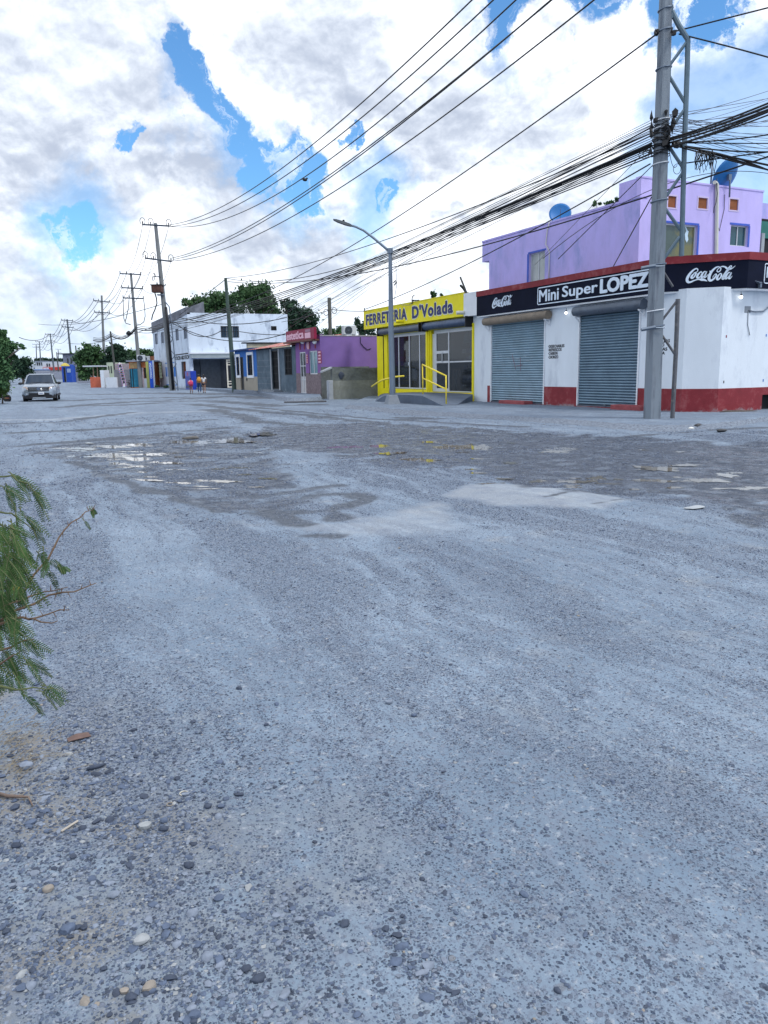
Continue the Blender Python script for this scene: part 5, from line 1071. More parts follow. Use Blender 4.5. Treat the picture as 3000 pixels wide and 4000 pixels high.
# ---------------------------------------------------------------- poles
woodp = M('pole_wood', (.075, .08, .075), .9, .3, 3, .4, 20, stretch=(4, 4, .6)); concp = M('pole_concrete', (.19, .20, .205), .85, .2, 1.5, .3, 20, stretch=(3, 3, .5), stain=(.10, .11, .13), sscale=1.2, sth=(.5, .66), damt=.6)
concf = M('pole_far', (.10, .12, .14), .85, .2, 1.5, .2); greenp = M('pole_green', (.055, .085, .075), .8, .3, 1.5, .2, stretch=(3, 3, .4))
arm_m = M('crossarm', (.05, .07, .10), .6, .2)
def pole_ends(bx, by, tx, ty, h):
    px = math.hypot(tx-bx, ty-by); dep = h*F_PX/px
    B = at_d(bx, by, dep); n = np.array([FW[0], FW[1], 0]); n /= np.linalg.norm(n)
    d = ray(tx, ty); T = C0+d*(((B-C0) @ n)/(d @ n)); return B, T
def utility_pole(bx, by, tx, ty, h, arms, lab, r=.16, mat=None, grp='power poles along the street', name='utility_pole', armw=None):
    B, T = pole_ends(bx, by, tx, ty, h); t = thing(name, lab, 'utility pole', B, grp); ax = T-B; L_ = np.linalg.norm(ax); B2 = B-ax/L_*.6
    MB().tube([B2, B+ax*.5, T], [r*1.15, r*.9, r*.62], 10).build('pole_shaft', mat or concf, t, smooth=True, auto=60)
    out = []
    for (x0, y0, x1, y1, kind) in arms:                     # arm end pixels; arm lies across the street direction
        f = ((y0+y1)/2-ty)/(by-ty); c = T+(B-T)*f; n = np.array([FW[0], FW[1], 0]); n /= np.linalg.norm(n)
        def on(x, y): d = ray(x, y); return C0+d*(((c-C0) @ n)/(d @ n))
        P, Q = on(x0, y0), on(x1, y1); P = P-n*.14; Q = Q-n*.14
        a = MB().tube([P, Q], .075, 4).build('crossarm', arm_m, t)
        pts = [P+(Q-P)*k for k in ((.02, .32, .98) if kind else (.02, .98))]
        for p in pts: MB().lathe(p, [(.03, .05), (.06, .10), (.04, .16), (.07, .2), (.03, .30), (.01, .33)], 8).build('insulator', blk, a)
        out.append(pts)
    return t, B, T, out
nrm = np.array([FW[0], FW[1], 0]); nrm /= np.linalg.norm(nrm); rt_ = np.array([FW[1], -FW[0], 0]); rt_ /= np.linalg.norm(rt_)
def obox(mb, c, hx, hy, hz): V = [c+rt_*sx*hx+nrm*sy*hy+np.array([0, 0, sz*hz]) for sz in (-1, 1) for sx, sy in ((-1, -1), (1, -1), (1, 1), (-1, 1))]; return mb.hexa(V)
p1, B1, T1, A1 = utility_pole(675, 1528, 607, 872, 16.8, [(557, 878, 663, 884, 1), (568, 1009, 672, 1022, 1)], 'tall concrete power pole with rusty transformer beside the white building', r=.26, mat=concp)
# crossarm insulators of the near pole: looped jumpers
for pts in A1:
    for p in pts:
        MB().tube([p+np.array([.24*math.cos(a), 0, .30+.32*math.sin(a)]) for a in np.linspace(-1.2, 4.0, 12)], .03, 5).build('jumper_loop', blk, p1, smooth=True)
nrm = np.array([FW[0], FW[1], 0]); nrm /= np.linalg.norm(nrm)
def P1pt(px, py, off=0):
    d = ray(px, py); return C0+d*(((B1-C0) @ nrm+off)/(d @ nrm))
tr = thing('transformer', 'rusty brown box transformer strapped to the tall power pole', 'transformer', P1pt(612, 1130, -.4))
P, Q = P1pt(597, 1144, -.9), P1pt(634, 1118, -.9); wdt = np.linalg.norm(P1pt(597, 1130)-P1pt(634, 1130))
cc = P1pt(615, 1129, -.55)
rusty = M('transformer_rust', (.095, .045, .035), .85, .4, 3, .4, stain=(.06, .05, .05), sscale=2)
obox(MB(), cc, .48, .42, .33).build('tank', rusty, tr, bevel=.04); obox(MB(), cc+np.array([0, 0, .36]), .56, .48, .035).build('lid', blk, tr)
MB().lathe(cc+np.array([0, 0, .39]), [(.05, 0), (.08, .08), (.05, .16), (.03, .28)], 8).build('bushing', blk, tr)
obox(MB(), P1pt(628, 1152, -.3), .3, .25, .05).build('support_bracket', steel, tr)
MB().tube([P1pt(x, y, -.4) for x, y in ((605, 1145), (611, 1165), (613, 1185), (605, 1210), (596, 1230), (592, 1250))], .06, 6).build('drop_cable', blk, tr, smooth=True)
mb = MB().tube([P1pt(602, 1081, -.3), P1pt(626, 1081, -.3)], .05, 6); mb.build('side_arm', arm_m, p1); MB().tube([P1pt(x, y, -.3) for x, y in ((606, 1082), (605, 1072), (600, 1067))], .06, 6).build('cutout', blk, p1)
MB().tube([P1pt(594, 1082, -.3), P1pt(598, 1098, -.3), P1pt(604, 1090, -.3), P1pt(600, 1080, -.3), P1pt(594, 1082, -.3)], .04, 5).build('coil', blk, p1); MB().tube([P1pt(638, 1117), P1pt(645, 1116), P1pt(646, 1108)], .05, 5).build('cutout', blk, p1)
# pipe truss that braces the near pole and black riser
MB().tube([P1pt(648, 1200, -.4), P1pt(655, 1260, -.4), P1pt(677, 1522, -.4)], .13, 8).build('black_riser', blk, p1, smooth=True)
def truss(t, Pf, pts, zig, r, r2, nm='brace_pipe', mat=None):
    MB().tube([Pf(*p) for p in pts], r, 8).build(nm, mat or steel, t, smooth=True, auto=40)
    for a, b_ in zig: MB().tube([Pf(*a), Pf(*b_)], r2, 6).build('diagonal_strut', mat or steel, t)
truss(p1, lambda x, y: P1pt(x, y, -.2), [(645, 1178), (661, 1198), (670, 1270), (696, 1527)], [((653, 1252), (668, 1232)), ((663, 1306), (676, 1327)), ((662, 1345), (676, 1322)), ((669, 1370), (684, 1388)), ((669, 1408), (684, 1388)), ((675, 1440), (690, 1420)), ((679, 1482), (694, 1507))], .055, .04)
p2, B2, T2, A2 = utility_pole(551, 1519, 511, 1066, 13.8, [(469, 1069, 552, 1073, 1), (476, 1124, 560, 1128, 1), (481, 1164, 563, 1167, 1)], 'second power pole from the white building, with three crossarms and hanging loops', r=.21, mat=concp)
n2 = ((B2-C0) @ nrm)
def P2pt(x, y, off=-.2): d = ray(x, y); return C0+d*((n2+off)/(d @ nrm))
for pl in (((481, 1168), (482, 1215), (484, 1245), (492, 1263), (510, 1268)), ((504, 1168), (502, 1200), (494, 1240), (488, 1258)), ((561, 1170), (565, 1200), (567, 1235), (562, 1257), (548, 1268), (536, 1266))):
    MB().tube([P2pt(*q) for q in pl], .045, 6).build('cable_loop', blk, p2, smooth=True)
p3, B3, T3, A3 = utility_pole(411, 1500, 397, 1154, 13.8, [(366, 1174, 430, 1180, 1), (369, 1219, 431, 1223, 1)], 'third power pole from the white building, by the pale green house', r=.22, mat=concp)
n3 = ((B3-C0) @ nrm); d_ = ray(416, 1366); c3 = C0+d_*((n3-.25)/(d_ @ nrm)); obox(MB(), c3, .25, .15, .42).build('meter_box', M('meter_grey', (.35, .38, .42), .6), p3)
p4, B4, T4, A4 = utility_pole(288, 1494, 262, 1247, 13.8, [(240, 1250, 286, 1253, 1), (242, 1276, 288, 1280, 1)], 'fourth power pole from the white building, before the grey tower house', r=.26)
p5, B5, T5, A5 = utility_pole(214, 1480, 196, 1303, 13.8, [(177, 1305, 214, 1306, 1), (179, 1331, 216, 1332, 1)], 'fifth power pole from the white building, over the red shop banner', r=.26)
p6, B6, T6, A6 = utility_pole(162, 1466, 154, 1334, 13.8, [(138, 1333, 169, 1335, 1), (140, 1355, 170, 1356, 1)], 'sixth power pole from the white building, right one of a close pair', r=.28)
p7, B7, T7, A7 = utility_pole(145, 1464, 141, 1345, 13.8, [(127, 1345, 152, 1346, 1), (128, 1356, 152, 1357, 1)], 'seventh power pole, left one of a close pair far down the street', r=.28)
p8, B8, T8, A8 = utility_pole(231, 1470, 227, 1366, 13.8, [(217, 1364, 239, 1365, 1), (227, 1376, 240, 1377, 1)], 'thin distant power pole right of the fifth one', r=.3)
utility_pole(457, 1513, 431, 1294, 7.6, [], 'leaning wooden pole beside the barber flag', r=.16, mat=woodp, grp=None, name='wooden_pole')
utility_pole(312, 1500, 295, 1350, 7.2, [], 'short wooden pole right of the fourth power pole', r=.17, mat=woodp, grp=None, name='wooden_pole')
utility_pole(232, 1476, 221, 1376, 7.2, [], 'short dark wooden pole in front of the red banner', r=.2, mat=woodp, grp=None, name='wooden_pole')
utility_pole(172, 1462, 165, 1394, 7, [], 'short far wooden pole left of the red banner', r=.2, mat=woodp, grp=None, name='wooden_pole')
utility_pole(140, 1462, 136, 1404, 7, [], 'farthest short pole beside the blue roofed shed', r=.2, mat=woodp, grp=None, name='wooden_pole')
gp_, BG, TG, _ = utility_pole(917, 1529, 881, 1086, 9.6, [], 'leaning green painted pole beside the cream gate', r=.19, mat=greenp, grp=None, name='wooden_pole')
# wooden pole behind the salon
dq = 48.0
Bq = at_y(1291, 1313, 49.0); Tq = at_y(1286, 1163, 49.0)
wp = thing('wooden_pole', 'dark wooden pole with two coiled cable rings behind the salon', 'utility pole', (Bq[0], 49, 0))
MB().tube([Bq-np.array([0, 0, 3.5]), Tq], .13, 8).build('pole_shaft', woodp, wp, smooth=True)
for x, y in ((1274, 1220), (1306, 1213)): c = at_y(x, y, 48.8); MB().tube([c+np.array([.17*math.cos(a), 0, .20*math.sin(a)]) for a in np.linspace(0, 6.28, 20)], .022, 5).build('cable_ring', blk, wp, smooth=True)
# ---------------------------------------------------------------- big octagonal concrete pole with pipe truss
BL = at_z(2546, 1652); dL = (BL-C0) @ nrm
def LP(x, y, off=0): d = ray(x, y); return C0+d*((dL+off)/(d @ nrm))
pbig = M('pole_concrete_near', (.20, .235, .275), .85, .12, 1.2, .35, 25, stretch=(3, 3, .35), stain=(.085, .10, .13), sscale=1.3, sth=(.48, .62), damt=.75)
lp = thing('concrete_pole', 'massive grey concrete pole at the sidewalk corner carrying the cable bundle', 'utility pole', BL)
TL = LP(2601, 0); TL = BL+(TL-BL)*(17.2/(TL[2]-BL[2]))
mb = MB(); vs = []; ax = TL-BL
for f, wq in ((-.02, .235), (0, .235), (1, .125)):
    c = BL+ax*f; ch = .32*wq
    for sx, sy in ((-1, -ch/wq), (-ch/wq*2, -1), (ch/wq*2, -1), (1, -ch/wq), (1, ch/wq), (ch/wq*2, 1), (-ch/wq*2, 1), (-1, ch/wq)):
        ang = .12; X_, Y2 = rt_*math.cos(ang)+nrm*math.sin(ang), -rt_*math.sin(ang)+nrm*math.cos(ang)
        vs.append(c+X_*wq*sx*.98+Y2*wq*sy*.98)
mb.add(vs, [(i*8+k, i*8+(k+1) % 8, (i+1)*8+(k+1) % 8, (i+1)*8+k) for i in range(2) for k in range(8)]+[tuple(range(7, -1, -1)), tuple(range(16, 24))]).build('pole_shaft', pbig, lp)
def band(y, x0, x1, t=.022, m_=None):
    f = (BL[2]*0+LP((x0+x1)/2, y)[2]-BL[2])/ax[2]; c = BL+ax*f; wq = .235+(.125-.235)*f
    pts = [c+rt_*wq*1.12*math.cos(a)+nrm*wq*1.12*math.sin(a)+np.array([0, 0, .03*math.cos(a)]) for a in np.linspace(0, 2*math.pi, 17)]
    return MB().tube(pts, t, 6)
for y, x0, x1 in ((38, 2580, 2617), (120, 2575, 2613), (268, 2568, 2612), (785, 2545, 2600), (1035, 2535, 2595), (1275, 2520, 2580)): band(y, x0, x1).build('steel_band', steel, lp)
for y in (470, 500, 640, 1213): band(y, 2550, 2600, .016).build('pale_strap', white_trim, lp)
gs = M('pipe_grey', (.12, .175, .22), .5, .2, 3, .1, metal=.3)
truss(lp, lambda x, y: LP(x, y, -.1), [(2624, 45), (2652, 100), (2687, 155), (2685, 250), (2674, 560), (2668, 770), (2662, 1000)], [((2684, 162), (2618, 252)), ((2614, 298), (2676, 402)), ((2676, 424), (2620, 505)), ((2608, 565), (2668, 655)), ((2668, 672), (2604, 765)), ((2598, 815), (2660, 900)), ((2655, 925), (2592, 1012))], .072, .045, 'brace_pipe', gs)
for y0, y1, x in ((20, 72, 2625), (248, 296, 2617), (762, 815, 2601), (1010, 1055, 2592), (1258, 1300, 2583)): MB().tube([LP(x, y0, -.12), LP(x-2, y1, -.12)], .05, 4).build('clamp_plate', gs, lp)
truss(lp, lambda x, y: LP(x, y, -.05), [(2648, 1168), (2640, 1380), (2626, 1640)], [((2590, 1060), (2628, 1120)), ((2584, 1254), (2647, 1172)), ((2581, 1302), (2636, 1384))], .062, .035, 'lower_pipe', M('pipe_brownish', (.10, .105, .12), .6, .3, 6, .2, stain=(.24, .22, .20), sscale=9))
for y in (1040, 1280): MB().tube([LP(2505, y+8, -.3), LP(2560, y-2, -.3)], .05, 4).tube([LP(2556, y, -.28), LP(2596, y, -.28)], .018, 5).build('angle_bracket', steel, lp)
# top crossarms (above the frame) and insulator clusters
for z_, hw in ((16.7, 1.5), (15.3, 1.5)):
    c = BL+ax*(z_/17.2); dsd = np.array([1, .25, 0])/1.03; a = MB().tube([c-dsd*hw, c+dsd*hw], .08, 4).build('crossarm', arm_m, lp)
for i, (x, y, s_) in enumerate([(2545, 455, 1), (2560, 470, 1), (2602, 440, 1), (2637, 445, 1.4), (2545, 490, 1.1), (2546, 525, 1), (2543, 510, 1), (2630, 475, 1.2), (2600, 496, 1), (2627, 500, 1.4), (2612, 540, 1), (2615, 515, 1), (2540, 590, 1), (2645, 565, 1.4), (2600, 560, 1.2), (2630, 562, 1), (2560, 130, .9), (2567, 125, 1.0), (2632, 130, 1.2), (2625, 120, .8)]):
    MB().blob(LP(x, y, -.25), (.06*s_, .06*s_, .09*s_), i, 1, .5).build('insulator', blk, lp)
mb = MB()
for k in range(26):
    y = 480+k*5.0; f = (LP(2570, y)[2]-BL[2])/ax[2]; c = BL+ax*f; wq = .235+(.125-.235)*f; tl = rnd.uniform(-.12, .12); ex = rnd.uniform(1.12, 1.3)
    mb.tube([c+rt_*wq*ex*math.cos(a)+nrm*wq*ex*math.sin(a)+np.array([0, 0, tl*math.cos(a+rnd.uniform(-.3, .3))]) for a in np.linspace(0, 6.28, 11)], rnd.choice([.008, .012, .016]), 4, caps=False)
mb.build('wrapped_wires', blk, lp)
# ---------------------------------------------------------------- street lamp
BS = at_z(1532, 1590); dS = (BS-C0) @ nrm
def SP(x, y, off=0): d = ray(x, y); return C0+d*((dS+off)/(d @ nrm))
sl = thing('street_lamp', 'galvanised street lamp with curved arm on a tapered concrete foot', 'street lamp', BS); lampm = M('lamp_post_steel', (.17, .215, .275), .5, .12, 2, .05, metal=.4, stain=(.28, .30, .30), sscale=2, sth=(.6, .75))
MB().tube([SP(1534, 1560), SP(1528, 1300), SP(1524, 975)], [.135, .12, .075], 12).build('post', lampm, sl, smooth=True, auto=60)
MB().tube([SP(x, y) for x, y in ((1524, 985), (1505, 968), (1460, 930), (1420, 900), (1390, 886), (1365, 879))], [.06, .06, .055, .05, .048, .045], 10).build('arm', lampm, sl, smooth=True)
mb = MB(); P, Q = SP(1372, 881), SP(1302, 858); dv = (Q-P)
wv = nrm
prof_ = [(0, .07, .05), (.15, .12, .055), (.35, .16, .06), (.8, .17, .045), (1, .12, .02)]
vs = []
for t_, hw, hh in prof_:
    c = P+dv*t_
    vs += [c-wv*hw-np.array([0, 0, hh]), c+wv*hw-np.array([0, 0, hh]), c+wv*hw*.8+np.array([0, 0, hh]), c-wv*hw*.8+np.array([0, 0, hh])]
mb.add(vs, [(i*4+k, i*4+(k+1) % 4, (i+1)*4+(k+1) % 4, (i+1)*4+k) for i in range(4) for k in range(4)]+[(3, 2, 1, 0), (16, 17, 18, 19)]).build('lamp_head', M('lamp_head_dark', (.05, .065, .08), .5), sl, smooth=True, auto=40)
MB().lathe(SP(1342, 868), [(.05, 0), (.05, .08), (.03, .1)], 10).build('photocell', blk, sl)
MB().tube([SP(1523, 970), SP(1524, 990)], .13, 10).build('clamp_collar', lampm, sl)
c = SP(1534, 1592); mb = MB(); hb_, ht_, hh = .34, .19, .56
c0_ = np.array([BS[0], BS[1], -.02]); V = []
for z_, q in ((0, hb_), (hh, ht_)): V += [c0_+(rt_*sx+nrm*sy)*q+np.array([0, 0, z_]) for sx, sy in ((-1, -1), (1, -1), (1, 1), (-1, 1))]
ca = math.cos(.35); V = [c0_+np.array([(p-c0_)[0]*ca-(p-c0_)[1]*math.sin(.35), (p-c0_)[0]*math.sin(.35)+(p-c0_)[1]*ca, (p-c0_)[2]]) for p in V]
mb.hexa(V).build('concrete_foot', conc, sl, bevel=.03)
MB().tube([SP(x, y, -.2) for x, y in ((1537, 1105), (1545, 1095), (1547, 1105), (1540, 1115))], .03, 5).build('cable_knot', blk, sl)
wgrey = M('thin_wire', (.035, .045, .065), .5, .1, 3, 0)
# ---------------------------------------------------------------- wires
def wire(A, B, mid=None, r=.013, mat=None, n=22, sag=None, wob=0):
    A = np.array(A, float); B = np.array(B, float)
    def P(t, s): return A+(B-A)*t-np.array([0, 0, 4*s*t*(1-t)])
    if sag is None:
        sag = 0.
        if mid is not None:
            lo, hi = -1., 9.
            def err(s):
                best = None
                for t in np.linspace(.02, .98, 49):
                    p = P(t, s)
                    if depth(p) <= .5: continue
                    x, y = proj(p)
                    if best is None or abs(x-mid[0]) < best[0]: best = (abs(x-mid[0]), y)
                return best[1]-mid[1]
            for _ in range(24):
                m_ = (lo+hi)/2
                if err(m_) < 0: lo = m_
                else: hi = m_
            sag = (lo+hi)/2
    pts = [P(t, sag)+(np.array([0, 0, wob*math.sin(t*60)]) if wob else 0) for t in np.linspace(0, 1, n)]
    o = MB().tube(pts, r, 5, caps=False).build('wire', mat or blk, smooth=True); return o
G_HV = 'high voltage wires over the street'
def aw(o, lab, grp=None, cat='wire'): return tag(o, lab, cat, grp)
hv = [((664, 878), 0, (904, 787), (2480, -640)), ((664, 884), 0, (904, 814), (2585, -640)), ((662, 884), 0, (1266, 633), (2670, -640)), ((672, 1008), 0, (904, 922), (2705, -470)), ((675, 1014), 0, (949, 913), (2700, -480)), ((672, 1020), 0, (995, 922), (2860, -440))]
names = ['topmost high voltage wire rising to the upper right from the tall pole', 'second high voltage wire from the top, curving to the upper right', 'third high voltage wire from the top, just below the second', 'fourth high voltage wire, first from the lower crossarm', 'fifth high voltage wire, middle one from the lower crossarm', 'lowest high voltage wire from the lower crossarm to the upper right']
for (a, _, m_, b_), lb in zip(hv, names): aw(wire(P1pt(*a), LP(*b_), m_, r=.028, n=36), lb, G_HV)
def span(Pa, Pb, s, lab, grp, r=.03): aw(wire(Pa, Pb, sag=s, r=r, n=18), lab, grp)
chain = [(A1, A2, 'first span'), (A2, A3, 'second span'), (A3, A4, 'third span'), (A4, A5, 'fourth span'), (A5, A6, 'fifth span')]
for i, (a, b_, nm) in enumerate(chain):
    for k in range(2):
        for j in range(3): span(a[k][j], b_[k][j], 1.5 if i == 0 else 1.2+.2*i, f'far high voltage wire of the {nm} left of the white building', 'high voltage wires down the street, '+nm, r=.022+.008*i)
# long single wires
aw(wire(LP(2562, 135, -.2), at_d(890, 1195, 66), (1451, 915), r=.022, n=30), 'single wire from the insulator near the top of the big pole to the left')
aw(wire(LP(2540, 640), F0.w(*F0.uv(1432, 1208), .1), (2046, 911), r=.020, n=30), 'thin wire from the big pole down to the left end of the yellow sign')
aw(wire(at_d(3150, 560, 20), at_d(890, 1100, 66), (1882, 961), r=.026, n=40), 'black wire crossing the whole lilac wall to the green pole')
aw(wire(LP(2555, 640), at_d(2180, 1012, 23.3), None, r=.012), 'slanting thin wire from the big pole to the shop roof')
aw(wire(LP(2550, 560, .2), PS.w(*PS.uv(2090, 1036), .02), None, r=.008), 'faint wire from the cable knot to the lilac side wall')
aw(wire(LP(2545, 770, .1), F0.w(*F0.uv(2398, 1040), .02), None, r=.017), 'short black stay wire from the big pole to the red coping')
aw(wire(at_d(2120, 1010, 21.5), LP(3100, 700, 3), (2568, 700), r=.010), 'sagging faint wire above the lilac parapet')
aw(wire(TG, LP(2540, 500), (1529, 985), r=.022, n=34), 'wire from the green pole top to the insulator cluster')
aw(wire(TG, LP(2545, 520), (1498, 940), r=.020, n=34), 'upper wire from the green pole top to the insulator cluster')
aw(wire(TG-np.array([0, 0, .1]), P1pt(700, 1232), None, r=.028), 'wire from the green pole top down left to the tall power pole')
# thick cable bundle
G_TB = 'thick black cables of the main bundle'
for k, (yo, r_) in enumerate(((0, .036), (3.5, .030), (7, .034), (11, .024), (15, .020), (19, .018))):
    a = LP(2545, 560+yo*1.9, -.15+.05*k); b_ = P1pt(662, 1255+yo*2.2, -.3)
    aw(wire(a, b_, (1529, 980+yo*1.7), r=r_*(.85 if k < 2 else .6), n=46, wob=0), 'thick black telephone cable in the bundle sagging left from the big pole', G_TB)
for k, (y0, my, y1) in enumerate(((600, 1003, 1285), (610, 1010, 1300))):
    aw(wire(LP(2545, y0), P1pt(662, y1, -.2), (1529, my), r=.018, n=40), 'thin cable hanging just under the thick bundle', 'cables under the main bundle')
G_FN = 'thin fan of wires left of the big pole'
fan = [(470, 1060, 1190, 64), (478, 1050, 1215, 64), (486, 1100, 1200, 60), (492, 1010, 1230, 70), (500, 1120, 1215, 58), (506, 1080, 1245, 60), (514, 1160, 1232, 55), (520, 1180, 1250, 52), (526, 1140, 1262, 54), (532, 1200, 1268, 50), (540, 1220, 1290, 50), (547, 1110, 1292, 55), (585, 1230, 1305, 50), (555, 1015, 1268, 66)]
for k, (y0, x1, y1, dd) in enumerate(fan):
    m_ = (1650+k*6, 905+k*4.5+(3 if k % 2 else -2))
    aw(wire(LP(2543+(k % 3)*3, y0), at_d(x1, y1, dd), m_, r=.0075+.0018*(k % 3), n=30, mat=wgrey), 'thin dark wire fanning down left from the insulators of the big pole', G_FN)
# cables right of the big pole
G_RT = 'thick cables right of the big pole'
for k, (y0, y1, r_) in enumerate(((545, 392, .028), (552, 405, .036), (562, 418, .030), (575, 440, .022), (580, 424, .034))):
    aw(wire(LP(2600, y0, -.1), at_d(3080, y1-22, 17), (2880, (y0*.3+y1*.7)+12), r=r_*.9, n=24), 'thick black cable rising to the right edge from the big pole', G_RT)
aw(wire(LP(2610, 557, -.1), at_d(3100, 510, 19), (2850, 545), r=.018), 'nearly level black cable to the right edge, upper of two')
aw(wire(LP(2620, 558, -.1), at_d(3100, 560, 19), (2850, 560), r=.014), 'level black cable to the right edge, lower of two')
G_RF = 'thin wires spreading right of the big pole'
for k in range(24):
    y0 = 445+rnd.random()*85; y1 = 325+k*14.5+rnd.uniform(-8, 8); 
    aw(wire(LP(2615+rnd.random()*12, y0), at_d(3110, y1, 24+rnd.random()*6), None, r=.0065 if k % 3 else .009, n=12, sag=rnd.uniform(.0, .25), mat=wgrey), 'thin wire spreading from the big pole to the right edge', G_RF)
aw(wire(LP(2640, 122), at_d(3120, 0, 19), None, r=.02), 'upper single wire from the big pole climbing to the top right corner')
aw(wire(LP(2652, 133), at_d(3120, 258, 19), (2830, 178), r=.02), 'single wire descending right from the insulator near the pole top')
G_LW = 'cables with the tangled knot over the lilac house'
for k, (a, b_, mid, r_) in enumerate((((2645, 565), (3110, 668), (2850, 612), .026), ((2640, 570), (3110, 690), (2850, 625), .020), ((2650, 566), (3110, 590), (2900, 592), .020), ((2660, 640), (3110, 580), (2850, 614), .018), ((2730, 588), (3110, 700), (2900, 632), .022), ((2735, 585), (3110, 715), (2930, 636), .016))):
    aw(wire(LP(*a), at_d(b_[0], b_[1], 19), mid, r=r_, n=20), 'sagging cable right of the big pole passing the tangled knot', G_LW)
tk = MB()
for k in range(26):
    x = rnd.uniform(2715, 2785); y = rnd.uniform(582, 600); l = rnd.uniform(25, 85); dx = rnd.uniform(-18, 18)
    pts = [LP(x, y, -.8), LP(x+dx, y+l*.5, -.8+rnd.uniform(-.1, .1)), LP(x+dx*.4, y+l, -.8)]
    if k % 2: pts += [LP(x-dx*.6+8, y+l*.6, -.75), LP(x+10, y+4, -.8)]
    tk.tube(pts, rnd.choice([.007, .010, .014]), 4)
tag(tk.build('wire_tangle', blk, smooth=True), 'tangled knot of cut black cables hanging beside the big pole', 'wire tangle')
for k, (c, rr_) in enumerate(((LP(2645, 660, -.3), (.10, .13)), (LP(2530, 600, -.3), (.12, .10)), (LP(2515, 605, -.3), (.14, .09)))):
    tag(MB().tube([c+rt_*rr_[0]*math.cos(a)+np.array([0, 0, rr_[1]*math.sin(a)]) for a in np.linspace(0, 6.28, 18)], .008, 5).build('wire_loop', blk, smooth=True), ['wire loop right of the big pole above the lilac parapet', 'upper slack wire loop at the left of the big pole', 'lower slack wire loop at the left of the big pole'][k], 'wire loop')
aw(wire(LP(2615, 590), LP(2645, 645), None, r=.008, sag=.2), 'slack wire hanging to the loop right of the pole')
# wires around the white building
G_WB = 'wires crossing the white building'
for (a, b_, s_) in (((662, 1262), (900, 1195), .2), ((665, 1260), (905, 1225), .3), ((665, 1258), (1125, 1300), 1.2), ((690, 1262), (870, 1288), .9), ((700, 1240), (1120, 1240), .6), ((935, 1295), (1116, 1308), .1)):
    aw(wire(P1pt(*a, -.5), at_d(b_[0], b_[1], 66), None, r=.035, sag=s_), 'dark cable crossing in front of the white building', G_WB)
G_P12 = 'low cables between the first two power poles'
for k, (y0, y1, r_) in enumerate(((1278, 1268, .05), (1285, 1272, .06), (1296, 1280, .03), (1270, 1262, .03))): aw(wire(P1pt(655, y1), P2pt(533, y0), None, r=r_, sag=.3), 'low cable from the tall pole to the second power pole', G_P12)
for k, (y0, y1, r_) in enumerate(((1285, 1312, .07), (1280, 1306, .04), (1276, 1300, .03))): aw(wire(P2pt(530, y0), at_d(435, y1, 92), None, r=r_, sag=.7), 'low cable from the second pole past the leaning wooden pole', 'low cables past the leaning wooden pole'); aw(wire(at_d(435, y1, 92), at_d(365, y1+18, 96), None, r=r_, sag=.3), 'low cable left of the leaning wooden pole', 'low cables left of the leaning wooden pole')
MB_ = MB().blob(P2pt(503, 1302), (.28, .2, .28), 3); tag(MB_.build('splice_box', blk, smooth=True), 'black splice box on the low cables at the second pole', 'splice box')
for (a, b_, da, db, lb) in (((1500, 1215), (1292, 1208), 43, 48, 'wire from the yellow sign mast to the ringed wooden pole'), ((1285, 1212), (1100, 1258), 48, 70, 'wire from the ringed wooden pole to the trees')):
    aw(wire(at_d(1433 if a[0] == 1500 else a[0], a[1], da), at_d(*b_, db), None, r=.02, sag=.05), lb)
for y, x1, lb in ((1320, 262, 'faint wire from the second pole toward the far left, upper'), (1246, 150, 'faint wire from the third pole arching left')):
    aw(wire(at_d(640, y-60, 88), at_d(x1, y+20, 170), None, r=.04, sag=1.0), lb)
aw(wire(T5, at_d(75, 1318, 150), None, r=.07, sag=1.2), 'faint wire from the fifth pole to the left trees')
# sign mast, roof bits
c = F0.w(*F0.uv(1420, 1270), -.1)
tag(MB().tube([c+np.array([0, .0, -.6]), c+np.array([0, .05, 1.0])], .03, 6).build('sign_mast', blk), 'thin dark mast at the left end of the yellow sign', 'mast')
tag(MB().tube([F0.w(*F0.uv(x, y), -.1) for x, y in ((1816, 1148), (1808, 1125), (1791, 1083))], .045, 6).tube([F0.w(*F0.uv(x, y), -.1) for x, y in ((1812, 1140), (1805, 1128), (1792, 1115), (1800, 1122), (1815, 1143))], .06, 5).build('broken_pole_stub', woodp), 'broken wooden stub sticking up right of the yellow sign', 'wooden stub')
tag(MB().tube([F0.w(*F0.uv(x, y), .05) for x, y in ((1612, 1188), (1616, 1172), (1640, 1172), (1612, 1176), (1614, 1160), (1622, 1152))], .025, 5).build('sign_bracket', blk), 'bent dark bracket on top of the yellow sign', 'bracket')
aw(MB().tube([SP(1547, 1050), SP(1550, 1110), F0.w(*F0.uv(1560, 1170), .3), F0.w(*F0.uv(1585, 1192), .2), F0.w(*F0.uv(1605, 1192), .1), F0.w(*F0.uv(1613, 1182), .05)], .014, 5).build('wire', M('wire_pale', (.22, .25, .28), .6), smooth=True), 'pale slack wire from the street lamp to the yellow sign')
t = thing('bird', 'small black bird perched on a high voltage wire', 'bird', P1pt(1191, 705)); c = at_d(1191, 702, 48)
t.location = tuple(c); MB().blob(c, (.16, .09, .10), 1, 2, .05).blob(c+np.array([.14, 0, .09]), .065, 2, 1, .02).build('body', blk, t, smooth=True); MB().prism([c+np.array([-.12, -.03, 0]), c+np.array([-.34, -.04, -.05]), c+np.array([-.34, .04, -.05]), c+np.array([-.12, .03, 0])], (0, 0, .02)).build('tail', blk, t)
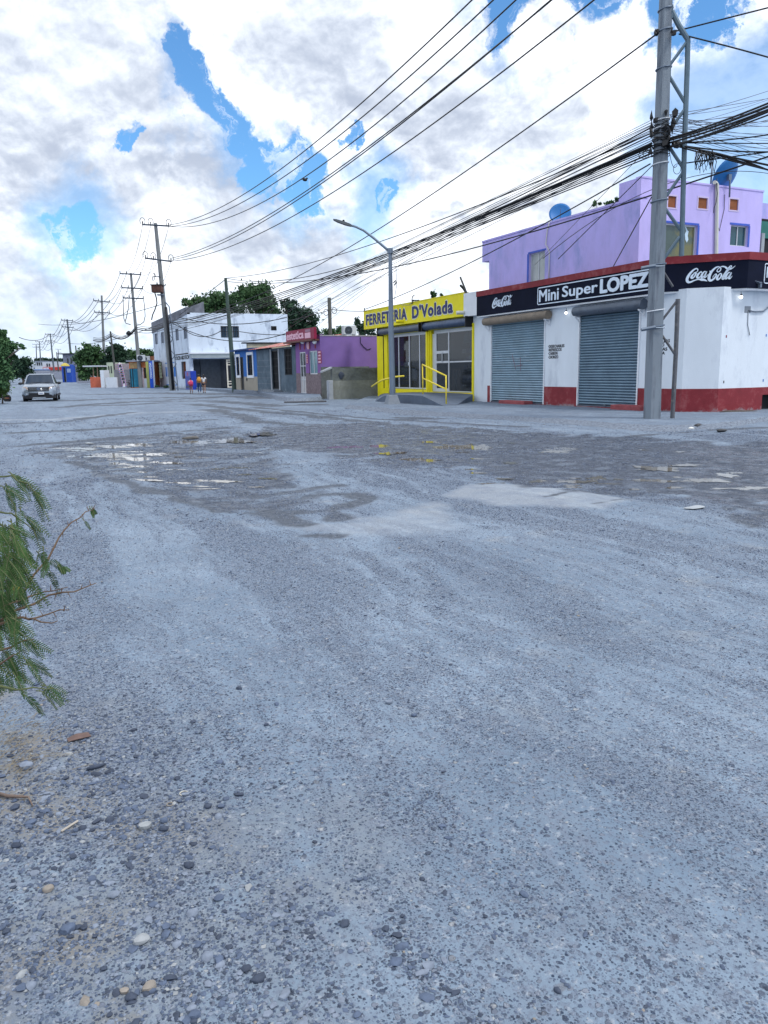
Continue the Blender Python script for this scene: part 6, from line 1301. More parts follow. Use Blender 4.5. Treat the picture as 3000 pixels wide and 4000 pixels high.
# ---------------------------------------------------------------- trees
def leafm(name, a, b_):
    m = M(name, a, .75, .5, .6, 0, spec=.25); b0 = m.node_tree.nodes['Principled BSDF']; b0.inputs['Subsurface Weight'].default_value = 0
    r = [n for n in m.node_tree.nodes if n.type == 'VALTORGB'][0]; r.color_ramp.elements[0].color = tuple(a)+(1,); r.color_ramp.elements[1].color = tuple(b_)+(1,)
    b0.inputs['Transmission Weight'].default_value = 0; return m
LG = leafm('leaf_green', (.020, .055, .025), (.07, .14, .05)); LD_ = leafm('leaf_dark', (.010, .032, .022), (.035, .075, .04)); LY = leafm('leaf_yellow_green', (.05, .10, .03), (.14, .22, .06)); LM = leafm('leaf_blue_green', (.025, .075, .035), (.085, .17, .07))
bark = M('bark', (.09, .075, .065), .9, .3, 8, .6, 20)
def crown_mesh(centers, n, ls, seed):
    # centers: list of (c, radii, weight); leaves sit in clumps over the lobes, denser outside
    r_ = np.random.RandomState(seed); W = np.array([c[2] for c in centers], float); W /= W.sum(); ncl = max(12, n//70)
    ci = r_.choice(len(centers), ncl, p=W); d = r_.normal(size=(ncl, 3)); d /= np.linalg.norm(d, axis=1)[:, None]; rad = r_.rand(ncl)**.45
    Cc = np.array([centers[i][0] for i in ci]); Rr = np.array([centers[i][1] for i in ci]); cp = Cc+d*Rr*rad[:, None]
    k = r_.choice(ncl, n); cs = Rr[k]*.20*np.exp(r_.normal(0, .3, (n, 1))); P = cp[k]+r_.normal(size=(n, 3))*cs
    a = r_.normal(size=(n, 3)); a /= np.linalg.norm(a, axis=1)[:, None]; b_ = np.cross(a, r_.normal(size=(n, 3))); b_ /= np.linalg.norm(b_, axis=1)[:, None]
    L_ = ls*np.exp(r_.normal(0, .3, (n, 1)))
    V = np.stack([P-a*L_*.5, P+b_*L_*.28, P+a*L_*.5, P-b_*L_*.28], 1).reshape(-1, 3); return V, np.arange(4*n).reshape(n, 4), cp
def tree(name, lab, base, lobes, n, ls, seed, mat, grp=None, trunk=.2, cat='tree', kind=None):
    t = thing(name, lab, cat, base, grp); b0 = np.array(base, float)
    V, Q, cp = crown_mesh(lobes, n, ls, seed)
    me = np_mesh('crown', V-b0, Q); me.materials.append(mat); o = bpy.data.objects.new('crown', me); COL.objects.link(o); o.parent = t
    mb = MB(); r_ = random.Random(seed); top = np.mean([l[0] for l in lobes], 0); fork = b0+(top-b0)*.45
    mb.tube([b0-np.array([0, 0, .3]), b0+(fork-b0)*.5+np.array([trunk*.6, 0, 0]), fork], [trunk, trunk*.8, trunk*.6], 8)
    for l in lobes:
        e = np.array(l[0], float); m_ = (fork+e)/2+np.array([r_.uniform(-.3, .3), r_.uniform(-.3, .3), .2]); mb.tube([fork, m_, e], [trunk*.5, trunk*.3, trunk*.1], 6)
        for _ in range(5):
            q = e+np.array([r_.uniform(-1, 1), r_.uniform(-1, 1), r_.uniform(-.8, 1)])*np.array(l[1])*.8; mb.tube([m_, (m_+q)/2, q], [trunk*.2, trunk*.12, trunk*.03], 4, caps=False)
    mb.build('trunk', bark, t, smooth=True); return t
def px_lobes(lst, dep):     # (px, py, rx_px, ry_px) at one depth -> lobes in metres
    o = []
    for i, (x, y, rx, ry) in enumerate(lst):
        s_ = dep/F_PX; dd = dep+((i*37) % 5-2)*rx*s_*.25; o.append((at_d(x, y, dd), np.array([rx*s_, rx*s_*.8, ry*s_]), rx*ry)); 
    return o
def base_of(x, dep):
    p = at_d(x, 1500, dep); return (p[0], p[1], float(gh(p[1])))
tree('shade_tree', 'spreading green tree behind the left part of the white building roof', base_of(830, 104), px_lobes([(760, 1190, 48, 26), (840, 1180, 60, 40), (880, 1200, 70, 45), (800, 1205, 50, 30)], 104), 5200, .42, 1, LG, 'trees behind the white building', .35)
tree('shade_tree', 'tall tree with sparse top behind the middle of the white building roof', base_of(1000, 100), px_lobes([(960, 1170, 55, 48), (1010, 1150, 55, 42), (1030, 1200, 60, 45), (950, 1130, 22, 18), (1005, 1118, 18, 12), (1060, 1190, 40, 35)], 100), 6200, .38, 2, LG, 'trees behind the white building', .35)
tree('shade_tree', 'darker tree hanging over the right end of the white building', base_of(1160, 92), px_lobes([(1120, 1190, 35, 30), (1160, 1230, 50, 42), (1190, 1260, 50, 40), (1140, 1270, 40, 40), (1220, 1290, 28, 25), (1210, 1300, 60, 22)], 92), 6500, .34, 3, LD_, 'trees behind the white building', .3)
tree('small_tree', 'small tree between the ringed pole and the air conditioner', base_of(1320, 75), px_lobes([(1322, 1296, 24, 22), (1285, 1300, 22, 16)], 75), 1500, .22, 4, LG, None, .14)
tree('small_tree', 'small dark tree at the left end of the yellow sign', base_of(1398, 66), px_lobes([(1400, 1262, 16, 18), (1415, 1288, 25, 20), (1440, 1300, 35, 14)], 66), 1700, .20, 5, LD_, None, .12)
tree('small_tree', 'tree tip peeking above the yellow sign', base_of(1705, 52), px_lobes([(1693, 1150, 10, 12), (1722, 1155, 9, 8)], 52), 420, .16, 6, LG, None, .1)
tree('small_tree', 'feathery tree tips above the lilac side wall', base_of(2360, 36), px_lobes([(2330, 798, 16, 8), (2380, 790, 22, 7), (2410, 778, 10, 9)], 36), 420, .16, 7, LG, None, .1)
tree('roof_plant', 'bushy plant growing over the grey parapet of the white building', (at_d(738, 1200, 84)), px_lobes([(733, 1182, 16, 12), (715, 1178, 5, 6)], 86), 500, .25, 8, LG, None, .05, 'plant')
tree('street_tree', 'broad green tree left of the third power pole', base_of(360, 118), px_lobes([(355, 1375, 32, 30), (335, 1400, 40, 32), (380, 1410, 38, 38), (345, 1440, 45, 25), (392, 1450, 22, 25)], 118), 6000, .45, 9, LG, 'trees along the far street side', .3)
tree('street_tree', 'dense near black tree behind the leaning wooden pole', base_of(455, 112), px_lobes([(445, 1370, 28, 22), (478, 1378, 22, 28), (450, 1400, 42, 32), (490, 1412, 26, 20), (425, 1420, 22, 26)], 112), 5600, .38, 10, LD_, 'trees along the far street side', .3)
tree('street_tree', 'light green tree behind the orange shop', base_of(560, 118), px_lobes([(525, 1380, 26, 16), (565, 1376, 30, 14), (590, 1385, 16, 12), (540, 1395, 45, 14)], 118), 2600, .38, 11, LG, 'trees along the far street side', .25)
tree('street_tree', 'low green bush tree at the yard by the short wooden pole', base_of(325, 140), px_lobes([(325, 1470, 16, 18), (338, 1475, 12, 14)], 140), 900, .4, 12, LG, None, .12)
tree('street_tree', 'far dark tree mass above the red banner building', base_of(180, 330), px_lobes([(150, 1410, 14, 10), (185, 1406, 25, 9), (240, 1408, 22, 9)], 330), 1800, .9, 13, LD_, None, .3)
# left side
tree('mesquite_tree', 'tall mesquite tree at the left edge of the street', base_of(-40, 46), px_lobes([(-25, 1370, 40, 55), (20, 1375, 24, 40), (50, 1352, 16, 14), (-40, 1440, 60, 60), (0, 1440, 34, 40), (85, 1354, 12, 7), (15, 1305, 14, 14), (52, 1392, 12, 12), (-20, 1420, 45, 50), (10, 1350, 26, 28), (-10, 1380, 40, 42), (5, 1490, 22, 20)], 46), 40000, .17, 20, LM, 'trees on the left side of the street', .14)
tree('mesquite_tree', 'rounded dark tree behind the parked cars on the left', base_of(90, 130), px_lobes([(85, 1425, 34, 28), (105, 1440, 24, 28), (60, 1440, 30, 28), (85, 1460, 30, 12)], 130), 5200, .38, 21, LD_, 'trees on the left side of the street', .3)
tree('roadside_bush', 'bright yellow green bush at the left road edge beside the tire', base_of(0, 47), px_lobes([(5, 1500, 28, 30), (22, 1520, 12, 18), (-20, 1520, 40, 36), (10, 1475, 22, 20)], 47), 12000, .12, 22, LY, None, .06, 'bush')
tree('roadside_bush', 'green ground bush under the left trees before the parked cars', base_of(-10, 75), px_lobes([(10, 1470, 40, 22)], 75), 1600, .25, 23, LM, None, .06, 'bush')
gt_ = tree('grass_tuft', 'low green grass tuft at the foot of the third power pole', base_of(411, 96), px_lobes([(411, 1506, 16, 4)], 96), 500, .3, 24, LM, None, .03, 'plant')
wp_ = tree('weed', 'small weeds along the foot of the white building', (*at_g(664, 1518)[:2], 0), px_lobes([(650, 1512, 9, 4), (610, 1510, 8, 3)], 88), 300, .22, 25, LM, None, .02, 'plant')
# tire
t = thing('tire', 'worn tire rim leaning under the left bush', 'tire', at_z(28, 1569)); dT = depth(at_z(28, 1569)); c = at_d(28, 1556, dT); R_ = 12*dT/F_PX; 
MB().tube([c+rt_*R_*math.cos(a)+np.array([0, 0, R_*math.sin(a)]) for a in np.linspace(0, 2*math.pi, 25)], .07, 8).build('tread', blk, t, smooth=True); MB().lathe(c, [(.01, 0), (R_*.8, .02), (R_*.8, .1), (.01, .12)], 20, 'y').build('disc', M('rim_dark', (.06, .05, .06), .7, .3), t); MB().tube([c-rt_*R_*.8-nrm*.05, c+rt_*R_*.8-nrm*.05], .035, 5).build('cross_bar', M('rusty_bar', (.22, .09, .06), .8), t)
# ---------------------------------------------------------------- far street buildings
def bld(name, lab, cat, dep, x0, x1, ytop, mat, th=8, grp=None, ybot=1500, roofm=None, over=.0):
    a = at_d(x0, 1470, dep); b_ = at_d(x1, 1470, dep); zt0 = float(at_d((x0+x1)/2, ytop, dep)[2]); g0 = float(gh(a[1]))-.5
    rr_ = b_-a; rr_[2] = 0; fr = Fr((a[0], a[1], 0), rr_); w_ = float(np.linalg.norm(rr_)); t = thing(name, lab, cat, fr.w(w_/2, g0+.5, -th/2), grp)
    MB().fbox(fr, 0, w_, g0, zt0, -th, 0).build('wall', mat, t)
    if roofm: MB().fbox(fr, -over, w_+over, zt0+.002, zt0+.18, -th-over, over).build('roof', roofm, t)
    return t, fr, w_, zt0, g0+.5
def at_fr(fr, x0, y0, x1, y1): return fr.rect(x0, y0, x1, y1)
far_white = M('far_white', (.50, .54, .60), .9, .12); far_grey = M('far_grey', (.26, .28, .34), .9, .2, stain=(.18, .19, .23)); redb = M('red_banner', (.42, .045, .035), .7, .2); tealm = M('teal_paint', (.02, .17, .27), .8, .2); orm = M('orange_paint', (.55, .18, .07), .8, .25); salm = M('salmon_wall', (.50, .13, .075), .85, .15)
t, fr, w_, z_, g0 = bld('tower_house', 'grey two storey tower house by the fourth power pole', 'house', 150, 252, 306, 1384, far_grey, 7, roofm=blk, over=.7)
for x in (262, 276, 294): q = at_fr(fr, x, 1400, x+6, 1418); MB().fbox(fr, *q, .003, .03).build('window', gdark, t)
t, fr, w_, z_, g0 = bld('corner_kiosk', 'bright blue kiosk below a yellow umbrella roof', 'kiosk', 148, 243, 280, 1424, M('kiosk_blue', (.015, .07, .38), .7, .2), 4)
q = at_fr(fr, 250, 1435, 258, 1492); MB().fbox(fr, *q, .003, .05).build('door', blk, t); q = at_fr(fr, 262, 1440, 276, 1455); MB().fbox(fr, *q, .003, .05).build('sign_panel', M('kiosk_pale', (.3, .4, .6), .7), t)
o = bpy.data.objects.new('x', None)
c = at_d(254, 1425, 146); um = thing('umbrella', 'yellow umbrella roof at the blue kiosk', 'umbrella', c); MB().lathe(c, [(.85, -.25), (.7, .0), (.4, .22), (.05, .36)], 14).build('canopy', M('umbrella_yellow', (.50, .40, .08), .7), um); MB().tube([c-np.array([0, 0, 3.6]), c+np.array([0, 0, .4])], .05, 6).build('mast', steel, um)
t, fr, w_, z_, g0 = bld('banner_shop', 'white two storey shop with a long red banner', 'shop', 260, 170, 262, 1414, far_white, 14)
q = at_fr(fr, 170, 1434, 246, 1446); MB().fbox(fr, *q, .003, .6).build('banner', redb, t)
for x in (182, 191): q = at_fr(fr, x, 1420, x+5, 1432); MB().fbox(fr, *q, .003, .1).build('window', gdark, t)
text_on(fr, 'MINISUPER', fr.u(172, 1440), fr.u(194, 1440), at_fr(fr, 172, 1436, 194, 1443)[2], at_fr(fr, 172, 1436, 194, 1443)[3], .61, 'lettering', lett, t, .02, .05)
q = at_fr(fr, 175, 1450, 245, 1470); MB().fbox(fr, *q, .003, .3).build('shop_front', far_grey, t)
t, fr, w_, z_, g0 = bld('far_house', 'pale house with an open upper gallery left of the banner shop', 'house', 300, 140, 172, 1412, far_white, 14, roofm=far_grey, over=.5)
for x in (144, 152, 161): q = at_fr(fr, x, 1416, x+5, 1428); MB().fbox(fr, *q, .003, .1).build('window', gdark, t)
t, fr, w_, z_, g0 = bld('far_house', 'small pale house behind the blue roofed shed', 'house', 330, 124, 142, 1425, far_white, 10)
t, fr, w_, z_, g0 = bld('shed', 'grey shed with a bright blue roof edge at the far left', 'shed', 220, 98, 150, 1446, far_grey, 8, roofm=M('roof_blue', (.02, .16, .45), .7), over=.1)
t, fr, w_, z_, g0 = bld('street_wall', 'long grey street wall behind the car', 'wall', 200, 148, 245, 1452, far_grey, .3)
t, fr, w_, z_, g0 = bld('yard_wall', 'plain grey yard wall left of the orange wall', 'wall', 130, 300, 352, 1488, far_grey, .3)
t, fr, w_, z_, g0 = bld('orange_wall', 'low salmon orange wall under the thin canopy', 'wall', 96, 351, 394, 1473, salm, 1.5)
c0_ = at_d(345, 1433, 96); c1_ = at_d(398, 1428, 98); cn = thing('canopy', 'thin white canopy on two posts over the orange wall', 'canopy', at_d(372, 1490, 96))
obox(MB(), (c0_+c1_)/2, np.linalg.norm(c1_-c0_)/2, 1.2, .08).build('canopy_slab', far_white, cn)
for x in (364, 380): MB().tube([at_d(x, 1432, 96.5), at_d(x+2, 1475, 96.5)], .07, 6).build('post', M('post_tan', (.25, .18, .13)), cn)
t, fr, w_, z_, g0 = bld('white_wall', 'white wall end between the orange wall and the third pole', 'wall', 95, 392, 406, 1446, white, 2)
t, fr, w_, z_, g0 = bld('low_white_wall', 'low white front wall right of the third pole', 'wall', 94, 412, 455, 1474, white, .3)
t, fr, w_, z_, g0 = bld('green_house', 'small pale green house with narrow windows', 'house', 104, 420, 445, 1416, M('pale_green_wall', (.48, .55, .42), .9, .1), 5)
for x in (424, 433): q = at_fr(fr, x, 1430, x+4, 1458); MB().fbox(fr, *q, .003, .05).build('window', gdark, t)
t, fr, w_, z_, g0 = bld('grey_yard_wall', 'grey block wall behind the barber flag', 'wall', 97, 446, 516, 1444, M('yard_grey', (.20, .21, .25), .9, .2, stain=(.13, .14, .17)), .4)
t, fr, w_, z_, g0 = bld('pink_wall', 'taller pinkish grey wall behind the barber flag', 'wall', 99, 452, 505, 1420, M('pink_grey', (.34, .30, .33), .9, .2), .4)
t, fr, w_, z_, g0 = bld('food_shop', 'small orange and teal shop with roof air conditioners', 'shop', 91, 507, 576, 1413, orm, 5, roofm=far_grey, over=.25)
for (x0, y0, x1, y1, m_, nm) in ((508, 1440, 540, 1512, tealm, 'teal_door'), (508, 1417, 536, 1438, M('tan_boards', (.38, .26, .13), .9, .4, 6), 'board_panel'), (556, 1436, 562, 1516, M('frame_pink', (.5, .42, .46), .8), 'door_frame'), (563, 1436, 575, 1476, dkin, 'opening'), (553, 1436, 556, 1516, dkin, 'opening'), (564, 1478, 576, 1516, far_white, 'counter'), (519, 1440, 522, 1514, blk, 'post'), (510, 1440, 513, 1514, blk, 'post')):
    q = at_fr(fr, x0, y0, x1, y1); MB().fbox(fr, *q, .003, .05+.02*(nm == 'post')).build(nm, m_, t)
# banners on that shop
def vbanner(x0, x1, y0, y1, dep, mat, lab, txt=None, tm=None):
    a = at_d(x0, (y0+y1)/2, dep); b_ = at_d(x1, (y0+y1)/2, dep); rr_ = b_-a; rr_[2] = 0; fr = Fr((a[0], a[1], 0), rr_); z0, z1 = float(at_d(x0, y1, dep)[2]), float(at_d(x0, y0, dep)[2]); w_ = np.linalg.norm(rr_)
    t = thing('banner', lab, 'banner', fr.w(w_/2, z0)); MB().fbox(fr, 0, w_, z0, z1, 0, .04).build('cloth', mat, t)
    if txt: text_on(fr, txt, w_*.2, w_*.75, z0+(z1-z0)*.35, z1-.2, .041, 'lettering', tm, t, .04, .01, rot90=True)
    return t
vbanner(584, 598, 1411, 1516, 88.5, M('banner_blue', (.015, .09, .55), .7, .2), 'long blue vertical banner with white letters at the orange shop', 'COPAVANZA!', lett)
vbanner(572, 583, 1413, 1516, 89, M('banner_lime', (.35, .38, .12), .7, .2), 'narrow lime green vertical banner left of the blue one')
vbanner(598, 604, 1408, 1512, 88.2, M('banner_pale', (.40, .48, .58), .7, .2), 'pale strip of wall cloth right of the blue banner')
c = at_d(557, 1406, 90); ac_unit(tuple(at_d(552, 1412, 90)), (1, -.2, 0), .95, .75, 'left air conditioner on the roof of the orange shop'); ac_unit(tuple(at_d(570, 1412, 91)), (1, -.2, 0), .95, .62, 'right air conditioner on the roof of the orange shop')
t, fr, w_, z_, g0 = bld('rear_house', 'brown brick house top behind the orange shop', 'house', 118, 572, 604, 1392, M('brick_brown', (.24, .10, .06), .9, .3), 5)
# barber feather flag
fl = thing('feather_flag', 'leaning barber feather flag in red, white and blue', 'flag', at_d(492, 1512, 86)); dF = 86
pts = [(460, 1420), (467, 1415), (475, 1420), (480, 1440), (487, 1470), (494, 1500), (494, 1511), (478, 1512), (476, 1495), (470, 1465), (462, 1440)]
me_ = MB().prism([at_d(x, y, dF) for x, y in pts], nrm*.03).build('flag_cloth', M('flag_cloth', (.62, .62, .66), .8, .25, 6), fl)
mb1, mb2 = MB(), MB()
for k in range(11):
    y = 1422+k*8.2; xl = np.interp(y, [1420, 1440, 1465, 1495, 1512], [460, 462, 470, 476, 478]); xr = np.interp(y, [1415, 1440, 1470, 1500, 1511], [472, 480, 487, 494, 494])
    for (m__, o_) in ((mb1, 0), (mb2, 4.2)):
        q = [(xl, y+o_), (xl+4, y+o_-1.5), (xl+4, y+o_+.5), (xl, y+o_+2)]; m__.prism([at_d(a, b_, dF-.03) for a, b_ in q], nrm*.02); q = [(xr-5, y+o_), (xr, y+o_-1.5), (xr, y+o_+.7), (xr-5, y+o_+2)]; m__.prism([at_d(a, b_, dF-.03) for a, b_ in q], nrm*.02)
mb1.build('red_stripes', M('flag_red', (.45, .03, .08)), fl); mb2.build('blue_stripes', M('flag_blue', (.02, .06, .40)), fl)
for k, chh in enumerate('BARBER'):
    yc = 1430+k*12.6; xc = np.interp(yc, [1420, 1500], [467, 486]); a = at_d(xc-4.2, yc, dF-.06); b_ = at_d(xc+4.2, yc, dF-.06); rr_ = b_-a; rr_[2] = 0; fq = Fr((a[0], a[1], 0), rr_)
    text_on(fq, chh, 0, float(np.linalg.norm(rr_)), float(a[2])-.13, float(a[2])+.15, .0, 'letter', blkt, fl, .05, .01)
MB().tube([at_d(458, 1420, dF+.1), at_d(466, 1414, dF+.1), at_d(484, 1512, dF+.1)], .025, 5).build('pole', blk, fl)
# bicycle leaning at the wall (dark wheels by the flag)
bk = thing('bicycle', 'dark bicycle leaning at the wall right of the barber flag', 'bicycle', at_d(508, 1512, 92)); 
for x in (500, 514):
    c = at_d(x, 1503, 92); MB().tube([c+rt_*.3*math.cos(a)+np.array([0, 0, .3*math.sin(a)]) for a in np.linspace(0, 6.28, 20)], .03, 5).build('wheel', blk, bk)
MB().tube([at_d(500, 1503, 92), at_d(504, 1492, 92), at_d(511, 1492, 92), at_d(507, 1503, 92), at_d(504, 1492, 92)], .03, 5).tube([at_d(511, 1492, 92), at_d(514, 1503, 92)], .03, 5).tube([at_d(511, 1492, 92), at_d(511, 1486, 92), at_d(514, 1486, 92)], .03, 5).build('frame', blk, bk)
MB().tube([at_d(503, 1487, 92), at_d(506, 1487, 92)], .06, 5).build('saddle', blk, bk)

# ---------------------------------------------------------------- vehicles
def car(loc, rz, label, paint, sc_=1.0, detail=True, group=None):
    t = thing('sport_utility_vehicle' if detail else 'parked_car', label, 'car', (0, 0, 0), group)
    tyre = M('tyre', (.012, .013, .016), .85, .2); gls = glass('windscreen', (.015, .03, .055), .06, .35, .2); trim = M('car_black_trim', (.018, .02, .026), .6, .2); chrome = M('chrome', (.45, .48, .52), .15, .05, 3, 0, metal=.9)
    # local: y back(+) to front(-); sections of the body
    secs = [(-2.42, .70, .42, .78), (-2.36, .84, .36, .92), (-2.18, .93, .33, 1.02), (-1.75, .965, .33, 1.10), (-1.05, .98, .33, 1.16), (0, .985, .33, 1.17), (1.2, .985, .33, 1.18), (2.0, .97, .36, 1.18), (2.38, .90, .42, 1.12), (2.46, .82, .5, 1.0)]
    mb = MB(); vs = []
    for y, hw, zb_, zt_ in secs:
        h = zt_-zb_; prof_ = [(hw*.94, zb_), (hw, zb_+h*.25), (hw*1.0, zb_+h*.6), (hw*.955, zb_+h*.86), (hw*.82, zt_), (0, zt_+.035)]
        vs += [(x, y, z) for x, z in prof_]+[(-x, y, z) for x, z in prof_[-2::-1]]
    m_ = 11; n_ = len(secs); fs = [(i*m_+k, i*m_+k+1, (i+1)*m_+k+1, (i+1)*m_+k) for i in range(n_-1) for k in range(m_-1)]+[(i*m_+m_-1, i*m_, (i+1)*m_, (i+1)*m_+m_-1) for i in range(n_-1)]+[tuple(range(m_)), tuple(range((n_-1)*m_, n_*m_))[::-1]]
    bd = mb.add(vs, fs).build('body', paint, t, smooth=True, auto=38)
    # greenhouse
    cs = [(-1.20, .80, 1.14, 1.16), (-.45, .70, 1.14, 1.72), (.3, .71, 1.14, 1.78), (1.3, .70, 1.14, 1.78), (2.1, .66, 1.14, 1.70), (2.33, .74, 1.1, 1.2)]
    vs = []
    for y, hw, zb_, zt_ in cs: vs += [(.86, y, zb_), (hw, y, zt_-.05 if zt_ > 1.3 else zt_), (hw*.8, y, zt_), (-hw*.8, y, zt_), (-hw, y, zt_-.05 if zt_ > 1.3 else zt_), (-.86, y, zb_)]
    MB().add(vs, [(i*6+k, i*6+(k+1) % 6, (i+1)*6+(k+1) % 6, (i+1)*6+k) for i in range(5) for k in range(6)]+[(0, 1, 2, 3, 4, 5), (30, 31, 32, 33, 34, 35)]).build('windows', gls, t, smooth=True, auto=30)
    MB().hexa([(.69, -.42, 1.735), (-.69, -.42, 1.735), (-.70, 2.15, 1.73), (.70, 2.15, 1.73), (.60, -.30, 1.80), (-.60, -.30, 1.80), (-.6, 2.0, 1.81), (.6, 2.0, 1.81)]).build('roof', paint, t, bevel=.02)
    mb = MB()
    for s in (1, -1):
        mb.tube([(s*.84, -1.22, 1.15), (s*.70, -.45, 1.71)], .035, 6)
    mb.build('pillars', trim if not detail else paint, t)
    def wheel(x, y):
        wv_ = MB().lathe((x, y, .37), [(.30, -.13), (.365, -.12), (.375, -.08), (.375, .08), (.365, .12), (.30, .13)], 24, 'x').build('wheel', tyre, t, smooth=True, auto=50)
        s = 1 if x > 0 else -1; MB().lathe((x+s*.10, y, .37), [(.02, .0), (.24, .0), (.25, .035), (.02, .04)], 16, 'x').build('rim', chrome, wv_)
    for x in (-.84, .84):
        for y in (-1.5, 1.45): wheel(x, y)
    if detail:
        for s in (1, -1):
            MB().prism([(s*.50, -2.36, .92), (s*.80, -2.26, .98), (s*.90, -2.10, .96), (s*.86, -2.22, .78), (s*.60, -2.39, .76)], (0, -.05, .0)).build('headlight', M('headlight_amber', (.42, .30, .24), .15, .5, 8, 0, stain=(.62, .64, .66), sscale=9, sth=(.45, .6)), t)
            hm = MB().blob((s*1.10, -1.0, 1.17), (.13, .09, .09), 3, 2, .04).tube([(s*.9, -1.02, 1.13), (s*1.05, -1.0, 1.15)], .03, 6).build('mirror', trim, t, smooth=True)
            MB().lathe((s*.68, -2.44, .50), [(.01, -.03), (.06, -.03), (.06, .02), (.01, .02)], 12, 'y').build('fog_lamp', chrome, t)
            MB().tube([(s*.64, -.3, 1.84), (s*.64, 1.9, 1.85)], .02, 6).build('roof_rail', blk, t)
        gr_ = MB().hexa([(-.56, -2.455, .66), (.56, -2.455, .66), (.56, -2.3, .66), (-.56, -2.3, .66), (-.60, -2.44, .94), (.60, -2.44, .94), (.6, -2.2, .94), (-.6, -2.2, .94)]).build('grille', trim, t)
        mb = MB()
        for z in (.69, .78, .87): mb.tube([(-.52-.03*(z > .8), -2.46, z), (0, -2.485, z), (.52+.03*(z > .8), -2.46, z)], .014, 6)
        mb.build('grille_bar', chrome, gr_, smooth=True); MB().lathe((0, -2.50, .83), [(.01, 0), (.10, 0), (.10, .03), (.01, .03)], 16, 'y').build('oval_emblem', M('emblem_blue', (.1, .13, .2), .3), gr_)
        bp_ = MB().hexa([(-.66, -2.42, .20), (.66, -2.42, .20), (.82, -2.1, .20), (-.82, -2.1, .20), (-.52, -2.455, .56), (.52, -2.455, .56), (.80, -2.1, .52), (-.80, -2.1, .52)]).hexa([(-.90, -2.33, .22), (-.60, -2.43, .22), (-.60, -2.1, .22), (-.93, -2.1, .22), (-.88, -2.33, .44), (-.60, -2.43, .46), (-.6, -2.1, .46), (-.93, -2.1, .44)]).hexa([(.60, -2.43, .22), (.90, -2.33, .22), (.93, -2.1, .22), (.60, -2.1, .22), (.60, -2.43, .46), (.88, -2.33, .44), (.93, -2.1, .44), (.6, -2.1, .46)]).build('bumper', trim, t)
        MB().box(-.36, .36, -2.47, -2.43, .235, .285).build('skid_strip', chrome, bp_)
        lp_ = MB().box(-.03, .29, -2.50, -2.47, .46, .62).build('number_plate', white_trim, t); MB().box(.01, .25, -2.504, -2.501, .51, .56).build('plate_digits', M('plate_blue', (.2, .25, .4)), lp_)
        MB().box(-.03+.0, .0+.03, -.99, -.9, 1.30, 1.31).build('wiper', blk, t) if False else MB().tube([(-.6, -1.22, 1.19), (.1, -1.10, 1.24)], .012, 5).tube([(.05, -1.22, 1.19), (.6, -1.10, 1.24)], .012, 5).build('wiper', blk, t)
        for s in (1, -1): MB().box(s*.958-.02, s*.958+.03, -2.0, 2.2, .34, .46).build('side_cladding', trim, t)
    t.location = loc; t.rotation_euler = (0, 0, rz); t.scale = (sc_*1.08, sc_, sc_); return t
# front of the car faces the camera
pc = at_z(168, 1568); paintS = M('silver_paint', (.30, .35, .42), .24, .06, 1.2, 0, metal=.55, spec=.6)
fwd = np.array([math.cos(math.radians(0)), 0]);
car((pc[0]+.05, pc[1]+2.2, 0), math.radians(-6), 'silver sport utility vehicle driving toward the camera on the left lane', paintS)
pc = at_g(52, 1466); far_cars = 'cars parked far down the left side'
c1 = at_d(54, 1464, 150); car((c1[0], c1[1], float(c1[2])-.5), math.radians(10), 'farther white parked car, right of the pair under the left trees', far_white, 1.0, False, far_cars)
c1 = at_d(39, 1463, 165); car((c1[0], c1[1], float(c1[2])-.6), math.radians(10), 'pale parked car, left of the pair under the left trees', far_white, 1.0, False, far_cars)
# ---------------------------------------------------------------- people
skin = M('skin', (.30, .17, .11), .6, .08, 5, 0)
def skin_mesh(name, joints, edges, mat, parent, sub=2, root=0):
    me = bpy.data.meshes.new(name); me.from_pydata([j[0] for j in joints], edges, []); o = bpy.data.objects.new(name, me); COL.objects.link(o)
    o.modifiers.new('s', 'SKIN'); 
    for i, j in enumerate(joints): me.skin_vertices[0].data[i].radius = (j[1], j[2] if len(j) > 2 else j[1]); me.skin_vertices[0].data[i].use_root = (i == root)
    sd = o.modifiers.new('d', 'SUBSURF'); sd.levels = sub; sd.render_levels = sub
    dg_ = bpy.context.evaluated_depsgraph_get(); m2 = bpy.data.meshes.new_from_object(o.evaluated_get(dg_)); bpy.data.objects.remove(o); bpy.data.meshes.remove(me); m2.name = name
    m2.materials.clear(); m2.materials.append(mat); m2.shade_smooth(); ob = bpy.data.objects.new(name, m2); COL.objects.link(ob); ob.parent = parent; return ob
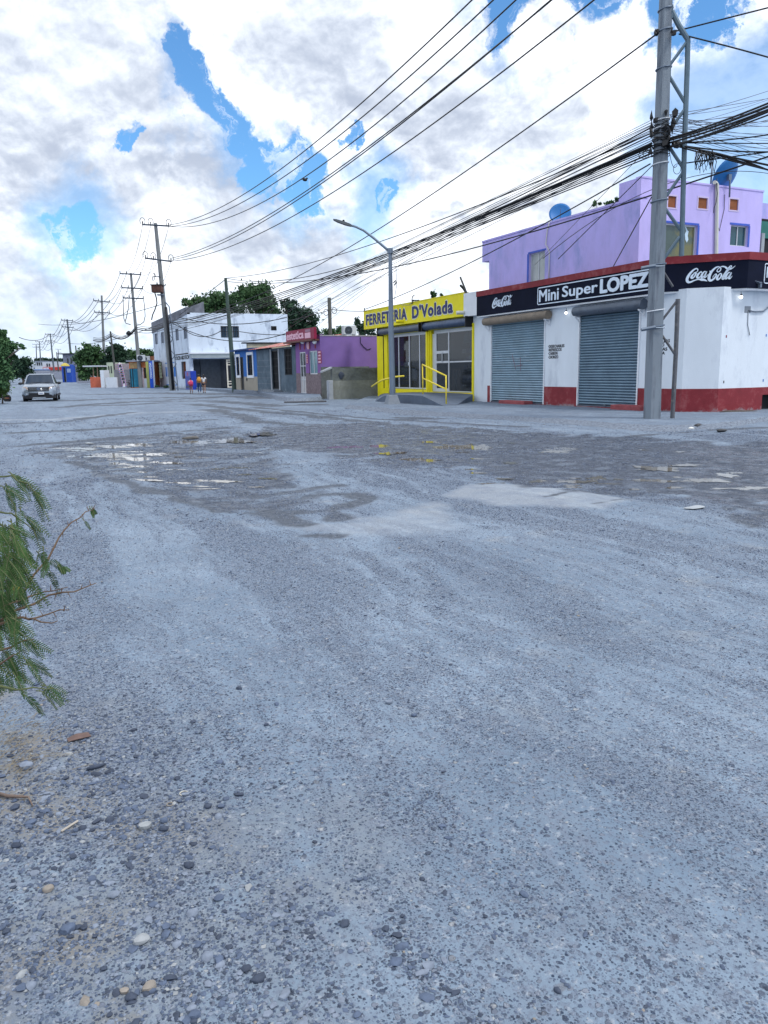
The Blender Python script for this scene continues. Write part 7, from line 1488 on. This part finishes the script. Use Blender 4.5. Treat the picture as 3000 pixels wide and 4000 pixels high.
def person(loc, rz, H, label, top, legs, hair, bag=None, bagm=None, shorts=False, stride=.14, lean=.03, shoes=None, sock=None, longhair=False):
    t = thing('person', label, 'person', (0, 0, 0)); k = H/1.7
    S = lambda x, y, z: (x*k, y*k, z*k)
    st = stride
    J = [(S(0, 0, .93), .11*k, .085*k), (S(0, -.01, 1.10), .105*k, .08*k), (S(0, lean*-1, 1.30), .13*k, .09*k), (S(0, -lean, 1.42), .06*k), (S(0, -lean-.01, 1.49), .048*k), (S(0, -lean-.02, 1.59), .082*k, .092*k), (S(0, -lean-.01, 1.67), .055*k, .06*k)]
    E = [(0, 1), (1, 2), (2, 3), (3, 4), (4, 5), (5, 6)]
    for s in (1, -1):
        f = s*st; b0 = len(J)
        J += [(S(s*.09, 0, .88), .085*k), (S(s*.095, -f*.5-.03*(s > 0), .50), .056*k), (S(s*.095, -f*1.0, .10), .036*k), (S(s*.095, -f-.03, .035), .035*k), (S(s*.10, -f-.15, .025), .028*k)]
        E += [(0, b0), (b0, b0+1), (b0+1, b0+2), (b0+2, b0+3), (b0+3, b0+4)]
        a0 = len(J); J += [(S(s*.17, -lean, 1.38), .052*k), (S(s*.215, .02+f*.3, 1.14), .038*k), (S(s*.215, -.06+f*.5, .92), .028*k), (S(s*.21, -.075+f*.55, .84), .026*k, .016*k)]
        E += [(2, a0), (a0, a0+1), (a0+1, a0+2), (a0+2, a0+3)]
        h0 = a0+3
        for q, (dx, dz, l) in enumerate(((-.028, 0, .06), (-.01, 0, .07), (.008, 0, .066), (.024, 0, .05))):
            J.append((S(s*.21+dx*.2, -.075+f*.55+dx, .84-l), .0085*k)); E.append((h0, len(J)-1))
        J.append((S(s*.185, -.10+f*.55, .80), .009*k)); E.append((h0, len(J)-1))
    skin_mesh('body', J, E, skin, t)
    # face: nose, eyes, mouth and ears on the side away from +y (the walking direction is -y)
    hy = -lean-.02
    MB().blob(S(0, hy-.098, 1.585), (.012*k, .018*k, .02*k), 1, 1, 0).build('nose', skin, t, smooth=True)
    for s in (1, -1): MB().blob(S(s*.032, hy-.083, 1.605), (.013*k, .008*k, .008*k), 1, 1, 0).build('eye', blk, t); MB().blob(S(s*.083, hy, 1.59), (.012*k, .02*k, .03*k), 1, 1, 0).build('ear', skin, t, smooth=True)
    MB().blob(S(0, hy-.085, 1.54), (.024*k, .006*k, .006*k), 1, 1, 0).build('mouth', M('lips', (.25, .08, .07)), t)
    tj = [(J[0][0], .125*k, .10*k), (J[1][0], .12*k, .095*k), (J[2][0], .145*k, .105*k), (S(0, -lean, 1.42), .075*k)]; te = [(0, 1), (1, 2), (2, 3)]
    for s in (1, -1): a0 = len(tj); tj += [(S(s*.17, -lean, 1.385), .064*k), (S(s*.20, .01+s*st*.15, 1.24), .052*k)]; te += [(2, a0), (a0, a0+1)]
    skin_mesh('shirt', tj, te, top, t)
    lj = [(S(0, 0, .95), .122*k, .098*k)]; le = []
    for s in (1, -1):
        f = s*st; b0 = len(lj); lj.append((S(s*.09, 0, .86), .098*k)); le.append((0, b0))
        if shorts: lj.append((S(s*.093, -f*.25, .70), .085*k)); le.append((b0, b0+1))
        else: lj += [(S(s*.095, -f*.5-.03*(s > 0), .50), .070*k), (S(s*.095, -f*1.0, .10), .052*k)]; le += [(b0, b0+1), (b0+1, b0+2)]
    skin_mesh('shorts' if shorts else 'trousers', lj, le, legs, t)
    for s in (1, -1):
        f = s*st; MB().blob(S(s*.10, -f-.07, .045), (.05*k, .13*k, .045*k), 3, 2, .02).build('shoe', shoes or blk, t, smooth=True)
        if sock: skin_mesh('sock', [(S(s*.095, -f*.95, .12), .044*k), (S(s*.095, -f*.7, .30), .055*k)], [(0, 1)], sock, t, 1)
    MB().blob(S(0, hy+.018, 1.615), (.098*k, .105*k, .10*k), 5, 2, .04).build('hair', hair, t, smooth=True)
    if longhair: MB().blob(S(0, hy+.10, 1.47), (.06*k, .05*k, .17*k), 6, 2, .05).build('ponytail', hair, t, smooth=True)
    if bag:
        pz = t.copy() if False else None
    t.location = loc; t.rotation_euler = (0, 0, rz); return t, k
def backpack(t_loc, rz, k, label, m_, y0=.13, z0=1.2, sz=(.17, .11, .24)):
    t = thing('backpack', label, 'backpack', (0, 0, 0)); bdy = MB().blob((0, y0*k+sz[1]*k*.6, z0*k), (sz[0]*k, sz[1]*k, sz[2]*k), 2, 3, .06).build('bag', m_, t, smooth=True)
    MB().blob((0, y0*k+sz[1]*k*1.45, (z0-.08)*k), (sz[0]*.7*k, sz[1]*.4*k, sz[2]*.45*k), 3, 2, .05).build('pocket', M('bag_pocket_'+m_.name, tuple(c*.7 for c in m_.node_tree.nodes['Color Ramp'].color_ramp.elements[1].color[:3])), t, smooth=True)
    for s in (1, -1): MB().tube([(s*.09*k, (y0+.03)*k, (z0+.2)*k), (s*.10*k, -.02*k, (z0+.245)*k), (s*.11*k, -.15*k, (z0+.1)*k), (s*.12*k, -.10*k, (z0-.1)*k), (s*.10*k, .1*k, (z0-.15)*k)], .018*k, 6).build('strap', m_, t, smooth=True)
    t.location = t_loc; t.rotation_euler = (0, 0, rz)
black_hair = M('black_hair', (.012, .010, .012), .5, .2); pinkb = M('pink_bag', (.62, .06, .16), .6, .2, 8); yelb = M('mustard_bag', (.58, .27, .04), .6, .2, 8)
def ploc(px, py): p = at_z(px, py); return (p[0], p[1], float(relief(np.array(p[0]), np.array(p[1]))))
L1 = ploc(748, 1538); t, k = person(L1, math.radians(170), 1.30, 'child with long dark hair and a pink backpack walking away', M('child_shirt', (.55, .55, .60)), M('child_skirt', (.05, .05, .09)), black_hair, shorts=True, longhair=False, stride=.10, sock=M('sock_dark', (.03, .03, .05)))
backpack(L1, math.radians(170), k, 'bright pink backpack on the back of the child', pinkb, sz=(.24, .15, .32), z0=1.12)
L2 = ploc(780, 1535); t, k = person(L2, math.radians(172), 1.58, 'person in dark top and blue jeans with a mustard backpack', M('dark_top', (.03, .035, .06)), M('jeans', (.03, .07, .17)), black_hair, stride=.10, shoes=M('shoe_white', (.6, .62, .65)), longhair=True)
backpack(L2, math.radians(172), k, 'mustard yellow backpack on the person in jeans', yelb, sz=(.19, .13, .27))
L3 = ploc(795, 1536); t, k = person((L3[0]+.05, L3[1]-.1, L3[2]), math.radians(160), 1.56, 'person in white shirt and dark shorts beside the mustard backpack', M('white_shirt', (.62, .64, .68)), M('dark_shorts', (.03, .035, .06)), black_hair, shorts=True, stride=.16, longhair=True)

# ---------------------------------------------------------------- thorny mesquite in the near left corner
def nearpt(px, py, dep): return at_d(px, py, dep)
mq = thing('mesquite_shrub', 'thorny mesquite shrub with feathery leaves reaching in from the left foreground', 'shrub', (-1.15, 2.6, 0))
tb = M('mesquite_twig', (.13, .085, .055), .8, .3, 20, .3); tg = M('mesquite_green_twig', (.10, .12, .05), .8, .3, 20, .2)
br = [([(-500, 2750, 2.5), (-250, 2500, 2.5), (-60, 2360, 2.6), (90, 2320, 2.7), (190, 2180, 2.8), (230, 2100, 2.85), (280, 2040, 2.9), (335, 1998, 2.95), (372, 1985, 3)], .009, tb), ([(-400, 2700, 2.4), (-100, 2480, 2.45), (60, 2385, 2.5), (190, 2325, 2.6), (290, 2312, 2.6), (375, 2278, 2.7)], .010, tb),
      ([(-350, 2650, 2.4), (-80, 2400, 2.4), (80, 2345, 2.5), (170, 2312, 2.6), (265, 2293, 2.6)], .009, tb), ([(-300, 2600, 2.3), (-60, 2470, 2.3), (60, 2415, 2.4), (115, 2420, 2.4), (185, 2400, 2.5), (270, 2383, 2.5)], .010, tb), ([(115, 2418, 2.4), (160, 2430, 2.4), (225, 2425, 2.45)], .005, tb),
      ([(-500, 2600, 2.3), (-250, 2100, 2.4), (-80, 1900, 2.5), (0, 1862, 2.6), (45, 1858, 2.6), (110, 1888, 2.6), (135, 1930, 2.6), (150, 1950, 2.6)], .007, tg), ([(-100, 2010, 2.5), (0, 2000, 2.5), (45, 2005, 2.5), (100, 2045, 2.55), (150, 2110, 2.55)], .006, tg),
      ([(-300, 2900, 2.2), (-120, 2720, 2.2), (0, 2680, 2.2), (60, 2695, 2.25), (130, 2685, 2.3), (210, 2688, 2.3)], .009, tg), ([(-250, 2700, 2.2), (-60, 2560, 2.25), (40, 2530, 2.3), (100, 2500, 2.3), (135, 2495, 2.35)], .008, tb), ([(-200, 2700, 2.3), (-40, 2620, 2.3), (50, 2560, 2.3), (80, 2540, 2.3)], .008, tb),
      ([(60, 2005, 2.5), (66, 2060, 2.5), (60, 1980, 2.5), (10, 1900, 2.5)], .004, tg)]
base_ = np.array([-1.15, 2.6, 0.])
for pl, r_, m_ in br:
    P = [nearpt(*p) for p in pl]; P[0] = base_+np.array([rnd.uniform(-.03, .03), rnd.uniform(-.03, .03), .02]) if len(pl) > 5 else P[0]
    Pw = [P[0]]
    for a, b_ in zip(P[:-1], P[1:]): Pw += [(a+b_)/2+np.array([rnd.uniform(-.008, .008), rnd.uniform(-.008, .008), rnd.uniform(-.008, .008)]), b_]
    MB().tube(Pw, list(np.linspace(r_*.65, .0013, len(Pw))), 6).build('branch', m_, mq, smooth=True)
th_ = MB()
for pl, r_, m_ in br[:5]:
    P = [nearpt(*p) for p in pl][2:]
    for a, b_ in zip(P[:-1], P[1:]):
        for q in (.3, .75):
            c = a+(b_-a)*q; d_ = rnd.choice([-1, 1])*UP*.02+RT*rnd.uniform(-.012, .012); th_.tube([c, c+d_], [.0022, .0004], 4)
th_.build('thorns', tb, mq)
lfV, lfF = [], []; rch = MB()
def pinna(p0, dirv, L_, drop, npair, ll):
    pts = []; d = dirv/np.linalg.norm(dirv); p = np.array(p0, float)
    for i in range(npair+1): pts.append(p.copy()); d = d+np.array([0, 0, -drop/npair]); d /= np.linalg.norm(d); p = p+d*L_/npair
    rch.tube(pts[::3]+[pts[-1]], .0012, 3, caps=False)
    rv = np.array([rnd.gauss(0, 1), rnd.gauss(0, 1), rnd.gauss(0, .5)])
    for i in range(1, npair+1):
        t_ = pts[i]-pts[i-1]; t_ /= np.linalg.norm(t_)+1e-9; s_ = np.cross(t_, FW+rv*.25); s_ /= np.linalg.norm(s_)+1e-9; nn = np.cross(t_, s_)
        sc__ = ll*(.55+.45*math.sin(math.pi*min(i/npair*1.0+.1, 1)))
        for sg in (1, -1):
            e = s_*sg*.93+t_*.38+nn*rnd.uniform(-.25, .1)+np.array([0, 0, -.15]); e /= np.linalg.norm(e); wv_ = np.cross(e, nn); wv_ /= np.linalg.norm(wv_)+1e-9
            a = pts[i]; b = len(lfV); w_ = ll*.10
            lfV.extend([a, a+e*sc__*.35+wv_*w_, a+e*sc__*.8+wv_*w_*.8, a+e*sc__, a+e*sc__*.8-wv_*w_*.8, a+e*sc__*.35-wv_*w_]); lfF.append(tuple(range(b, b+6)))
rq = random.Random(21)
anch = []
for k in range(170):
    y = rq.choice([rq.uniform(2030, 2320), rq.uniform(2030, 2460), rq.uniform(2180, 2640)]); env = np.interp(y, [1880, 2000, 2120, 2250, 2330, 2450, 2560, 2700], [30, 40, 60, 105, 70, 60, 60, 35])
    x = -140+(env+140)*rq.random()**.8; dp = rq.uniform(2.25, 2.7); anch.append((x, y, dp))
anch += [(45, 1850, 2.6), (60, 1862, 2.6), (80, 1872, 2.6), (130, 1915, 2.6), (140, 1935, 2.6), (10, 1900, 2.5), (30, 1905, 2.5), (80, 1990, 2.5), (100, 2020, 2.5), (120, 2050, 2.55), (360, 1986, 3.0), (355, 1990, 3.0), (330, 2035, 2.95), (190, 2190, 2.6), (225, 2200, 2.6), (240, 2215, 2.6), (195, 2230, 2.6), (170, 2150, 2.6), (150, 2160, 2.6), (90, 2500, 2.3), (120, 2500, 2.3), (70, 2560, 2.3), (100, 2575, 2.3), (120, 2600, 2.3), (60, 2640, 2.3), (180, 2680, 2.3), (160, 2700, 2.3), (100, 2720, 2.3)]
for k, (x, y, dp) in enumerate(anch):
    p = nearpt(x, y, dp); sm_ = 1.0 if x < 200 else .4
    nv = 2 if rq.random() < .8 else 1
    for j in range(nv):
        dr_ = RT*rq.uniform(-.1, .75)+np.array([0, 0, -1])*rq.uniform(.15, .8)+FW*rq.uniform(-.4, .4)
        rch.tube([p-dr_*.02, p], .0016, 4, caps=False)
        pinna(p, dr_, rq.uniform(.06, .105)*sm_, rq.uniform(.3, .9), rq.randint(11, 15), rq.uniform(.013, .0175)*(.7 if sm_ < 1 else 1))
me = np_mesh('leaflets', np.array(lfV)-np.array(mq.location), np.array(lfF)); lm = leafm('mesquite_leaf', (.018, .055, .02), (.08, .15, .04)); me.materials.append(lm)
o = bpy.data.objects.new('leaflets', me); COL.objects.link(o); o.parent = mq; rch.build('leaf_stalks', tg, mq)
MB().blob(nearpt(62, 2297, 2.4), (.012, .012, .009), 3, 1, .2).build('yellow_flower', M('flower_yellow', (.85, .45, .02), .6), mq)
